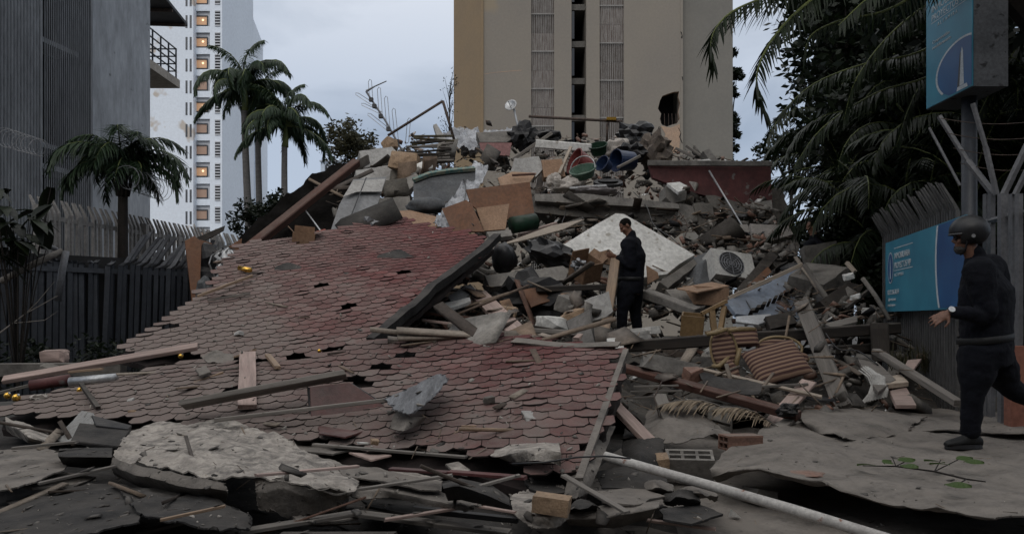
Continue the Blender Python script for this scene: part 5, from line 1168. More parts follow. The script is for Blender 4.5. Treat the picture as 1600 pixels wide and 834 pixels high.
# dark red curled metal and split slate
rm = empty('red_metal_sheet', P(540, 665, 6.2), 'dark red curled metal sheet behind the thick grey beam', 'metal sheet')
board([(484, 604), (520, 600), (546, 597), (558, 604), (600, 633), (596, 642), (560, 655), (500, 668), (486, 650)], 6.0, .05, -.2, m_redmetal, None, th=.012, jag=.012, name='sheet_face', cat=None, parent=rm)
board([(500, 655), (560, 650), (598, 640), (582, 668), (540, 682), (498, 676)], 5.85, .1, -2.2, m_redmetal, None, th=.012, jag=.015, name='bent_foot', cat=None, parent=rm)
plank((484, 606, 6.1), (488, 648, 6.0), 8, 6, m_black, None, name='curled_edge', cat=None, parent=rm); plank((548, 600, 6.1), (602, 634, 6.1), 5, 5, m_black, None, name='torn_edge', cat=None, parent=rm)
sheet([[(684, 584, .58), (694, 586, .58), (702, 592, .56)], [(640, 604, .50), (664, 612, .50), (680, 618, .48)], [(598, 624, .42), (616, 640, .40), (644, 646, .38)]], mat('split_slate', (.21, .215, .225), (.11, .11, .115), 1.2, bump=.8, bscale=6, stretch=(14, 2, 2)), 'splintered blue grey slate standing on the lower roof', 'slate', 'slate', amp=.012, nu=24, nv=26, jag=.08)
sheet([[(618, 640, .36), (640, 648, .36), (668, 652, .34)], [(606, 668, .27), (630, 672, .28), (655, 664, .28)]], m_felt, 'small felt flap below the splintered slate', amp=.01, nu=24, nv=12, jag=.08)
lump((586, 690, 'z', .22), .03, .022, .018, m_brickt, 'small tan stone below the curled red metal'); lump((568, 692, 'z', .21), .04, .02, .008, m_white, 'white flake beside the small tan stone', 'plaster_flake', 'plaster', 2)
plank(onL(722, 672, .03), onL(745, 672, .03), 5, 3, m_wtan, 'short lath end touching the broom handle')
# lifted shingles and scraps along the tear between the two sheets
for (x, y, lb) in ((515, 560, 'loose maroon shingle flap in the tear of the roof'), (570, 556, 'second loose maroon shingle flap in the tear'), (630, 552, 'small grey felt chip on the lower roof'), (340, 556, 'curled shingle flap at the lower edge of the upper sheet'), (690, 542, 'pale chip near the top of the lower roof')):
    sheet([[P(x - 26, y - 3, 7.72), P(x, y - 9, 7.7), P(x + 24, y - 4, 7.72)], [P(x - 22, y + 5, 7.55), P(x, y + 2, 7.52), P(x + 26, y + 4, 7.55)], [P(x - 16, y + 9, 7.4), P(x + 4, y + 9, 7.38), P(x + 18, y + 8, 7.4)]], m_maroon if 'maroon' in lb else m_felt, lb, 'shingle_flap', 'shingle', amp=.02, nu=20, nv=12, jag=.06, mode='q', fs=2)
for (x0, y0_, x1, y1_, lb) in ((545, 590, 600, 572, 'thin brown stick right of the tear'), (360, 560, 400, 546, 'short lath sticking out of the tear'), (628, 516, 800, 534, 'long tan lath along the top of the lower roof'), (640, 524, 700, 528, 'short tan lath under the long one')):
    plank((x0, y0_, 7.8 if y0_ > 540 else 8.4), (x1, y1_, 7.8 if y0_ > 540 else 8.0), 5, 3, m_wtan, lb, name='lath', cat='lath')
sheet([[onU(590, 402, .03), onU(625, 396, .07), onU(648, 404, .03)], [onU(588, 404, .02), onU(620, 406, .02), onU(645, 408, .02)]], m_feltd, 'black torn slit flap on the upper roof', 'felt_flap', 'roofing felt', amp=.01, nu=20, nv=8, mode='q')
sheet([[onU(430, 420, .03), onU(450, 416, .07), onU(472, 418, .03)], [onU(428, 424, .02), onU(450, 424, .02), onU(470, 422, .02)]], m_feltd, 'small torn flap left on the upper roof', 'felt_flap', 'roofing felt', amp=.01, nu=20, nv=8, mode='q')
lump(onU(374, 525, .03), .05, .04, .025, m_conclt, 'pale stone low on the upper roof')
plank(onU(310, 470, .06), onU(395, 440, .08), 5, 4, m_wtan, 'long brown stick at the left edge of the upper roof', name='stick', cat='stick'); plank(onU(325, 474, .04), onU(392, 464, .05), 6, 3, m_wgrey, 'grey lath below the long brown stick', name='lath', cat='lath')
mb = MB(); mb.tube([onU(375, 424, .05), onU(392, 428, .05)], .035, 12); mb.build('brass_tube', m_gold, smooth=True, label='short brass tube at the top left of the upper roof', cat='tube')
rr = random.Random(9); parts = []
for _ in range(650):
    if rr.random() < .5:
        px, py = rr.uniform(180, 760), rr.uniform(345, 560); ok = inpoly(px, py, up_out); v = onU(px, py, .02) if ok else None
    else:
        px, py = rr.uniform(20, 960), rr.uniform(535, 735); ok = inpoly(px, py, lo_out); v = onL(px, py, .02) if ok else None
    if ok: a, f = rr.choice(LIB); s = .012 * (5 ** (rr.random() ** 3)); parts.append((a, f, v, (s, s * .8, s * .6), rotm(rr)))


# ------------------------------------------------------------------ left side between fence and roof
board([(289, 376), (304, 368), (315, 378), (313, 440), (306, 474), (300, 470)], 12.0, .5, -.3, m_chip, 'tall rust brown board standing at the end of the dark fence', th=.03)
board([(312, 374), (332, 380), (322, 396), (314, 392)], 12.3, .5, -.2, m_chip, 'small rust brown board corner beside the tall one', th=.02)
board([(357, 385), (378, 372), (377, 392), (370, 393)], 12.6, .5, -.2, m_chip, 'brown triangular board beside the crumpled aluminium', th=.02)
board([(304, 372), (352, 352), (350, 360), (312, 380)], 12.6, .5, -.2, m_wdark, 'dark brown splintered plank above the rust brown board', th=.04, jag=.02)
ag = empty('crumpled_aluminium', P(352, 440, 12.0), 'crumpled aluminium strips behind the rust brown board', 'metal strips')
rr = random.Random(14)
for i in range(13):
    a = P(rr.uniform(345, 362), rr.uniform(384, 402), 12.0); e = P(rr.uniform(336, 372), rr.uniform(408, 446), 11.9); m_ = a.lerp(e, .5) + Vector((rr.uniform(-.14, .14), -.1, rr.uniform(-.05, .05))); mb = MB()
    mb.tube([a, a.lerp(m_, .6) + Vector((rr.uniform(-.05, .05), 0, .03)), m_, m_.lerp(e, .5), e], [.022, .026, .026, .024, .02], 4, flat=.25); mb.build('strip', m_alu, ag)
lump(P(340, 425, 12.3), .30, .25, .35, m_blacks, 'dark torn sheeting heap behind the aluminium strips', 'sheeting_heap', 'sheeting', rough=.7, fac=4)
lump(P(320, 455, 11.9), .12, .08, .2, m_cloth, 'grey rag hanging at the foot of the rust brown board', 'rag', 'rag', rough=.5, fac=3)
pole([P(392, 388, 12.2), P(384, 412, 12.0), P(388, 424, 11.9)], .025, m_maroon, 'bent maroon strip beside the brass tube', 'bent_strip', 'metal strip')
pole([P(103, 392, 10.2), P(96, 430, 10.2), P(90, 470, 10.2)], .045, m_steel, 'wrenched grey steel post left of the bent bars', 'steel_post', 'post')
pole([P(0, 440, 9.8), P(50, 414, 10), P(98, 392, 10.2)], .04, m_wgrey, 'fallen grey rail leaning on the wrenched post', 'fallen_rail', 'rail')
pole([P(8, 354, 10), P(60, 376, 10.3), P(92, 392, 10.3)], .03, m_steel, 'thin fallen rail behind the broad leaved plant', 'fallen_rail', 'rail')
bt = empty('bare_branch', P(10, 515, 9.7), 'thin bare branch in front of the dark fence', 'branch'); mb = MB()
mb.tube([P(0, 520, 9.7), P(40, 490, 9.8), P(90, 462, 9.8)], [.012, .008, .004], 5); mb.tube([P(38, 492, 9.8), P(60, 470, 9.8), P(85, 440, 9.8)], [.007, .005, .003], 5); mb.tube([P(20, 505, 9.75), P(70, 500, 9.75), P(90, 486, 9.75)], [.006, .004, .002], 5); mb.build('twigs', m_wgrey, bt)
def razor(a, b_, r, turns, label):
    mb = MB(); n = turns * 14; pts = []
    x, y, z = frame(b_ - a)
    for i in range(n + 1):
        t = i / n; ang = 2 * math.pi * turns * t; pts.append(a.lerp(b_, t) + (y * math.cos(ang) + z * math.sin(ang)) * r)
    mb.tube(pts, .006, 4); mb.build('razor_wire', m_steel, label=label, cat='wire')
razor(P(196, 276, 15.2), P(255, 298, 17), .22, 9, 'razor wire coil beside the bushy palm'); razor(P(5, 214, 13.4), P(66, 232, 15), .16, 9, 'razor wire coil high at the left edge')
mb = MB(); mb.box(P(50, 577, 9.2), Vector((1.0, .12, 0)), Vector((-.02, .12, 0)), Vector((0, 0, .07))); mb.build('kerb', m_concd, kind='structure')

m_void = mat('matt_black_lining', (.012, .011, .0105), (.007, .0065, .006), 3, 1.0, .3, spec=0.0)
# ------------------------------------------------------------------ upper left of the heap
plank((384, 392, 12.6), (557, 254, 14.6), 15, 12, m_wred, 'big red brown beam leaning up to the left end of the heap', name='timber', cat='beam', roll=20, rag=.2)
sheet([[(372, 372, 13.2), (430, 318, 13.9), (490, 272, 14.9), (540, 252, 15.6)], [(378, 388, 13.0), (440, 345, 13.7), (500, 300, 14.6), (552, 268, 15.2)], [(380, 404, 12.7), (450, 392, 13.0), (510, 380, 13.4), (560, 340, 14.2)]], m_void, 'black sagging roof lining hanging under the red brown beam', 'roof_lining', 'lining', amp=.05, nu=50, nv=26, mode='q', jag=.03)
for i, (x, y) in enumerate(((470, 290), (500, 280), (450, 305))): pass
pole([P(476, 327, 13.6), P(502, 362, 12.7)], .012, m_alu, 'thin metal rod under the red brown beam', 'rod', 'rod')
plank((392, 408, 12.1), (470, 378, 12.5), 26, 16, m_wdark, 'dark timber at the foot of the red brown beam', name='timber', cat='beam')
cb = empty('cardboard_box', P(475, 402, 11.9), 'opened cardboard box on the upper roof', 'box')
def boxat(root, p, ex, ey, ez, m, th=.008, flaps=True, open_top=True):
    for nm, c, a, b_, n_ in (('side', ex, ey, ez, ex), ('side', -ex, ey, ez, ex), ('front', -ey, ex, ez, ey), ('back', ey, ex, ez, ey)):
        mb = MB(); mb.box(p + c, n_.normalized() * th, a * .985 if nm == 'side' else a, b_); mb.build(nm, m, root)
    mb = MB(); mb.box(p - ez, ex * .97, ey * .97, ez.normalized() * th); mb.build('bottom', m, root)
    if flaps:
        for s_, e_, o_ in ((1, ex, ey), (-1, ex, ey)):
            mb = MB(); mb.box(p + ez + e_ * s_ * 1.25 + ez * .22, (e_ * s_ * .3 + ez * .25), o_ * .98, (ez * .02)); mb.build('flap', m, root)
        mb = MB(); mb.box(p + ez * 1.3 + ey, ex * .95, ey.normalized() * th, ez * .3); mb.build('flap', m, root)
tb = Euler((.12, .08, .25)).to_matrix()
boxat(cb, P(474, 382, 11.9), tb @ Vector((.155, 0, 0)), tb @ Vector((0, .15, 0)), tb @ Vector((0, 0, .17)), m_card)
board([(490, 362), (508, 357), (516, 370), (494, 379)], 12.2, .1, -1, mat('bright_red_board', (.33, .06, .035), (.24, .045, .03), 3, .6, .1, dust=.3), 'bright red board behind the cardboard box', th=.02)
plank((430, 388, 12.2), (530, 374, 12.5), 7, 4, m_wpale, 'pale lath lying behind the cardboard box', name='lath', cat='lath'); plank((424, 394, 12.1), (478, 390, 12.2), 6, 4, m_wgrey, 'grey lath left of the cardboard box', name='lath', cat='lath')
lump(P(550, 369, 12.5), .13, .12, .05, m_white, 'white cushion on the top edge of the upper roof', 'cushion', 'cushion', rough=.15, flat=False)
lump(P(582, 358, 12.7), .2, .16, .17, mat('grey_film', (.17, .17, .175), (.06, .06, .065), 4, .25, .5, bscale=10, spec=.6), 'crumpled grey plastic film on top of the upper roof', 'plastic_film', 'plastic', rough=.8, fac=5)
gd = board([(552, 280), (604, 276), (584, 340), (560, 376), (512, 374), (530, 320)], 13.6, .6, -1.2, m_greyboard, 'large grey door panel leaning below the concrete blocks', th=.05, name='leaning_board', cat='door')
pl_ = Plane(P(560, 320, 13.6), P(610, 320, 13.9), P(560, 370, 13.0))
mb = MB(); mb.tube([pl_.at(572, 278) + pl_.n * .004, pl_.at(534, 374) + pl_.n * .004], .012, 4); mb.build('seam', m_black, gd)
mb = MB(); mb.prism([pl_.at(536, 308), pl_.at(558, 300), pl_.at(596, 300), pl_.at(602, 280), pl_.at(552, 283)], pl_.n * .008); mb.build('pale_facing', m_conclt, gd)
board([(561, 236), (612, 229), (622, 240), (624, 253), (566, 263)], 17.0, .5, -.6, m_conclt, 'upper pale concrete wall block at the left of the heap', th=.5, jag=.03, name='masonry_block', cat='concrete block')
board([(556, 266), (622, 256), (628, 276), (610, 284), (558, 284)], 16.5, .5, -.6, m_conclt, 'lower pale concrete wall block with a dark seam above it', th=.5, jag=.03, name='masonry_block', cat='concrete block')
board([(622, 268), (672, 247), (678, 252), (676, 262), (630, 276)], 16.0, .4, -1.5, m_white, 'white topped concrete slab tilted left of the mattress', th=.18, jag=.02, name='concrete_fragment', cat='concrete slab')
board([(612, 288), (650, 270), (656, 276), (640, 296), (616, 298)], 15.4, .3, -1, m_conc, 'broken grey lintel piece under the white topped slab', th=.2, jag=.02, name='masonry_piece', cat='concrete piece')
lump(P(632, 255, 16.4), .3, .25, .22, m_brickt, 'tan masonry lump beside the pale wall blocks', 'masonry_lump', 'rock', box=.5)
lump(P(608, 225, 17.6), .15, .15, .13, m_brickt, 'round brown stone on top of the wall blocks')
board([(588, 310), (640, 306), (646, 335), (600, 336)], 15.0, .3, -.6, m_conc, 'grey concrete face below the broken lintel piece', th=.3, jag=.03, name='concrete_fragment', cat='concrete slab')
th_ = empty('thatch_bundle', P(670, 250, 17.0), 'stacked bundle of dark thin boards on the left crest', 'boards'); rr = random.Random(15)
for i in range(15):
    y = 215 + i * 2.6; plank(P(632 + rr.uniform(-4, 14), y + rr.uniform(-2, 6), 17 - i * .03), P(706 + rr.uniform(-14, 6), y + rr.uniform(-4, 6), 17.2 - i * .03), 6, 2.5, mat('olive_board%d' % i, (.10, .085, .05), (.05, .045, .03), 2, dust=.5) if i < 3 else (m_wdark if i % 2 else m_wgrey), None, name='thin_board', cat=None, parent=th_)
board([(677, 195), (682, 193), (706, 232), (696, 240), (684, 218)], 17.4, .2, -.3, m_conclt, 'upright pale splinter of concrete on the left crest', th=.12, jag=.01, name='concrete_splinter', cat='concrete piece')
# mattress
mt = empty('mattress', P(690, 322, 14.5), 'folded grey mattress with a floral border', 'mattress')
mb = MB(); rows_ = []
pa = [P(646, 286, 14.3), P(672, 276, 14.4), P(705, 271, 14.5), P(742, 268, 14.6)]; pb = [P(646, 320, 13.9), P(680, 318, 14.0), P(712, 312, 14.1), P(742, 306, 14.2)]
rings = []
for a, c in zip(pa, pb):
    d = (c - a); up = (a - c).normalized(); back = Vector((0, .28, .1)); rings.append([a, a + up * .06 + back * .35, a + up * .05 + back * .9, a + back, c + back, c, a.lerp(c, .66), a.lerp(c, .33)])
mb.rings(rings); mb.build('cover', m_cloth, mt, smooth=False)
fl_m = mat('floral_border', (.22, .22, .17), (.09, .16, .15), 14, .9, .2, lo=.45, hi=.55); mb = MB()
for i in range(3):
    pass
strip([p + Vector((0, -.02, .045)) for p in pa], .05, .03, fl_m, 'border', mt, Vector((0, -.5, 1)))
lump(P(668, 322, 13.7), .36, .25, .14, m_cloth, 'dark grey pillow under the mattress', 'pillow', 'pillow', rough=.2, flat=False)
m_film = mat('clear_plastic_film', (.34, .35, .37), (.10, .10, .11), 5, .2, .6, bscale=12, spec=.6)
sheet([[(742, 250, 15.4), (752, 254, 15.3), (764, 262, 15.2)], [(716, 290, 14.2), (730, 296, 14.1), (748, 296, 14.1)], [(690, 330, 13.4), (700, 338, 13.3), (716, 340, 13.3)], [(676, 346, 13.0), (684, 354, 12.9), (696, 356, 12.9)]], m_film, 'dirty plastic sheet draped over the mattress end', 'plastic_sheet', 'plastic', amp=.06, nu=26, nv=44, mode='q', fs=2, jag=.05)
board([(614, 330), (640, 328), (690, 340), (690, 356), (640, 350)], 13.3, .2, -1.5, m_chipt, 'tan hardboard on the top edge of the upper roof', th=.02)
cbn = empty('broken_cabinet', P(765, 362, 12.6), 'broken brown cabinet boards at the top of the upper roof', 'cabinet')
board([(728, 296), (828, 284), (836, 340), (770, 345), (736, 320)], 13.2, .2, -.5, m_chip, None, th=.03, name='back_panel', cat=None, parent=cbn)
board([(690, 326), (728, 312), (736, 318), (756, 362), (706, 362)], 12.7, -.6, -.5, m_chip, None, th=.03, name='side_panel', cat=None, parent=cbn)
board([(744, 325), (796, 318), (790, 358), (756, 361)], 12.75, .1, -.5, m_chipt, None, th=.025, name='shelf_panel', cat=None, parent=cbn)
mb = MB(); mb.tube([P(800, 352, 13.0), P(836, 346, 13.2)], .14, 18); mb.build('green_drum', m_green, smooth=True, label='dark green drum behind the cabinet boards', cat='drum')
board([(760, 362), (798, 359), (801, 368), (766, 372)], 12.3, .2, -1.5, m_conc, 'small grey slab under the cabinet boards', th=.07, name='concrete_fragment', cat='concrete slab')
board([(776, 384), (862, 352), (914, 342), (880, 358), (822, 374)], 12.7, .2, -2.5, m_wpale, 'pale pegboard lying in front of the long slab', th=.02); plank((812, 368), (868, 350), 10, 6, m_wpink, 'pink batten crossing the pale pegboard', name='batten', cat='batten')
board([(880, 382), (962, 333), (975, 334), (1086, 398), (1062, 412), (1042, 428), (1000, 434), (960, 412), (905, 396)], 12.75, .2, -1.0, m_white, 'big white wall slab behind the man with the phone', th=.14, jag=.015, name='plaster_fragment', cat='wall slab', seg=.2)

# ------------------------------------------------------------------ crest and upper heap
an = empty('roof_antenna', P(636, 225, 18), 'broken roof aerial with looped rods against the sky', 'antenna')
mb = MB(); mb.tube([P(572, 143, 18), P(603, 190, 18), P(628, 235, 18)], .022, 8); mb.build('boom', m_steel, an)
for (a, c) in (((580, 156), (578, 127)), ((595, 182), (592, 139)), ((607, 202), (603, 153)), ((620, 220), (615, 172)), ((636, 224), (639, 187)), ((587, 166), (558, 147)), ((594, 176), (567, 163)), ((606, 202), (577, 179))):
    p0, p1 = P(*a, 18), P(*c, 18); s = Vector((.035, 0, .015)); mb = MB(); mb.tube([p0 - s, p1 - s, p1 + (p1 - p0).normalized() * .04, p1 + s, p0 + s], .0075, 5); mb.build('rod', m_alu, an)
for (x, y) in ((580, 156), (585, 166), (595, 182), (607, 202), (620, 221)): mb = MB(); mb.abox(P(x, y, 18).x - .045, P(x, y, 18).x + .045, 17.95, 18.05, P(x, y, 18).z - .04, P(x, y, 18).z + .04); mb.build('clamp', m_black, an)
mb = MB(); mb.tube([P(572, 143, 18), P(586, 135, 18), P(604, 127, 18)], [.03, .015, .012], 6); mb.build('arm', m_steel, an)
pole([P(606, 212, 17.6), P(692, 158, 17.6)], .03, m_rust, 'upper part of the bent iron pole on the left crest', 'bent_pole', 'pole'); pole([P(692, 158, 17.6), P(710, 220, 17.6)], .03, m_rust, 'lower part of the bent iron pole on the left crest', 'bent_pole', 'pole')
dp = empty('satellite_dish', P(810, 206, 20), 'grey satellite dish on a leaning pole in front of the tower', 'satellite dish')
mb = MB(); mb.tube([P(803, 170, 20), P(811, 206, 20)], .025, 6); mb.build('mast', m_alu, dp)
mb = MB(); rings = []; dn = Vector((-.35, -.85, .35)).normalized(); dx_, dy_, dz_ = frame(dn)
for k in range(6): q = k / 5; rings.append([P(799, 166, 20) + (dy_ * math.cos(a) + dz_ * math.sin(a)) * .16 * max(q, .02) + dn * (q * q * .05) for a in [i * math.pi / 10 for i in range(20)]])
mb.rings(rings, cap=False); ds = mb.build('dish', m_alu, dp, smooth=True); md = ds.modifiers.new('t', 'SOLIDIFY'); md.thickness = .012
mb = MB(); mb.tube([P(799, 170, 20), P(799, 166, 20) + dn * .22], .012, 5); mb.build('feed_arm', m_alu, dp)
pole([P(826, 182, 19.5), P(972, 190, 19.5)], .035, m_rust, 'long horizontal pipe above the crest of the heap', 'long_pipe', 'pipe'); pole([P(950, 190, 19.6), P(948, 222, 19.6)], .03, m_rust, 'short stake holding the long horizontal pipe', 'stake', 'stake')
mb = MB(); mb.box(P(955, 186, 19.45), (.12, 0, 0), (0, .05, 0), (0, 0, .035)); mb.build('pipe_fitting', m_gold, label='small yellow fitting at the end of the long pipe', cat='fitting')
sheet([[(690, 216, 18.6), (716, 200, 19), (748, 208, 19), (790, 202, 19), (826, 204, 19)], [(694, 226, 18.2), (716, 214, 18.4), (748, 222, 18.4), (780, 216, 18.4), (812, 210, 18.5)], [(700, 236, 17.8), (716, 232, 17.8), (740, 236, 17.8), (776, 228, 17.8), (800, 224, 18)]], m_film, 'dusty grey tarpaulin over the left crest', 'tarpaulin', 'tarpaulin', amp=.16, nu=50, nv=22, mode='q', fs=1.5, jag=.06)
board([(744, 207), (800, 204), (812, 210), (792, 222), (750, 222)], 18.0, .1, -2, m_concd, 'dark concrete slab on the crest', th=.2, jag=.03, name='concrete_fragment', cat='concrete slab')
board([(749, 223), (800, 223), (796, 244), (752, 240)], 17.6, .1, -.4, mat('dull_pink_board', (.24, .12, .115), (.19, .10, .095), 3, .8, .1, dust=.3), 'dull pink board under the crest slab', th=.03)
lump(P(818, 214, 18), .3, .25, .28, m_blacks, 'black sheeting lump right of the crest slab', 'sheeting_heap', 'sheeting', rough=.7, fac=4); lump(P(858, 213, 18.6), .25, .2, .16, m_blacks, 'black bundle behind the white box beam', 'bundle', 'bundle', rough=.6, fac=3)
plank((838, 225, 17.4), (924, 232, 17.2), 20, 13, m_white, 'white topped box beam lying on the crest', name='box_girder', cat='beam', roll=10, rag=.1)
plank((800, 250, 17.2), (862, 208, 17.6), 5, 5, m_wgrey, 'thin grey batten leaning against the box beam', name='batten', cat='batten')
plank((745, 232, 17.0), (776, 256, 16.6), 9, 4, m_wdark, 'dark brown plank below the dull pink board'); plank((874, 272, 16.2), (892, 230, 17.0), 5, 4, m_wpale, 'pale stick leaning beside the green bag', name='stick', cat='stick')
board([(846, 250), (878, 248), (884, 276), (850, 277)], 16.4, .1, -.3, m_chipt, 'tan carton side above the pegboard', th=.25, name='carton', cat='carton')
board([(804, 247), (842, 244), (850, 262), (838, 276), (796, 274)], 16.4, .2, -.4, m_conclt, 'pale plaster wall piece left of the tan carton', th=.15, jag=.03, name='plaster_piece', cat='wall piece')
board([(778, 278), (800, 268), (838, 270), (826, 288), (782, 290)], 15.7, .2, -1.5, m_chipt, 'pale pink board above the cabinet', th=.03); plank((800, 274, 15.6), (836, 272, 15.6), 4, 3, m_wred, 'thin red stick on the pale pink board', name='stick', cat='stick')
# tubs and bags
def tub(p, axis, r0, r1, h, m, label, name, cat, handle=None):
    ro = empty(name, p, label, cat); x, y, z = frame(axis); x = Vector(axis).normalized(); n = 24; rings = []
    prof = [(r0 * .02, 0), (r0, 0), (r0 * .5 + r1 * .5, h * .5), (r1, h), (r1 * 1.07, h), (r1 * 1.07, h - .02), (r1 * .97, h - .01), (r0 * .93, .03), (r0 * .02, .03)]
    rings = [[p + x * q + (y * math.cos(2 * math.pi * i / n) + z * math.sin(2 * math.pi * i / n)) * rr_ for i in range(n)] for rr_, q in prof]
    mb = MB(); mb.rings(rings, cap=False); mb.build('shell', m, ro, smooth=False)
    if handle:
        mb = MB(); mb.tube([p + x * h + y * r1 * math.cos(a) + (x * .6 + z * .6) * r1 * 1.2 * math.sin(a) for a in [math.pi * i / 12 for i in range(13)]], .012, 6); mb.build('handle', handle, ro)
    return ro
tub(P(918, 262, 16.6), Vector((-.85, -.35, .35)), .22, .27, .34, m_redp, 'red plastic tub tipped on its side', 'plastic_tub', 'tub')
tub(P(988, 252, 16.6), Vector((-.85, -.45, -.05)), .19, .22, .42, m_blue, 'blue plastic bin lying on its side', 'plastic_bin', 'bin')
tub(P(913, 276, 15.9), Vector((-.25, -.5, .85)), .2, .26, .17, m_greenp, 'pale green laundry basket below the red tub', 'laundry_basket', 'basket', m_alu)
tub(P(950, 262, 16.2), Vector((-.6, -.5, .3)), .12, .16, .2, m_blue, 'small blue bucket next to the blue bin', 'small_bucket', 'bucket')
tub(P(936, 240, 17.2), Vector((-.2, -.5, .85)), .16, .2, .2, m_green, 'green tub behind the red tub', 'green_tub', 'tub')
mb = MB(); c = P(950, 288, 15.6); mb.tube([c, c + Vector((0, -.02, .05))], .29, 26); mb.tube([c + Vector((0, -.02, .05)), c + Vector((0, -.025, .07))], .2, 22); mb.build('black_disc', m_black, label='round black lid in front of the blue bin', cat='lid')
lump(P(995, 213, 18.2), .42, .32, .3, m_black, 'big black rubbish bag on the crest', 'rubbish_bag', 'bag', rough=.55, fac=4); lump(P(966, 232, 17.6), .26, .2, .2, m_bag, 'pale bundle of clothes below the black bag', 'clothes_bundle', 'clothes', rough=.6, fac=4, flat=False)
lump(P(1022, 236, 17.6), .4, .3, .36, mat('brown_cloth', (.16, .13, .105), (.09, .075, .065), 5, .95, .5), 'heap of brown clothes right of the black bag', 'clothes_heap', 'clothes', rough=.7, fac=4); lump(P(985, 240, 17.2), .3, .25, .2, m_blacks, 'dark clothes under the black bag', 'clothes_heap', 'clothes', rough=.7, fac=4)
lump(P(888, 290, 15.7), .3, .2, .12, m_bag, 'dirty white rags below the red tub', 'rags', 'rag', rough=.8, fac=5, flat=False); lump(P(866, 284, 15.8), .14, .12, .16, m_bag, 'crumpled paper bag left of the laundry basket', 'paper_bag', 'bag', rough=.5, fac=4)
lump(P(930, 298, 15.4), .4, .25, .08, mat('grey_cloth_pale', (.28, .26, .26), (.2, .18, .18), 4, .95, .4), 'grey bed sheet spread in front of the laundry basket', 'bed_sheet', 'cloth', rough=.6, fac=4, flat=False)
plank((890, 294, 15.3), (948, 290, 15.2), 4, 3, m_alu, 'thin pale rod below the laundry basket', name='rod', cat='rod'); plank((965, 262, 16.0), (1000, 244, 16.4), 4, 4, m_wgrey, 'thin grey stick across the blue bin', name='stick', cat='stick')
# long floor slab and its broken right end
board([(748, 312), (838, 306), (1062, 322), (1060, 360), (985, 345), (836, 332), (760, 334)], 14.9, .1, -.1, m_concd, 'long broken floor slab running across the heap', th=1.0, jag=.03, name='broken_storey', cat='floor slab', seg=.25)
board([(835, 303), (910, 302), (1060, 318), (1062, 326), (985, 322), (836, 314)], 14.8, .1, -.4, m_conc, 'pale tile border along the top of the floor slab', th=.1, jag=.012, name='tile_border', cat='tiles', seg=.2)
board([(1062, 318), (1082, 322), (1092, 344), (1068, 362), (1058, 352)], 14.9, .3, -.3, m_conc, 'angular concrete piece at the right end of the floor slab', th=.4, jag=.02, name='concrete_piece', cat='concrete piece')
board([(1084, 318), (1112, 316), (1120, 348), (1104, 364), (1088, 348)], 15.0, .5, -.6, m_concd, 'dark hanging concrete flap right of the floor slab', th=.2, jag=.03, name='concrete_piece', cat='concrete piece')
board([(1040, 290), (1074, 288), (1072, 312), (1050, 318), (1040, 308)], 15.2, .2, -.3, m_conc, 'concrete block with a white top near the maroon panel', th=.4, jag=.015, name='concrete_block', cat='concrete block'); board([(1042, 286), (1062, 284), (1078, 293), (1060, 300)], 15.0, .1, -2, m_white, 'white tile fragment on the concrete block', th=.06, jag=.01, name='tile_fragment', cat='tile')
board([(1040, 274), (1072, 278), (1098, 292), (1096, 302), (1044, 286)], 15.8, .2, -1, m_conc, 'tilted grey slab piece above the white tile fragment', th=.2, jag=.03, name='concrete_fragment', cat='concrete slab')
board([(1014, 256), (1204, 256), (1208, 330), (1150, 318), (1080, 300), (1020, 278)], 15.7, .1, -.2, m_maroon, 'long dark maroon fascia panel at the right of the heap', th=.1, name='maroon_fascia', cat='panel'); plank((1012, 255, 15.6), (1206, 256, 15.7), 5, 8, m_conc, 'grey coping strip along the maroon fascia panel', name='coping_strip', cat='coping')
board([(1100, 300), (1140, 312), (1180, 322), (1176, 334), (1140, 336), (1112, 322)], 15.6, .1, -.6, m_concd, 'dark slab leaning under the maroon panel', th=.15, jag=.03, name='concrete_fragment', cat='concrete slab')
board([(1175, 316), (1206, 312), (1208, 330), (1180, 332)], 15.4, .1, -.6, m_conc, 'small grey slab at the right end of the maroon panel', th=.1, jag=.02, name='concrete_fragment', cat='concrete slab')
board([(1085, 290), (1222, 296), (1240, 352), (1180, 358), (1090, 350)], 16.2, .1, -.2, m_concd, 'dark broken wall stub behind the thin pale pole', th=.3, jag=.04, name='masonry_backing', cat='masonry')  # dark backing added to cover bright sky showing through the heap
pole([P(1108, 267, 15.6), P(1140, 320, 14.9), P(1174, 376, 14.2)], .018, m_alu, 'thin pale pole leaning across the maroon panel', 'thin_pole', 'pole')
for (a, c, w, lb) in (((1056, 232), (1086, 246), 5, 'left splintered stick on the right crest'), ((1072, 228), (1096, 244), 4, 'middle splintered stick on the right crest')): plank(P(*a, 17.2), P(*c, 17), w, 4, m_wgrey, lb, name='stick', cat='stick')
board([(1098, 236), (1108, 232), (1124, 252), (1112, 256)], 16.6, .1, -.5, m_conc, 'broken concrete lump at the right end of the crest', th=.25, jag=.03, name='concrete_piece', cat='concrete piece'); board([(1090, 250), (1108, 248), (1116, 254), (1096, 256)], 16.1, 0, -1, m_white, 'white plaster flake on the maroon panel coping', th=.04, jag=.01, name='plaster_flake', cat='plaster')
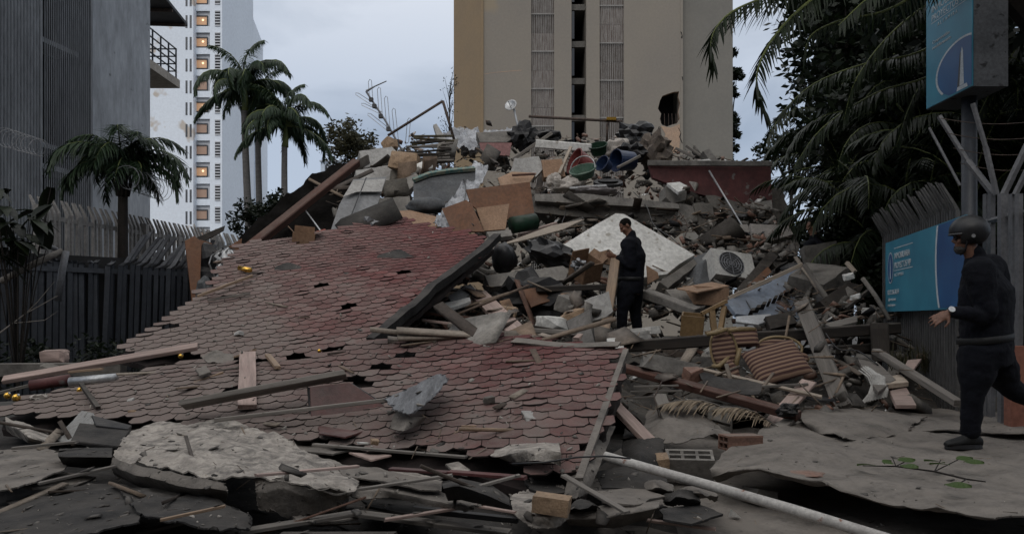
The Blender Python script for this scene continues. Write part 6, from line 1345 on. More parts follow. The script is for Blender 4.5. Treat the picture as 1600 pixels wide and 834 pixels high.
# cracked wall: separate fragments with dark gaps
cw = empty('cracked_plasterwork', P(1190, 420, 13.9), 'cracked plaster wall leaning under the palm fronds', 'wall')
for pts in ([(1128, 352), (1168, 350), (1172, 362), (1152, 374), (1136, 366)], [(1172, 349), (1232, 352), (1240, 366), (1206, 376), (1176, 364)], [(1152, 376), (1174, 366), (1204, 379), (1200, 386), (1176, 396), (1158, 390)], [(1208, 378), (1242, 368), (1250, 384), (1246, 400), (1214, 398), (1202, 388)], [(1166, 396), (1200, 389), (1212, 400), (1204, 414), (1172, 412)], [(1214, 401), (1246, 403), (1244, 428), (1208, 424), (1206, 414)]):
    board(pts, 14.2, .2, -.9, mat('cracked_plaster', (.30, .275, .255), (.22, .205, .19), 3, bump=.4, dust=.3) if pts[0][0] == 1128 else bpy.data.materials['cracked_plaster'], None, th=.12, jag=.012, name='wall_fragment', cat=None, parent=cw, seg=.08)
for (x, y) in ((1110, 362), (1120, 372), (1134, 384)): board([(x, y), (x + 34, y - 6), (x + 44, y + 2), (x + 14, y + 9)], 14.0, .2, -1.2, m_conc, {1110: 'upper', 1120: 'middle', 1134: 'lower'}[x] + ' one of the flat slabs stacked left of the cracked wall', th=.1, jag=.03, name='concrete_fragment', cat='concrete slab')
# ------------------------------------------------------------------ middle of the heap
board([(757, 430), (880, 415), (887, 420), (884, 437), (765, 448)], 11.6, .1, -.8, m_conc, 'broken concrete beam lying left of the man with the phone', th=.22, jag=.02, name='concrete_bar', cat='beam')
lump(P(862, 396, 12.2), .36, .26, .2, m_black, 'black rubbish bag in front of the white wall slab', 'rubbish_bag', 'bag', rough=.5, fac=4, rot=Euler((0, .35, 0))); lump(P(788, 402, 12.1), .2, .2, .24, m_black, 'black rounded case beside the roof verge', 'black_case', 'case', rough=.3, flat=False)
cbx = empty('broken_carton', P(915, 440, 11.8), 'broken brown carton stuffed with grey film', 'carton'); tb = Euler((.5, -.2, .6)).to_matrix()
boxat(cbx, P(915, 420, 11.9), tb @ Vector((.17, 0, 0)), tb @ Vector((0, .17, 0)), tb @ Vector((0, 0, .15)), m_card); lump(P(905, 414, 11.7), .1, .1, .08, m_film, None, 'film', None, rough=.7, fac=4, parent=cbx)
board([(934, 394), (952, 389), (966, 402), (962, 416), (938, 410)], 11.9, .1, -.5, m_card, 'cardboard piece in front of the man with the phone', th=.02); board([(1010, 414), (1028, 425), (1030, 434), (1012, 444)], 12.2, .1, -.5, m_card, 'cardboard piece behind the man with the phone', th=.02)
plank((838, 452, 11.2), (962, 448, 11.3), 12, 9, m_wdark, 'dark timber crossing behind the upright plank', name='timber', cat='timber')
plank((962, 404, 11.35), (948, 500, 10.6), 15, 6, m_wtan, 'upper length of the tan plank in front of the man'); plank((950, 490, 10.55), (938, 546, 9.6), 16, 6, m_wtan, 'lower length of the tan plank in front of the man')
plank((748, 460, 11.2), (822, 534, 8.9), 28, 9, m_wpink, 'thick pinkish plank sloping down to the lower roof', roll=15)
plank((656, 488, 10.2), (760, 500, 10.0), 5, 5, m_wred, 'thin rusty batten beside the thick pinkish plank', name='batten', cat='batten'); plank((660, 500, 9.8), (770, 514, 9.4), 6, 4, m_wpink, 'thin pink batten beside the thick pinkish plank', name='batten', cat='batten')
plank((700, 508, 9.6), (900, 520, 9.3), 9, 7, m_wgrey, 'long grey timber behind the lower roof edge', name='timber', cat='timber'); plank((805, 505, 10), (900, 522, 9.7), 8, 5, m_wdark, 'dark batten above the lower roof edge', name='batten', cat='batten')
board([(700, 462), (735, 443), (744, 452), (725, 466), (704, 470)], 11.0, .2, -2, m_greyboard, 'flat grey board beside the roof verge', th=.03); board([(690, 474), (734, 464), (736, 470), (700, 482)], 10.6, .2, -2, m_white, 'white plaster strip below the flat grey board', th=.05, jag=.01, name='plaster_strip', cat='plaster')
board([(716, 502), (750, 506), (772, 520), (740, 524), (722, 516)], 9.7, .2, -2, m_felt, 'crumpled grey felt below the white strip', th=.02, jag=.03, name='felt_scrap', cat='roofing felt')
lump(P(824, 466, 11.5), .55, .3, .32, m_blacks, 'dark hollow heap of burnt cloth under the concrete beam', 'cloth_heap', 'cloth', rough=.7, fac=4); lump(P(925, 490, 10.6), .3, .22, .2, m_conclt, 'large pale masonry lump left of the upright plank', 'masonry_lump', 'rock', box=.4); lump(P(862, 507, 10.1), .2, .14, .12, m_white, 'white plaster lump in the middle rubble', 'plaster_lump', 'plaster', box=.3)
lump(P(890, 476, 10.9), .2, .16, .14, m_conc, 'grey masonry lump under the dark timber', 'masonry_lump', 'rock', box=.4); lump(P(900, 498, 10.4), .2, .16, .13, m_brickt, 'tan masonry lump beside the pale lump', 'masonry_lump', 'rock', box=.4); lump(P(790, 490, 10.6), .16, .12, .12, m_brickt, 'tan masonry lump beside the thick pinkish plank', 'masonry_lump', 'rock', box=.4)
board([(780, 470), (796, 466), (806, 486), (790, 488)], 10.9, 0, -.5, m_chipt, 'small tan board under the thick pinkish plank top', th=.02); board([(816, 452), (850, 446), (860, 470), (830, 480)], 11.2, .1, -.5, m_chip, 'rusty curved plate in the middle rubble', th=.02, jag=.02, name='plate', cat='plate')
board([(876, 458), (905, 456), (902, 472), (882, 472)], 11.0, .1, -.5, m_chipt, 'small tan box face under the dark timber', th=.12, name='small_carton', cat='box'); plank((900, 530, 9.2), (912, 520, 9.3), 12, 6, m_wpink, 'pink plank end behind the lower roof', name='plank_end'); board([(948, 528), (972, 526), (976, 546), (950, 546)], 9.2, 0, -.8, m_white, 'grey white tile at the lower roof corner', th=.04, name='tile', cat='tile')
rr = random.Random(19)
for (x, y, w, m, lb) in ((1000, 522, .14, m_conclt, 'pale broken block at the feet of the man with the phone'), (1018, 516, .1, m_white, 'white chunk at the feet of the man with the phone')): lump(P(x, y, 10.9), w, w * .8, w * .6, m, lb, 'broken_block', 'block', box=.7, rough=.15)
# right of the man
plank((1008, 458, 11.6), (1090, 488, 11.0), 20, 14, m_conc, 'reinforced concrete joist right of the man', name='joist', cat='joist', roll=10); board([(1040, 452), (1090, 448), (1112, 470), (1100, 480), (1060, 476)], 11.5, .2, -1.2, m_conc, 'grey concrete slab piece right of the man', th=.12, jag=.02, name='concrete_fragment', cat='concrete slab')
cb2 = empty('flat_carton', P(1100, 480, 11.4), 'tan carton box right of the concrete joist', 'carton'); tb = Euler((.05, .05, .3)).to_matrix()
boxat(cb2, P(1102, 462, 11.6), tb @ Vector((.26, 0, 0)), tb @ Vector((0, .2, 0)), tb @ Vector((0, 0, .13)), m_chipt, flaps=False); board([(1058, 450), (1112, 440), (1140, 446), (1090, 456)], 11.4, .1, -3, m_chipt, 'tan cardboard lid lying on the carton', th=.02)
dr = empty('drawer', P(1082, 524, 10.6), 'yellow wooden drawer tilted on end', 'drawer'); tb = Euler((.25, .1, -.25)).to_matrix(); m_yel = mat('yellow_wood', (.24, .155, .075), (.18, .115, .055), 3, .6, .1, dust=.2)
boxat(dr, P(1082, 507, 10.6), tb @ Vector((.14, 0, 0)), tb @ Vector((0, .1, 0)), tb @ Vector((0, 0, .14)), m_yel, flaps=False)
st = empty('wooden_stool', P(1124, 520, 10.4), 'overturned yellow wooden stool behind the striped chair', 'stool')
plank((1096, 490, 10.5), (1136, 470, 10.5), 9, 6, m_yel, None, name='seat_rail', cat=None, parent=st); plank((1112, 484, 10.5), (1116, 518, 10.4), 9, 7, m_yel, None, name='leg', cat=None, parent=st); plank((1132, 478, 10.5), (1126, 514, 10.4), 8, 6, m_yel, None, name='leg', cat=None, parent=st); plank((1102, 520, 10.3), (1150, 512, 10.3), 7, 5, m_yel, None, name='leg', cat=None, parent=st)
m_acw = mat('ac_white', (.5, .49, .46), (.38, .37, .35), 4, .6, .1, dust=.2)
# air conditioner and its crumpled hood
ac = empty('air_conditioner', P(1142, 440, 12.6), 'white air conditioner outdoor unit lying tilted in the rubble', 'air conditioner'); tb = Euler((-.55, .12, .25)).to_matrix(); p = P(1140, 420, 12.6); ex, ey, ez = tb @ Vector((.36, 0, 0)), tb @ Vector((0, .14, 0)), tb @ Vector((0, 0, .25))
mb = MB(); mb.box(p, ex, ey, ez); mb.build('casing', m_acw, ac)
fc = p - ey * 1.01 - ex * .12; rr_ = ez.length * .86
mb = MB(); mb.tube([fc + ey * .1, fc], rr_, 26); fo = mb.build('fan_recess', m_black, ac)
for k in range(5):
    mb = MB(); r_ = rr_ * (k + 1) / 5; pts_ = [fc - ey * .03 + (ex.normalized() * math.cos(a) + ez.normalized() * math.sin(a)) * r_ for a in [2 * math.pi * i / 28 for i in range(29)]]; mb.tube(pts_, .007, 4); mb.build('guard_ring', m_steel, fo)
for k in range(8):
    a = k * math.pi / 4; mb = MB(); mb.tube([fc - ey * .035, fc - ey * .035 + (ex.normalized() * math.cos(a) + ez.normalized() * math.sin(a)) * rr_], .006, 4); mb.build('guard_spoke', m_steel, fo)
sheet([[(1082, 398, 13.0), (1110, 392, 13.1), (1140, 392, 13.1), (1152, 396, 13.1)], [(1074, 420, 12.7), (1100, 410, 12.6), (1120, 402, 12.8), (1140, 400, 13.0)], [(1070, 446, 12.5), (1090, 446, 12.3), (1112, 440, 12.4), (1122, 436, 12.5)]], m_cloth, 'crumpled dark hood beside the air conditioner', 'metal_hood', 'hood', amp=.05, nu=34, nv=20, mode='q')
board([(1150, 452), (1204, 390), (1216, 400), (1196, 424), (1164, 458)], 12.4, .4, -1, m_wdark, 'dark brown shelf board leaning right of the air conditioner', th=.08); board([(1168, 446), (1200, 416), (1206, 424), (1180, 452)], 12.2, .4, -1, m_chip, 'red brown board below the dark shelf board', th=.04); board([(1030, 440), (1084, 404), (1090, 412), (1044, 450)], 12.4, .3, -1, m_concd, 'rough concrete edge piece right of the white wall slab', th=.2, jag=.04, name='concrete_piece', cat='concrete piece')
bp = board([(1134, 470), (1200, 442), (1252, 414), (1264, 432), (1312, 500), (1290, 508), (1250, 500), (1232, 508), (1196, 496), (1150, 490)], 11.3, .3, -1.2, m_bluepanel, 'blue grey boarded panel with torn holes', th=.06, jag=.008, name='blue_boarding', cat='panel', seg=.2)
plb = Plane(P(1228, 476, 11.25), P(1278, 476, 11.4), P(1228, 526, 10.65)); rr = random.Random(23)
for i in range(11):
    t = i / 10; x, y = 1172 + (1262 - 1172) * t, 492 + (443 - 492) * t; w = rr.uniform(2.5, 4.5); mb = MB(); mb.prism([plb.at(x - w, y + 2) , plb.at(x - w * .4, y - 2.2), plb.at(x + w, y - 2.6), plb.at(x + w * .7, y + 1.6)], plb.n * .1); mb.build('torn_hole', m_wdark, bp)
plank((1138, 466, 11.2), (1254, 413, 11.3), 4, 6, m_wpale, 'pale batten along the top of the blue grey panel', name='batten', cat='batten'); plank((1256, 413, 11.2), (1312, 494, 10.8), 5, 6, m_wgrey, 'grey batten along the right edge of the blue grey panel', name='batten', cat='batten')
board([(1150, 494), (1204, 490), (1208, 499), (1186, 506), (1150, 502)], 10.4, .1, -2, m_alu, 'dented metal tray below the blue grey panel', th=.03, name='metal_tray', cat='tray'); board([(1196, 494), (1236, 486), (1246, 504), (1204, 514)], 10.3, .1, -.6, m_wdark, 'dark brown box face under the blue grey panel', th=.1, name='small_carton', cat='box')
# the long dark beam and planks across it
plank((965, 542, 9.3), (1402, 512, 9.7), 22, 18, m_wdark, 'long dark timber beam across the right of the heap', name='timber', cat='beam', rag=.1); plank((1180, 556, 9.4), (1396, 540, 9.8), 16, 14, m_wdark, 'second dark timber beam below the long one', name='timber', cat='beam'); plank((1374, 505, 9.5), (1376, 565, 9.4), 26, 14, m_wdark, 'upright dark post end at the right of the long beam', name='post', cat='post')
plank((1252, 470, 9.6), (1318, 638, 7.9), 25, 9, m_wgrey, 'wide grey plank standing diagonally over the dark beam', roll=40); plank((1246, 477, 9.75), (1262, 468, 9.75), 14, 9, m_chip, 'brown board stub behind the diagonal plank top')
plank((972, 574, 8.3), (1248, 650, 7.0), 17, 12, m_wred, 'long red brown beam sloping down to the right', name='timber', cat='beam', roll=15, rag=.1)
plank((940, 612, 6.7), (1018, 692, 5.9), 26, 8, m_wpink, 'pinkish plank at the right end of the lower roof', roll=-10); plank((938, 610, 6.65), (968, 634, 6.5), 12, 7, m_wtan, 'split tan stub on the pinkish plank')
plank((1085, 574, 8.2), (1284, 620, 7.5), 6, 4, m_wpale, 'long white edged board in front of the striped chairs', roll=30); sheet([[(1090, 580, 8.0), (1140, 590, 7.8), (1190, 600, 7.6)], [(1095, 592, 7.8), (1140, 602, 7.6), (1190, 612, 7.4)], [(1100, 600, 7.7), (1140, 612, 7.5), (1186, 618, 7.35)]], m_feltd, 'dark bent sheet under the white edged board', 'bent_sheet', 'sheet', amp=.02, nu=30, nv=14, mode='q')
lump(P(1045, 572, 8.2), .3, .16, .1, m_conc, 'long masonry lump lying on the red brown beam', 'masonry_lump', 'rock', rough=.5, fac=4, rot=Euler((0, .25, 0))); lump(P(1020, 566, 8.25), .1, .08, .07, m_conclt, 'pale stone at the left end of the red brown beam'); lump(P(1082, 584, 8.0), .1, .08, .08, m_brick, 'brick red lump on the red brown beam')
plank((1205, 664, 7.2), (1264, 596, 7.9), 24, 6, m_wpink, 'pink board below the striped cushion', roll=10); plank((1186, 690, 6.6), (1240, 652, 7.1), 20, 6, m_wgrey, 'grey board end left of the folded felt'); plank((1150, 606, 7.6), (1262, 600, 7.8), 5, 4, m_wgrey, 'thin grey lath under the striped cushion', name='lath', cat='lath')
plank((1368, 548, 8.9), (1498, 630, 7.6), 14, 10, m_wgrey, 'grey weathered plank sloping down to the officer'); board([(1340, 560), (1372, 566), (1400, 592), (1372, 612), (1356, 590)], 8.4, 0, -1.5, m_wgrey, 'grey board behind the crumpled white slats', th=.04); board([(1390, 610), (1416, 604), (1432, 632), (1400, 632)], 8.0, 0, -1.5, m_wpink, 'pinkish board right of the crumpled white slats', th=.04); board([(1376, 590), (1408, 584), (1420, 596), (1384, 600)], 8.3, 0, -2, m_wpale, 'pale board end above the pinkish one', th=.05); board([(1418, 562), (1440, 560), (1428, 576), (1412, 574)], 8.6, 0, -2, m_wpink, 'small pink board near the fence foot', th=.03)
cs = empty('crumpled_blind', P(1365, 632, 8.2), 'crumpled white slatted blind left of the fence', 'blind')
for i in range(10):
    a = P(1342 + i * 3.4, 578 - 6 * math.sin(i * .5), 8.25); c = P(1362 + i * 2.2, 602 - i * .6, 8.15); d = P(1346 + i * 4.2, 630 - i * 1.1, 8.1); mb = MB(); mb.tube([a, a.lerp(c, .5) + Vector((.02, -.02, .01)), c, c.lerp(d, .5) + Vector((.015, -.02, 0)), d], .015, 4, flat=.5); mb.build('slat', mat('blind_white', (.5, .49, .46), (.36, .35, .33), 6, .6, .1) if i == 0 else bpy.data.materials['blind_white'], cs)
lump(P(1232, 640, 6.95), .09, .07, .06, m_blacks, 'black crumpled rag at the end of the red brown beam', 'rag', 'rag', rough=.7, fac=4)
# dry palm fronds and slats under the beam
rr = random.Random(29)
for i, (x0, y0_, x1, y1_, lb) in enumerate(((1150, 648, 1040, 632, 'upper dry palm frond under the red brown beam'), (1140, 664, 1010, 672, 'lower dry palm frond under the red brown beam'), (1215, 668, 1120, 640, 'short dry palm frond behind the clay brick'))):
    ro = empty('dry_frond', P(x0, y0_, 6.8), lb, 'palm frond', 'dry palm fronds under the beam'); fb = frond_on([P(x0, y0_, 6.9).lerp(P(x1, y1_, 6.6), t / 6) + Vector((0, 0, .08 * math.sin(t * .5))) for t in range(7)], .34, 34, .010, .5, rr, .014, fwd=1.3, hang=.12, plume=.2); fb.build('leaflets', [m_frondd, m_wgrey], ro)
for (a, c, lb) in (((990, 604), (1060, 602), 'upper of the three thin laths behind the pinkish plank'), ((985, 612), (1066, 610), 'middle of the three thin laths behind the pinkish plank'), ((990, 622), (1040, 618), 'lowest of the three thin laths behind the pinkish plank')): plank((*a, 7.3), (*c, 7.3), 5, 3, m_wgrey, lb, name='lath', cat='lath')
plank((1030, 616, 7.0), (1046, 656, 6.5), 20, 5, m_wgrey, 'grey board stub rising from the felt by the laths'); sheet([[(1010, 640, .18), (1050, 636, .24), (1100, 648, .2), (1140, 668, .14)], [(1002, 668, .12), (1046, 662, .18), (1100, 668, .16), (1142, 676, .12)], [(1000, 690, .06), (1040, 688, .1), (1090, 684, .12), (1140, 684, .08)]], m_felt, 'grey felt bundle left of the clay brick', amp=.03, nu=44, nv=24, jag=.05); sheet([[(975, 668, .1), (1000, 672, .14), (1040, 690, .1)], [(970, 700, .06), (1000, 704, .1), (1035, 708, .06)], [(975, 724, .0), (1000, 726, .04), (1030, 724, .0)]], m_feltd, 'dark felt flap between the pipe and the pinkish plank', amp=.02, nu=30, nv=22, jag=.05)
pole([P(1030, 650, 6.6), P(1022, 620, 6.9), P(1034, 596, 7.2), P(1060, 588, 7.3), P(1052, 586, 7.4)], .006, m_rust, 'thin bent wire rising beside the laths', 'bent_wire', 'wire', 5)

# ------------------------------------------------------------------ striped armchairs
def stripe_mat():
    m, nt, b = NT('striped_upholstery'); N, L = nt.nodes, nt.links; tc = N.new('ShaderNodeTexCoord'); w = N.new('ShaderNodeTexWave'); w.bands_direction = 'Y'; w.inputs['Scale'].default_value = 6.4; w.inputs['Distortion'].default_value = .6; w.inputs['Detail'].default_value = 1
    L.new(tc.outputs['Object'], w.inputs[0]); r = N.new('ShaderNodeValToRGB'); r.color_ramp.elements[0].position = .35; r.color_ramp.elements[1].position = .62; r.color_ramp.elements[0].color = (.055, .024, .02, 1); r.color_ramp.elements[1].color = (.20, .125, .085, 1); L.new(w.outputs[0], r.inputs[0]); L.new(r.outputs[0], b.inputs['Base Color']); b.inputs['Roughness'].default_value = .9
    bp_ = N.new('ShaderNodeBump'); bp_.inputs['Strength'].default_value = .5; bp_.inputs['Distance'].default_value = .012; L.new(w.outputs[0], bp_.inputs['Height']); L.new(bp_.outputs[0], b.inputs['Normal']); return m
m_stripe = stripe_mat(); m_gilt = mat('gilt_wood', (.26, .19, .10), (.18, .13, .065), 5, .5, .2, dust=.2)
def pad(w, h, t, oval, M, parent, name='cushion', label=None, cat=None):
    n, mq = 22, 14; mb = MB(); vs_ = []
    for side in (1, -1):
        for j in range(mq + 1):
            for i in range(n + 1):
                u, v = -1 + 2 * i / n, -1 + 2 * j / mq
                if oval: x, y = u * math.sqrt(1 - v * v / 2), v * math.sqrt(1 - u * u / 2)
                else: x, y = u, v
                e = max(0, (1 - abs(u) ** 5) * (1 - abs(v) ** 5)); vs_.append((x * w, y * h, side * (t * (e ** .5) * (.8 + .2 * math.cos(u) * math.cos(v)) + .002)))
    k = (n + 1) * (mq + 1); fs = []
    for j in range(mq):
        for i in range(n): a = j * (n + 1) + i; fs += [(a, a + 1, a + n + 2, a + n + 1), (k + a, k + a + n + 1, k + a + n + 2, k + a + 1)]
    mb.add(vs_, fs); return mb.build(name, m_stripe, parent, smooth=True, M=M, label=label, cat=cat)
def MX(p, ex, en):
    x, y, z = frame(en, (0, 0, 1)); n_ = Vector(en).normalized(); e = Vector(ex); e = (e - n_ * e.dot(n_)).normalized(); M = Matrix((e, n_.cross(e), n_)).transposed().to_4x4(); M.translation = p; return M
c1 = empty('striped_armchair', P(1145, 590, 8.5), 'upright broken armchair with a striped oval back', 'armchair'); c2 = empty('striped_armchair', P(1235, 595, 8.6), 'armchair on its side showing a big striped seat cushion', 'armchair')
pad(.125, .22, .05, True, MX(P(1131, 547, 8.55), (.95, .1, .1), (-.25, -.95, .1)), c1, 'backrest')
def oval_frame(p, ex, en, w, h, r, parent):
    M = MX(p, ex, en); mb = MB(); mb.tube([M @ Vector((math.cos(a) * w, math.sin(a) * h, 0)) for a in [2 * math.pi * i / 30 for i in range(31)]], r, 7, cap=False); mb.build('back_frame', m_gilt, parent, smooth=True)
oval_frame(P(1131, 547, 8.56), (.95, .1, .1), (-.25, -.95, .1), .135, .235, .016, c1)
pad(.17, .11, .05, False, MX(P(1160, 528, 8.8), (1, .1, 0), (-.1, -.9, .4)), c1, 'seat')
for a, m_, c in (((1104, 522), (1118, 520), (1136, 514)), ((1138, 516), (1158, 514), (1180, 514)), ((1156, 544), (1152, 560), (1148, 590)), ((1112, 572), (1124, 572), (1140, 556))): mb = MB(); mb.tube([P(*a, 8.5), P(*m_, 8.48), P(*c, 8.5)], [.022, .028, .02], 8); mb.build('arm' if a[1] < 530 else 'leg', m_gilt, c1, smooth=True)
pad(.06, .13, .04, True, MX(P(1145, 580, 8.4), (.9, .1, .3), (-.3, -.9, .2)), c1, 'arm_pad')
pad(.29, .24, .085, False, MX(P(1213, 566, 8.35), (.93, .12, .17), (-.15, -.72, .68)), c2, 'seat')
pad(.2, .1, .05, True, MX(P(1212, 543, 8.8), (1, .05, -.02), (0, -.9, .4)), c2, 'backrest'); oval_frame(P(1218, 544, 8.85), (1, .05, -.02), (0, -.9, .4), .25, .14, .016, c2)
pad(.09, .06, .035, True, MX(P(1250, 558, 8.5), (1, .05, -.2), (0, -.9, .4)), c2, 'arm_pad')
for a, c in (((1240, 553), (1264, 562)), ((1244, 540), (1244, 560))): mb = MB(); mb.tube([P(*a, 8.6), P(*c, 8.5)], [.02, .024], 8); mb.build('arm', m_gilt, c2, smooth=True)

# debris at the foot of the thicket
pole([P(1348, 435, 10.6), P(1368, 462, 10.4), P(1390, 500, 10.2)], .03, m_wgrey, 'bent grey pipe at the foot of the thicket', 'bent_pipe', 'pipe'); plank((1322, 482, 10.4), (1362, 450, 10.6), 6, 5, m_wdark, 'dark slat crossing the bent grey pipe', name='slat', cat='slat'); plank((1323, 410, 11), (1336, 425, 10.9), 8, 5, m_wpale, 'pale board end in front of the thicket'); board([(1290, 505), (1340, 492), (1340, 502), (1300, 512)], 10.1, 0, -2, m_wgrey, 'grey board lying right of the blue grey panel', th=.03)
for (x, y, w, lb) in ((1326, 432, .08, 'upper white scrap at the foot of the thicket'), (1336, 464, .07, 'middle white scrap at the foot of the thicket'), (1358, 486, .09, 'lower white scrap at the foot of the thicket')): lump(P(x, y, 10.5), w, w * .6, w * .5, m_white, lb, 'white_scrap', 'scrap', 2, .6)
board([(1280, 470), (1326, 440), (1350, 446), (1330, 480), (1296, 486)], 10.9, .2, -.5, m_wdark, 'dark box side at the foot of the thicket', th=.2, name='dark_crate', cat='box'); lump(P(1275, 450, 11.6), .4, .35, .3, m_concd, 'dark masonry lump behind the blue grey panel', 'masonry_lump', 'rock', box=.4); lump(P(1280, 405, 12.6), .3, .25, .3, m_concd, 'dark masonry lump below the shaded person', 'masonry_lump', 'rock', box=.4)
mb = MB(); mb.abox(P(1574, 540, 6.9).x, P(1574, 540, 6.9).x + 1.1, 6.85, 6.95, -.05, P(1574, 540, 6.9).z); mb.build('red_hoarding', mat('red_clay_panel', (.26, .11, .075), (.2, .085, .06), 3, .8, .15), label='red clay coloured panel behind the officer legs', cat='panel')
rr = random.Random(33); gr = []
for i in range(220): x = rr.uniform(1390, 1500); p = P(x, 560 + rr.uniform(-8, 12), 9.1); gr.append(p)
mb = MB()
for p in gr: leaflet(mb, p - Vector((0, 0, .1)), Vector((rr.uniform(-.5, .5), rr.uniform(-.5, .5), 1)), rr.uniform(.1, .35), .006, .8)
mb.build('weeds', m_leafo, label='dry weeds along the foot of the sign fence', cat='weeds', kind='stuff')

# ------------------------------------------------------------------ signs
def sign_paint(name, c1, c2, c3):
    m, nt, b = NT(name); N, L = nt.nodes, nt.links; tc = N.new('ShaderNodeTexCoord'); n = N.new('ShaderNodeTexNoise'); n.inputs['Scale'].default_value = 2.5; L.new(tc.outputs['Object'], n.inputs[0]); r = N.new('ShaderNodeValToRGB'); r.color_ramp.elements[0].position = .3; r.color_ramp.elements[1].position = .7; r.color_ramp.elements[0].color = C4(c1); r.color_ramp.elements[1].color = C4(c2); L.new(n.outputs[0], r.inputs[0])
    s = N.new('ShaderNodeTexNoise'); s.inputs['Scale'].default_value = 60; mx = N.new('ShaderNodeMix'); mx.data_type = 'RGBA'; mr = N.new('ShaderNodeMapRange'); mr.inputs[1].default_value = .7; mr.inputs[2].default_value = .8; mr.inputs[4].default_value = .4; L.new(tc.outputs['Object'], s.inputs[0]); L.new(s.outputs[0], mr.inputs[0]); L.new(mr.outputs[0], mx.inputs[0]); L.new(r.outputs[0], mx.inputs[6]); mx.inputs[7].default_value = C4(c3); L.new(mx.outputs[2], b.inputs['Base Color']); b.inputs['Roughness'].default_value = .4; return m
m_sign = sign_paint('sign_cyan', (.035, .20, .30), (.05, .27, .38), (.15, .28, .33)); m_signb = sign_paint('sign_blue', (.018, .075, .21), (.025, .12, .29), (.15, .3, .36)); m_txt = mat('sign_white', (.62, .66, .68), (.5, .55, .58), 9, .5, 0); m_slate = mat('sign_grey_box', (.12, .125, .135), (.085, .09, .097), 4, .6, .2, spots=((.03, .03, .032), 9, .62))
def text(s, p, ex, ey, size, parent, m=None, name='lettering', align='LEFT', sx=1.0):
    cu = bpy.data.curves.new('t', 'FONT'); cu.body = s; cu.size = size; cu.align_x = align; cu.extrude = .0015
    ob = bpy.data.objects.new('t', cu); COL.objects.link(ob); bpy.context.view_layer.update(); me = bpy.data.meshes.new_from_object(ob.evaluated_get(bpy.context.evaluated_depsgraph_get())); COL.objects.unlink(ob); bpy.data.objects.remove(ob)
    me.materials.clear(); me.materials.append(m or m_txt); me.name = name
    n = Vector(ex).cross(Vector(ey)).normalized(); M = Matrix((Vector(ex).normalized() * sx, Vector(ey).normalized(), n)).transposed().to_4x4(); M.translation = p; return link(name, me, parent=parent, M=M)
# pole sign: cyan face looks left, plain side faces the camera
sx0 = (1520 - 800) / F * 9.0; sz0 = 1 + 365 / F * 9.0; ps = empty('pole_sign', (sx0 + .2, 9.5, 0), 'tall blue box sign on a pole at the top right', 'sign')
H_ = 2.1; mb = MB(); mb.abox(sx0 + .012, sx0 + .40, 9.0, 10.02, sz0, sz0 + H_); mb.build('box', m_slate, ps)
mb = MB(); mb.abox(sx0, sx0 + .011, 9.01, 10.01, sz0 + .01, sz0 + H_ - .01); mb.build('face', m_sign, ps)
EX, EY = Vector((0, -1, 0)), Vector((0, 0, 1)); fp = lambda t, h: Vector((sx0 - .003, 10.01 - t, sz0 + h))     # t from the far edge, h above the lower edge
def disc_seg(c, r0, r1, a0, a1, m, parent, name, clip=None, off=0.0, ex=EX, ey=EY, cl=None):
    n = 44; vs_ = []; ox = ex.cross(ey).normalized() * off
    for i in range(n + 1):
        a = math.radians(a0 + (a1 - a0) * i / n)
        for r_ in (r0, r1):
            u, v = math.cos(a) * r_, math.sin(a) * r_
            if cl: u = min(max(u, cl[0]), cl[1]); v = min(max(v, cl[2]), cl[3])
            vs_.append(c + ex * u + ey * v + ox)
    mb = MB(); mb.add(vs_, [(2 * i, 2 * i + 1, 2 * i + 3, 2 * i + 2) for i in range(n)]); return mb.build(name, m, parent)
def ellipse_part(c, rx, ry, r0, a0, a1, m, name, off, hi, lo):
    n = 48; vs_ = []; ox = Vector((-off, 0, 0))
    for i in range(n + 1):
        a = math.radians(a0 + (a1 - a0) * i / n)
        for k in (r0, 1.0): vs_.append(c + EX * min(math.cos(a) * rx * k, hi) + EY * max(math.sin(a) * ry * k, lo) + ox)
    mb = MB(); mb.add(vs_, [(2 * i, 2 * i + 1, 2 * i + 3, 2 * i + 2) for i in range(n)]); mb.build(name, m, ps)
cc = fp(.80, .30)
ellipse_part(cc, .54, .31, .02, 0, 360, m_signb, 'badge', .001, .195, -.27); ellipse_part(cc, .57, .335, .93, 62, 222, m_txt, 'badge_ring', .002, .195, -.27)
for nm, m_, t0, pts_, of in (('obelisk', m_txt, .80, [(-.05, .08), (.04, .08), (.022, .47), (.0, .52), (-.02, .47)], .002), ('obelisk_shade', m_slate, .80, [(-.10, .06), (-.05, .08), (-.02, .47), (-.045, .45)], .002), ('obelisk_base', m_txt, .80, [(-.11, .03), (.12, .03), (.10, .075), (-.09, .075)], .003)):
    mb = MB(); mb.add([fp(t0 + u, h) - Vector((of, 0, 0)) for u, h in pts_], [tuple(range(len(pts_)))]); mb.build(nm, m_, ps)
text('INMOBILIARIA', fp(.13, 1.16), EX, EY, .115, ps); text('PROYECTOS VIP', fp(.13, 1.05), EX, EY, .115, ps, sx=.92); text('A L T A M I R A', fp(.27, .95), EX, EY, .065, ps); text('Comprometidos', fp(.15, .77), EX, EY, .058, ps); text('inmobiliariamente', fp(.15, .70), EX, EY, .058, ps)
for h in (1.275, 1.025): mb = MB(); q = fp(.12, h); mb.add([q, q + EX * .78, q + EX * .78 + EY * .008, q + EY * .008], [(0, 1, 2, 3)]); mb.build('rule', m_txt, ps)
cc = fp(.5, 1.6); disc_seg(cc, .22, .25, 0, 360, m_txt, ps, 'badge_ring', off=.002); disc_seg(cc, 0, .22, 0, 360, m_signb, ps, 'badge', off=.001)
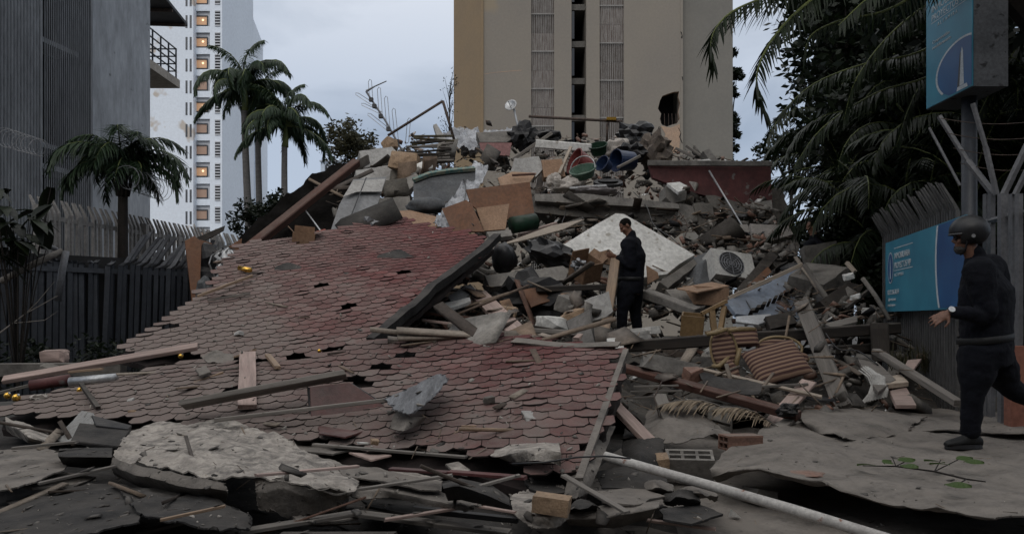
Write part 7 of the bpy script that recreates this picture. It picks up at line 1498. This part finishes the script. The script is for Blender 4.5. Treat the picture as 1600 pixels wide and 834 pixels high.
px_ = (1505 - 800) / F * 9.4; mb = MB(); mb.tube([(px_ + .1, 9.45, -.2), (px_ + .1, 9.45, sz0)], .085, 16); mb.build('pole', m_steeld, ps, smooth=True)
# lower sign on the fence
LEX = SD.copy(); LN_ = SN; L0 = S0 + SN * .02; lz0, lz1 = 1.0 + 13 / F * 10.5, 1 + 120 / F * 10.5; LW = 2.9
ls = empty('fence_sign', (L0.x, 9.3, lz0), 'wide blue sign fixed to the spiked fence', 'sign'); mb = MB(); mb.box(L0 + LEX * LW / 2 + Vector((0, 0, (lz0 + lz1) / 2)), LEX * LW / 2, LN_ * .012, (0, 0, (lz1 - lz0) / 2)); mb.build('board', m_sign, ls)
lp = lambda t, h: L0 + LEX * t + LN_ * .016 + Vector((0, 0, lz0 + h)); UP = Vector((0, 0, 1))
disc_seg(lp(3.3, .52), 0, 1.25, 90, 270, m_signb, ls, 'badge', off=.001, ex=LEX, ey=UP, cl=(-2, -.4, -.5, .37)); disc_seg(lp(3.3, .52), 1.22, 1.27, 153, 205, m_txt, ls, 'badge_ring', off=.002, ex=LEX, ey=UP, cl=(-2, 0, -.5, .37))
def ell(c, w, h, m, name, off):
    mb = MB(); mb.add([c + LN_ * off + LEX * w * math.cos(a) + UP * h * math.sin(a) for a in [2 * math.pi * i / 30 for i in range(30)]], [tuple(range(30))]); mb.build(name, m, ls)
ell(lp(.26, .56), .135, .2, m_txt, 'emblem_ring', .001); ell(lp(.26, .56), .12, .185, m_signb, 'emblem', .002); mb = MB(); q = lp(.26, .42) + LN_ * .003; mb.add([q - LEX * .02, q + LEX * .02, q + LEX * .008 + UP * .26, q - LEX * .008 + UP * .26], [(0, 1, 2, 3)]); mb.build('obelisk', m_txt, ls)
text('INMOBILIARIA', lp(.44, .66), LEX, UP, .11, ls, sx=.95); text('PROYECTOS VIP', lp(.44, .54), LEX, UP, .11, ls, sx=.88); text('A L T A M I R A', lp(.44, .44), LEX, UP, .06, ls); text('0212.286.38.34', lp(.12, .22), LEX, UP, .085, ls); text('@proyectosvip', lp(.16, .14), LEX, UP, .055, ls); text('proyectosvip.com', lp(.12, .07), LEX, UP, .05, ls)
for h in (.79, .51): mb = MB(); q = lp(.43, h); mb.add([q, q + LEX * .8, q + LEX * .8 + UP * .01, q + UP * .01], [(0, 1, 2, 3)]); mb.build('rule', m_txt, ls)

# ------------------------------------------------------------------ loose cables and reinforcing rods
for pts_, r_, m_, lb in (
    ([(702, 252), (720, 270, 15.0), (728, 300, 13.9), (722, 330, 13.0), (740, 352, 12.5)], .009, m_black, 'black cable hanging down beside the plastic sheet'),
    ([(990, 300), (1010, 322, 14.7), (1022, 352, 14.0), (1050, 372, 13.4), (1070, 392, 13.0)], .008, m_black, 'black cable hanging from the right end of the floor slab'),
    ([(880, 306), (884, 330, 14.6), (878, 352, 14.0), (892, 366, 13.6)], .007, m_black, 'thin cable hanging from the middle of the floor slab'),
    ([(1084, 440), (1110, 452, 11.6), (1140, 448, 11.5), (1166, 470, 11.2), (1180, 500, 10.6)], .008, m_black, 'black cable looping below the air conditioner'),
    ([(1290, 520, 9.4), (1310, 545, 9.0), (1340, 548, 8.9), (1372, 570, 8.6)], .008, m_black, 'black cable lying across the second dark beam'),
    ([(640, 300), (652, 290, 14.9), (660, 262, 15.8), (690, 246, 16.6)], .008, m_rust, 'bent reinforcing rod behind the mattress'),
    ([(1060, 330, 14.7), (1074, 352, 14.4), (1070, 376, 14.0), (1088, 388, 13.6)], .009, m_rust, 'bent reinforcing rod under the angular concrete piece'),
    ([(1002, 552, 9.2), (1020, 545, 9.3), (1042, 556, 9.0), (1062, 545, 9.2)], .006, m_rust, 'twisted wire on the long dark beam'),
    ([(620, 486, 10.0), (660, 480, 10.2), (690, 492, 10.0), (712, 486, 10.2)], .006, m_black, 'thin cable at the foot of the roof verge')):
    q = [pt(p) for p in pts_]; out = []
    for i in range(len(q) - 1):
        for k in range(5): out.append(cr(q[max(i - 1, 0)], q[i], q[i + 1], q[min(i + 2, len(q) - 1)], k / 5))
    out.append(q[-1]); pole(out, r_, m_, lb, 'cable' if m_ is m_black else 'bent_rod', 'cable' if m_ is m_black else 'rod', 6)
# ------------------------------------------------------------------ people
def smooth_path(pts, k=4):
    pts = [Vector(p) for p in pts]; out = []
    for i in range(len(pts) - 1):
        a, b_, c, d = pts[max(i - 1, 0)], pts[i], pts[i + 1], pts[min(i + 2, len(pts) - 1)]
        for q in range(k): out.append(cr(a, b_, c, d, q / k))
    out.append(pts[-1]); return out
def limb(mb, pts, rad, n=14):
    k = 4; P_ = smooth_path(pts, k); xs = np.linspace(0, len(pts) - 1, len(P_)); rr_ = np.interp(xs, range(len(pts)), rad).tolist(); mb.tube(P_, rr_, n)
    for e in (0, -1): ball(mb, P_[e], (rr_[e],) * 3)
def ball(mb, c, r, M=None, seg=16, rings=10):
    bm = bmesh.new(); bmesh.ops.create_uvsphere(bm, u_segments=seg, v_segments=rings, radius=1); bm.verts.index_update(); M = M or Matrix.Identity(3)
    mb.add([Vector(c) + M @ Vector((v.co.x * r[0], v.co.y * r[1], v.co.z * r[2])) for v in bm.verts], [[v.index for v in f.verts] for f in bm.faces]); bm.free()
def loft(mb, secs, n=22, p=2.4):
    """secs: (centre, right axis, front axis, half width, half depth)"""
    rings = []
    C = [s[0] for s in secs]
    for i, (c, rx, fx, w, d) in enumerate(secs):
        ring = []
        for j in range(n):
            a = 2 * math.pi * j / n; ca_, sa_ = math.cos(a), math.sin(a); ring.append(c + rx * w * abs(ca_) ** (2 / p) * (1 if ca_ >= 0 else -1) + fx * d * abs(sa_) ** (2 / p) * (1 if sa_ >= 0 else -1))
        rings.append(ring)
    mb.rings(rings)
def fuse(mb, name, m, parent, voxel, sm=4, wr=0.0, wf=9.0, seed=0):
    """join overlapping volumes into one continuous surface"""
    ob = mb.build('tmp', m); md = ob.modifiers.new('r', 'REMESH'); md.mode = 'VOXEL'; md.voxel_size = voxel; md.use_smooth_shade = True
    sm_ = ob.modifiers.new('s', 'SMOOTH'); sm_.iterations = sm; sm_.factor = .5
    bpy.context.view_layer.update(); me = bpy.data.meshes.new_from_object(ob.evaluated_get(bpy.context.evaluated_depsgraph_get())); o = ob.location.copy(); bpy.data.objects.remove(ob)
    if wr:
        n = len(me.vertices); co = np.empty(n * 3); me.vertices.foreach_get('co', co); no = np.empty(n * 3); me.vertices.foreach_get('normal', no); co = co.reshape(-1, 3); no = no.reshape(-1, 3)
        d = np.array([noise.noise(Vector((c[0] * wf + seed, c[1] * wf, c[2] * wf * 1.7))) * .7 + (abs(noise.noise(Vector((c[0] * wf * 2 + seed, c[1] * wf * 2, c[2] * wf * 2.6)))) - .25) * .6 for c in co]) * wr
        me.vertices.foreach_set('co', (co + no * d[:, None]).ravel())
    me.materials.clear(); me.materials.append(m); me.polygons.foreach_set('use_smooth', [True] * len(me.polygons)); me.update(); me.name = name
    return link(name, me, o, parent)
def head(mb, c, fwd, up, s=1.0):
    """skull, jaw, nose, brow, lips and ears; s scales a 0.23 m tall head"""
    f = Vector(fwd).normalized(); u = Vector(up); u = (u - f * u.dot(f)).normalized(); r = f.cross(u); M = Matrix((r, f, u)).transposed(); q = lambda x, y, z: Vector(c) + M @ Vector((x * s, y * s, z * s)); B = lambda p, rad: ball(mb, q(*p), tuple(k * s for k in rad), M)
    B((0, -.01, .03), (.075, .092, .085)); B((0, .03, -.03), (.058, .06, .075)); B((0, .045, -.085), (.036, .038, .03)); B((0, .075, .025), (.052, .016, .014))
    mb.tube([q(0, .08, .02), q(0, .098, -.012), q(0, .104, -.026)], [.009 * s, .012 * s, .015 * s], 8); B((0, .094, -.026), (.018, .012, .009)); B((0, .082, -.055), (.024, .012, .007)); B((0, .08, -.066), (.021, .012, .008))
    for sg in (1, -1): B((sg * .078, -.008, -.005), (.010, .02, .033)); B((sg * .045, .06, -.02), (.022, .022, .022))
    return M, q
def hand(mb, w, d, n, s=1.0, curl=.5, thumb=1, lens=(.075, .085, .08, .062)):
    """palm and five fingers from wrist w along d; n = back-of-hand normal"""
    d = Vector(d).normalized(); n = Vector(n); n = (n - d * n.dot(d)).normalized(); x = d.cross(n); M = Matrix((x, d, n)).transposed(); ball(mb, w + d * .045 * s, (.042 * s, .055 * s, .018 * s), M); ball(mb, w, (.028 * s, .03 * s, .022 * s), M)
    for i, L in enumerate(lens):
        p = w + d * .088 * s + x * (.030 - .020 * i) * s * thumb; pts_ = [p - d * .03 * s]; dd = d + x * thumb * (.12 - .08 * i); 
        for j in range(3): pts_.append(pts_[-1] + dd.normalized() * L * s * (.5, .32, .28)[j] * 1.15); dd = dd - n * curl * (.5 + .5 * j)
        mb.tube(pts_, [.0095 * s, .0092 * s, .0085 * s, .0065 * s], 8); ball(mb, pts_[-1], (.0065 * s,) * 3)
    p = w + d * .02 * s + x * .028 * s * thumb; t1 = p + (d * .6 + x * thumb * .8 - n * .2).normalized() * .05 * s; t2 = t1 + (d * .9 + x * thumb * .2 - n * .4).normalized() * .038 * s; mb.tube([p, t1, t2], [.014 * s, .011 * s, .008 * s], 8); ball(mb, t2, (.008 * s,) * 3)
def boot(root, an, toe, m=None, s=1.0):
    mb = MB(); d = (toe - an); d.z = 0; d.normalize(); side = Vector((-d.y, d.x, 0)); g = min(an.z, toe.z); base = Vector((an.x, an.y, toe.z))
    secs = []
    for t, w, h in ((-.09, .036, .07), (-.05, .043, .10), (.02, .045, .11), (.07, .046, .085), (.13, .05, .065), (.18, .045, .052), (.205, .028, .035)):
        c = base + d * t * s; secs.append([c + side * (w * math.cos(a)) * s + Vector((0, 0, (h * .5 + h * .5 * math.sin(a)) * s)) for a in [2 * math.pi * i / 14 for i in range(14)]])
    mb.rings(secs); limb(mb, [base + Vector((0, 0, .05)), an + Vector((0, 0, .12))], [.05 * s, .055 * s]); o = fuse(mb, 'boot', m_boot, root, .009, 3)
    mb = MB(); n = 16; out = []
    for i in range(n): a = 2 * math.pi * i / n; out.append(base + d * (.055 + .155 * math.cos(a)) * s + side * .053 * s * math.sin(a))
    mb.prism([p + Vector((0, 0, .018)) for p in out], (0, 0, -.03)); mb.build('sole', m_black, o)
def person(name, label, J, fwd, hfwd, hup, hair=True, scale=1.0, bulk=1.0, hands=(True, True), hcurl=(.5, .5), hdir=None, hnorm=None, seed=0):
    f = Vector(fwd).normalized(); up = (J['neck'] - J['pelvis']).normalized(); f = (f - up * f.dot(up)).normalized(); r = f.cross(up); low = min(J['toeL'].z, J['toeR'].z); base = Vector((J['pelvis'].x, J['pelvis'].y, low)); root = empty(name, base, label, 'person')
    s = scale; b = bulk; pe, ch, ne = J['pelvis'], J['chest'], J['neck']; wa = pe.lerp(ch, .5)
    def torso(mb, g):
        loft(mb, [(pe - up * .12 * s, r, f, (.155 * b + g) * s, (.11 * b + g) * s), (pe, r, f, (.175 * b + g) * s, (.125 * b + g) * s), (wa, r, f, (.16 * b + g) * s, (.125 * b + g) * s), (ch, r, f, (.185 * b + g) * s, (.13 * b + g) * s), (ch.lerp(ne, .55), r, f, (.175 + g) * s, (.105 + g) * s), (ne - up * .02 * s, r, f, (.075 + g) * s, (.065 + g) * s)])
    body = MB(); torso(body, -.01); limb(body, [ne - up * .06, J['head'] - Vector(hup) * .06 * s], [.062 * s, .055 * s])
    HM, hq = head(body, J['head'], hfwd, hup, s)
    for k in ('L', 'R'):
        limb(body, [J['sh' + k], J['el' + k], J['wr' + k]], [.05 * s, .04 * s, .028 * s]); limb(body, [J['hip' + k], J['kn' + k], J['an' + k]], [.08 * s, .055 * s, .04 * s])
        i = 0 if k == 'L' else 1
        if hands[i]: d = hdir[i] if hdir else (J['wr' + k] - J['el' + k]); hand(body, J['wr' + k] + Vector(d).normalized() * .02, d, hnorm[i] if hnorm else up, s, hcurl[i], -1 if k == 'L' else 1)
    fuse(body, 'body', m_skin, root, .0065, 2)
    un_ = MB(); torso(un_, .014); limb(un_, [ch.lerp(ne, .35), ne + up * .015], [.10 * s, .072 * s])
    for k in ('L', 'R'):
        sh, el, wr = J['sh' + k], J['el' + k], J['wr' + k]; limb(un_, [ch.lerp(sh, .55) + up * .05, sh, sh.lerp(el, .5), el, el.lerp(wr, .5), el.lerp(wr, .92)], [.085 * b * s, .088 * b * s, .074 * b * s, .062 * s, .056 * s, .046 * s])
        hp_, kn, an = J['hip' + k], J['kn' + k], J['an' + k]; limb(un_, [pe.lerp(hp_, .6), hp_, hp_.lerp(kn, .5), kn, kn.lerp(an, .5), an + Vector((0, 0, .03))], [.11 * b * s, .118 * b * s, .10 * b * s, .082 * s, .078 * s, .07 * s])
        boot(root, J['an' + k], J['toe' + k], s=s)
    fuse(un_, 'uniform', m_navy, root, .011, 3, .012, 8.0, seed)
    mb = MB(); rings = []; 
    for dz, g in ((-.03, .022), (-.028, .03), (.022, .03), (.024, .022)):
        c = pe + up * (.10 * s + dz); rings.append([c + r * (.17 * b + g) * s * math.cos(a) + f * (.124 * b + g) * s * math.sin(a) for a in [2 * math.pi * i / 28 for i in range(28)]])
    mb.rings(rings, cap=False); mb.build('belt', m_boot, root, smooth=True)
    if hair:
        mb = MB(); ball(mb, hq(0, -.016, .036), (.079 * s, .09 * s, .084 * s), HM, 24, 16); V_ = []
        h = mb; hv = [v for v in h.v]; o = fuse(h, 'hair', m_hair, root, .006, 1, .004, 60)
        bm = bmesh.new(); bm.from_mesh(o.data); off = o.location + base
        inv = HM.transposed()
        dead = [v for v in bm.verts if (lambda q: (q.y > .045 * s and q.z < .075 * s) or q.z < -.045 * s or (q.z < .0 and q.y > -.005 * s))(inv @ (v.co + off - J['head']))]
        bmesh.ops.delete(bm, geom=dead, context='VERTS'); bm.to_mesh(o.data); bm.free()
    return root, HM, hq, r, f, up
# the man with the phone
MY = 11.45
def jp(x, y, dy=0.0): return P(x - 3, y, MY + dy)
J = dict(pelvis=jp(988, 447), chest=jp(991, 400), neck=jp(989, 368), head=jp(981, 354), shL=jp(985, 382, -.18), shR=jp(993, 381, .17), elL=jp(990, 416, -.24), elR=jp(994, 414, .2), wrL=jp(968, 402, -.12), wrR=jp(967, 402, .08),
         hipL=jp(984, 450, -.09), hipR=jp(992, 450, .09), knL=jp(976, 484, -.11), knR=jp(995, 486, .1), anL=jp(974, 514, -.1), anR=jp(999, 516, .12), toeL=jp(970, 522, -.12), toeR=jp(996, 523, .1))
man, HM, hq, r_, f_, u_ = person('person', 'man in dark navy uniform looking down at his phone on the rubble', J, (-1, -.12, 0), (-.82, -.12, -.6), (-.58, 0, .82), True, 1.0, 1.3, hdir=[(-.9, .1, .25), (-.9, -.1, .3)], hnorm=[(0, -.8, -.5), (0, .8, -.5)], hcurl=(.8, .8), seed=3)
mb = MB(); pc = jp(957, 396, -.02); pd = Vector((-.55, 0, .6)).normalized(); mb.box(pc, pd * .07, Vector((0, .036, 0)), pd.cross(Vector((0, 1, 0))) * .005); ph = mb.build('mobile_phone', m_black, label='black phone held by the man on the rubble', cat='phone')
# the walking officer
OY = 6.2
def jo(x, y, dy=0.0): return P(x, y, OY + dy)
J = dict(pelvis=jo(1541, 548), chest=jo(1541, 455), neck=jo(1524, 400), head=jo(1512, 372, .0), shL=jo(1530, 424, -.16), shR=jo(1548, 420, .18), elL=jo(1541, 494, -.22), elR=jo(1572, 486, .24), wrL=jo(1486, 487, -.22), wrR=jo(1560, 520, .3),
         hipL=jo(1530, 556, -.08), hipR=jo(1550, 556, .09), knL=jo(1520, 618, -.1), knR=jo(1580, 606, .1), anL=jo(1516, 680, -.08), anR=jo(1652, 640, .14), toeL=jo(1478, 698, -.1), toeR=jo(1660, 664, .14))
off_, HM, hq, r_, f_, u_ = person('person', 'walking officer in navy uniform and black helmet at the right edge', J, (-.82, .72, 0), (-.93, .35, -.02), (-.12, 0, 1), False, 1.0, 1.34, hdir=[(-.86, .05, -.45), (.2, 0, -1)], hnorm=[(-.2, -.75, .6), (1, 0, 0)], hcurl=(.38, .6), seed=9)
hc = J['head']; mb = MB()
ball(mb, hq(0, -.012, .055), (.118, .138, .118), HM, 30, 20); o = fuse(mb, 'helmet', mat('helmet_shell', (.014, .014, .015), (.02, .02, .021), 4, .42, .05, spec=.35), off_, .008, 2)
bm = bmesh.new(); bm.from_mesh(o.data); wl_ = o.location + WLOC[off_.name]; inv = HM.transposed()
def cut(q): return q.z < -.045 or (q.y > .06 and q.z < .035)
bmesh.ops.delete(bm, geom=[v for v in bm.verts if cut(inv @ (v.co + wl_ - hc))], context='VERTS'); bm.to_mesh(o.data); bm.free(); md = o.modifiers.new('t', 'SOLIDIFY'); md.thickness = .012; md.offset = 0
WLOC[o.name] = wl_
mb = MB(); rings = [[hq(.121 * math.sin(a) * k, -.012 + .140 * math.cos(a) * k, .036 + dz) for a in [math.radians(-62 + 124 * i / 18) for i in range(19)]] for k, dz in ((.98, .008), (1.06, -.004), (1.06, -.010), (.98, .0))]
mb.rings([list(x) for x in zip(*rings)]); mb.build('visor_rim', m_black, o)
mb = MB(); mb.tube([hq(.105, .02, -.03), hq(.075, .03, -.09), hq(.0, .05, -.125), hq(-.075, .03, -.09), hq(-.105, .02, -.03)], .008, 6); mb.build('chin_strap', m_black, o)
mb = MB(); mb.tube([hq(-.118, -.02, .01), hq(-.126, -.02, .01)], .014, 12); mb.build('rivet', m_alu, o)
gl = MB()
for sg in (1, -1): gl.tube([hq(sg * .035 + .022 * math.cos(a), .092 - abs(math.cos(a)) * .004, .003 + .017 * math.sin(a)) for a in [2 * math.pi * i / 16 for i in range(17)]], .003, 5); gl.tube([hq(sg * .057, .088, .006), hq(sg * .08, .0, .006)], .0028, 5)
gl.tube([hq(-.013, .094, .004), hq(.013, .094, .004)], .003, 5); go = gl.build('glasses', m_black, off_)
for sg in (1, -1): mb = MB(); mb.tube([hq(sg * .035, .088, .003), hq(sg * .035, .0895, .003)], .02, 14); mb.build('lens', m_glass, go)
mb = MB(); ball(mb, hq(0, .048, -.085), (.056, .05, .04), HM); ball(mb, hq(0, .07, -.075), (.034, .03, .026), HM); fuse(mb, 'beard', m_beard, off_, .008, 1, .008, 40)
# shoulder patches, watch, collar piping
sh, el = J['shL'], J['elL']; ax = (el - sh).normalized(); 
def patch(t, w, h, m, name, out=.098, side=0.0, lift=0):
    c = sh.lerp(el, t) + Vector((-.025 + side, -out, lift)); mb = MB(); rings = []
    for i in range(7):
        a = -.6 + 1.2 * i / 6; p = c + Vector((math.sin(a) * w, (1 - math.cos(a)) * w * .9, 0)); rings.append([p - ax * h + Vector((0, 0, math.sin(a) * w * .5)), p + ax * h + Vector((0, 0, math.sin(a) * w * .5))])
    vs_ = [v for r in rings for v in r]; mb.add(vs_, [(2 * i, 2 * i + 1, 2 * i + 3, 2 * i + 2) for i in range(6)]); o_ = mb.build(name, m, off_); md = o_.modifiers.new('t', 'SOLIDIFY'); md.thickness = .004
patch(.02, .055, .016, mat('blue_white_flash', (.20, .23, .36), (.5, .5, .52), 30, .8, 0), 'shoulder_flash', .095); patch(.22, .05, .022, mat('white_patch', (.58, .56, .52), (.45, .43, .4), 20, .8, 0), 'arm_patch', .102, .01)
wr, el = J['wrL'], J['elL']; d = (wr - el).normalized(); mb = MB(); mb.tube([wr - d * .004, wr + d * .018], .034, 16); wo = mb.build('watch_strap', m_black, off_); mb = MB(); nn = Vector((-.1, -.85, .5)).normalized(); mb.tube([wr + d * .007 + nn * .026, wr + d * .007 + nn * .04], .024, 16); mb.build('watch_face', m_alu, wo)
# the person half hidden under the fronds
SY = 12.9
def js(x, y, dy=0.0): return P(x, y, SY + dy)
J = dict(pelvis=js(1276, 432), chest=js(1274, 394), neck=js(1272, 372), head=js(1269, 354), shL=js(1264, 384, -.17), shR=js(1280, 384, .17), elL=js(1258, 412, -.2), elR=js(1284, 412, .2), wrL=js(1250, 430, -.22), wrR=js(1276, 430, .2), hipL=js(1272, 436, -.09), hipR=js(1280, 436, .09), knL=js(1270, 478, -.09), knR=js(1282, 478, .1), anL=js(1272, 512, -.08), anR=js(1284, 512, .1), toeL=js(1268, 520, -.1), toeR=js(1280, 520, .08))
person('person', 'dark uniformed person half hidden under the palm fronds', J, (-1, -.2, 0), (-.95, -.1, -.2), (-.1, 0, 1), True, .97, 1.0, seed=5)
# ------------------------------------------------------------------ litter that has settled on whatever lies uppermost
bpy.context.view_layer.update(); DG = bpy.context.evaluated_depsgraph_get()
OKN = ('felt', 'shing', 'rubble', 'roof', 'concrete', 'slate', 'top_sheet', 'folded', 'hanging', 'broken', 'tile', 'masonry', 'plank', 'timber', 'board')
def litter(n, poly, rr, smin, smax, kind, keep=1.0):
    out = []; xs = [p[0] for p in poly]; ys = [p[1] for p in poly]; k = 0
    while len(out) < n and k < n * 6:
        k += 1; px, py = rr.uniform(min(xs), max(xs)), rr.uniform(min(ys), max(ys))
        if not inpoly(px, py, poly) or (925 < px < 1040 and 330 < py < 530): continue
        if px > 985 and py > 385 and rr.random() < (.9 if kind in ('plank', 'panel') or smin > .08 else .45): continue
        o = Vector((0, 0, CZ)); d = (P(px, py, 1.0) - o).normalized(); hit, loc, nor, idx, ob, mw = SC.ray_cast(DG, o, d)
        if not hit or not ob.name.startswith(OKN) or nor.z < .35: continue
        s = smin * (smax / smin) ** (rr.random() ** 2.6)
        if kind == 'rock': a, f = rr.choice(LIB if s < .07 else LIB2); sz = (s * 1.15, s * rr.uniform(.4, .9), s * rr.uniform(.2, .5)); rm = rotm(rr, .25)
        elif kind == 'plank': a, f = BOXV, BOXF; sz = (rr.uniform(.4, 1.5), rr.uniform(.04, .15), rr.uniform(.015, .04)); rm = rotm(rr, .09)
        elif kind == 'panel': a, f = rr.choice(LIB2); sz = (rr.uniform(.3, .9), rr.uniform(.2, .55), .022); rm = rotm(rr, .16)
        elif kind == 'stick': a, f = BOXV, BOXF; sz = (s * rr.uniform(3, 9), s * rr.uniform(.15, .5), s * rr.uniform(.1, .25)); rm = rotm(rr, .06)
        else: a, f = rr.choice(LIB); sz = (s, s * rr.uniform(.4, 1), s * rr.uniform(.06, .15)); rm = rotm(rr, .1)
        q = np.array(Vector((0, 0, 1)).rotation_difference(nor).to_matrix()); out.append((a, f, loc + nor * sz[2] * .3, sz, q @ rm))
    return out
rr = random.Random(91)
ROOFS = [(180, 540), (370, 385), (605, 336), (770, 376), (600, 530), (975, 550), (905, 752), (560, 705), (10, 655), (10, 610)]
FORE = [(0, 660), (560, 690), (900, 700), (1230, 640), (1600, 640), (1600, 834), (0, 834)]
merged('grit', litter(420, ROOFS, rr, .012, .06, 'rock') + litter(420, FORE, rr, .006, .035, 'rock'), mat('grit_stone', (.30, .275, .245), (.2, .185, .165), 5, island=.5), 'grit and small crumbs sprinkled over roof and felt', 'grit')
merged('wood_chips', litter(90, ROOFS, rr, .012, .03, 'stick') + litter(110, FORE, rr, .008, .022, 'stick') + litter(260, SLOPE_POLY, rr, .03, .09, 'stick'), bpy.data.materials['splinter_wood'], 'splinters and chips of wood lying on roof, felt and rubble', 'splinters')
merged('felt_flakes', litter(110, ROOFS, rr, .03, .11, 'flat') + litter(130, FORE, rr, .02, .12, 'flat'), mat('flake_dark', (.10, .092, .084), (.055, .05, .047), 6, island=.5, dust=.5), 'dark torn flakes of felt scattered over roof and ground', 'flakes')
merged('broken_boards', litter(110, SLOPE_POLY, rr, .2, .6, 'flat'), mat('board_mixed', (.23, .19, .155), (.10, .085, .075), 2, island=.55, dust=.45), 'broken bits of board and plaster lying about the heap', 'debris')
merged('broken_blocks', litter(40, SLOPE_POLY, rr, .10, .24, 'rock'), mat('block_mixed', (.21, .196, .175), (.11, .103, .094), 3, island=.5, dust=.5), 'broken lumps of concrete lying about the heap', 'debris')
LOWER = [(620, 520), (780, 390), (880, 400), (1060, 430), (1210, 340), (1260, 430), (1400, 490), (1440, 620), (985, 640), (970, 545)]
merged('splintered_boards', litter(60, SLOPE_POLY, rr, .1, .2, 'plank') + litter(70, LOWER, rr, .1, .2, 'plank'), multi('timber_mix', [(.15, .11, .085), (.07, .055, .045), (.21, .16, .12), (.10, .085, .075), (.05, .04, .034), (.17, .10, .075), (.26, .22, .18)]), 'tangle of splintered boards and battens thrown over the heap', 'debris')
merged('broken_panels', litter(46, SLOPE_POLY, rr, .1, .2, 'panel') + litter(40, UPPER_HOUSE, rr, .1, .2, 'panel'), multi('panel_mix', [(.26, .24, .21), (.10, .09, .08), (.36, .335, .30), (.20, .14, .10), (.06, .055, .05), (.16, .15, .14), (.25, .18, .13)]), 'broken panels and sheets tilted every way on the heap', 'debris')
NEARL = [(0, 668), (560, 700), (900, 720), (1000, 760), (1000, 834), (0, 834)]
def short_planks(n, poly): return [(a, f, p, (sz[0] * .42, sz[1] * .4, sz[2] * .45), r) for a, f, p, sz, r in litter(n, poly, rr, .1, .2, 'plank')]
merged('snapped_laths', short_planks(13, NEARL) + short_planks(12, ROOFS), bpy.data.materials['timber_mix'], 'snapped laths and splinters over the foreground felt and roof', 'debris')
merged('felt_crumbs', litter(70, NEARL, rr, .04, .14, 'flat'), bpy.data.materials['flake_dark'], 'torn crumbs of felt lying over the foreground sheets', 'debris')
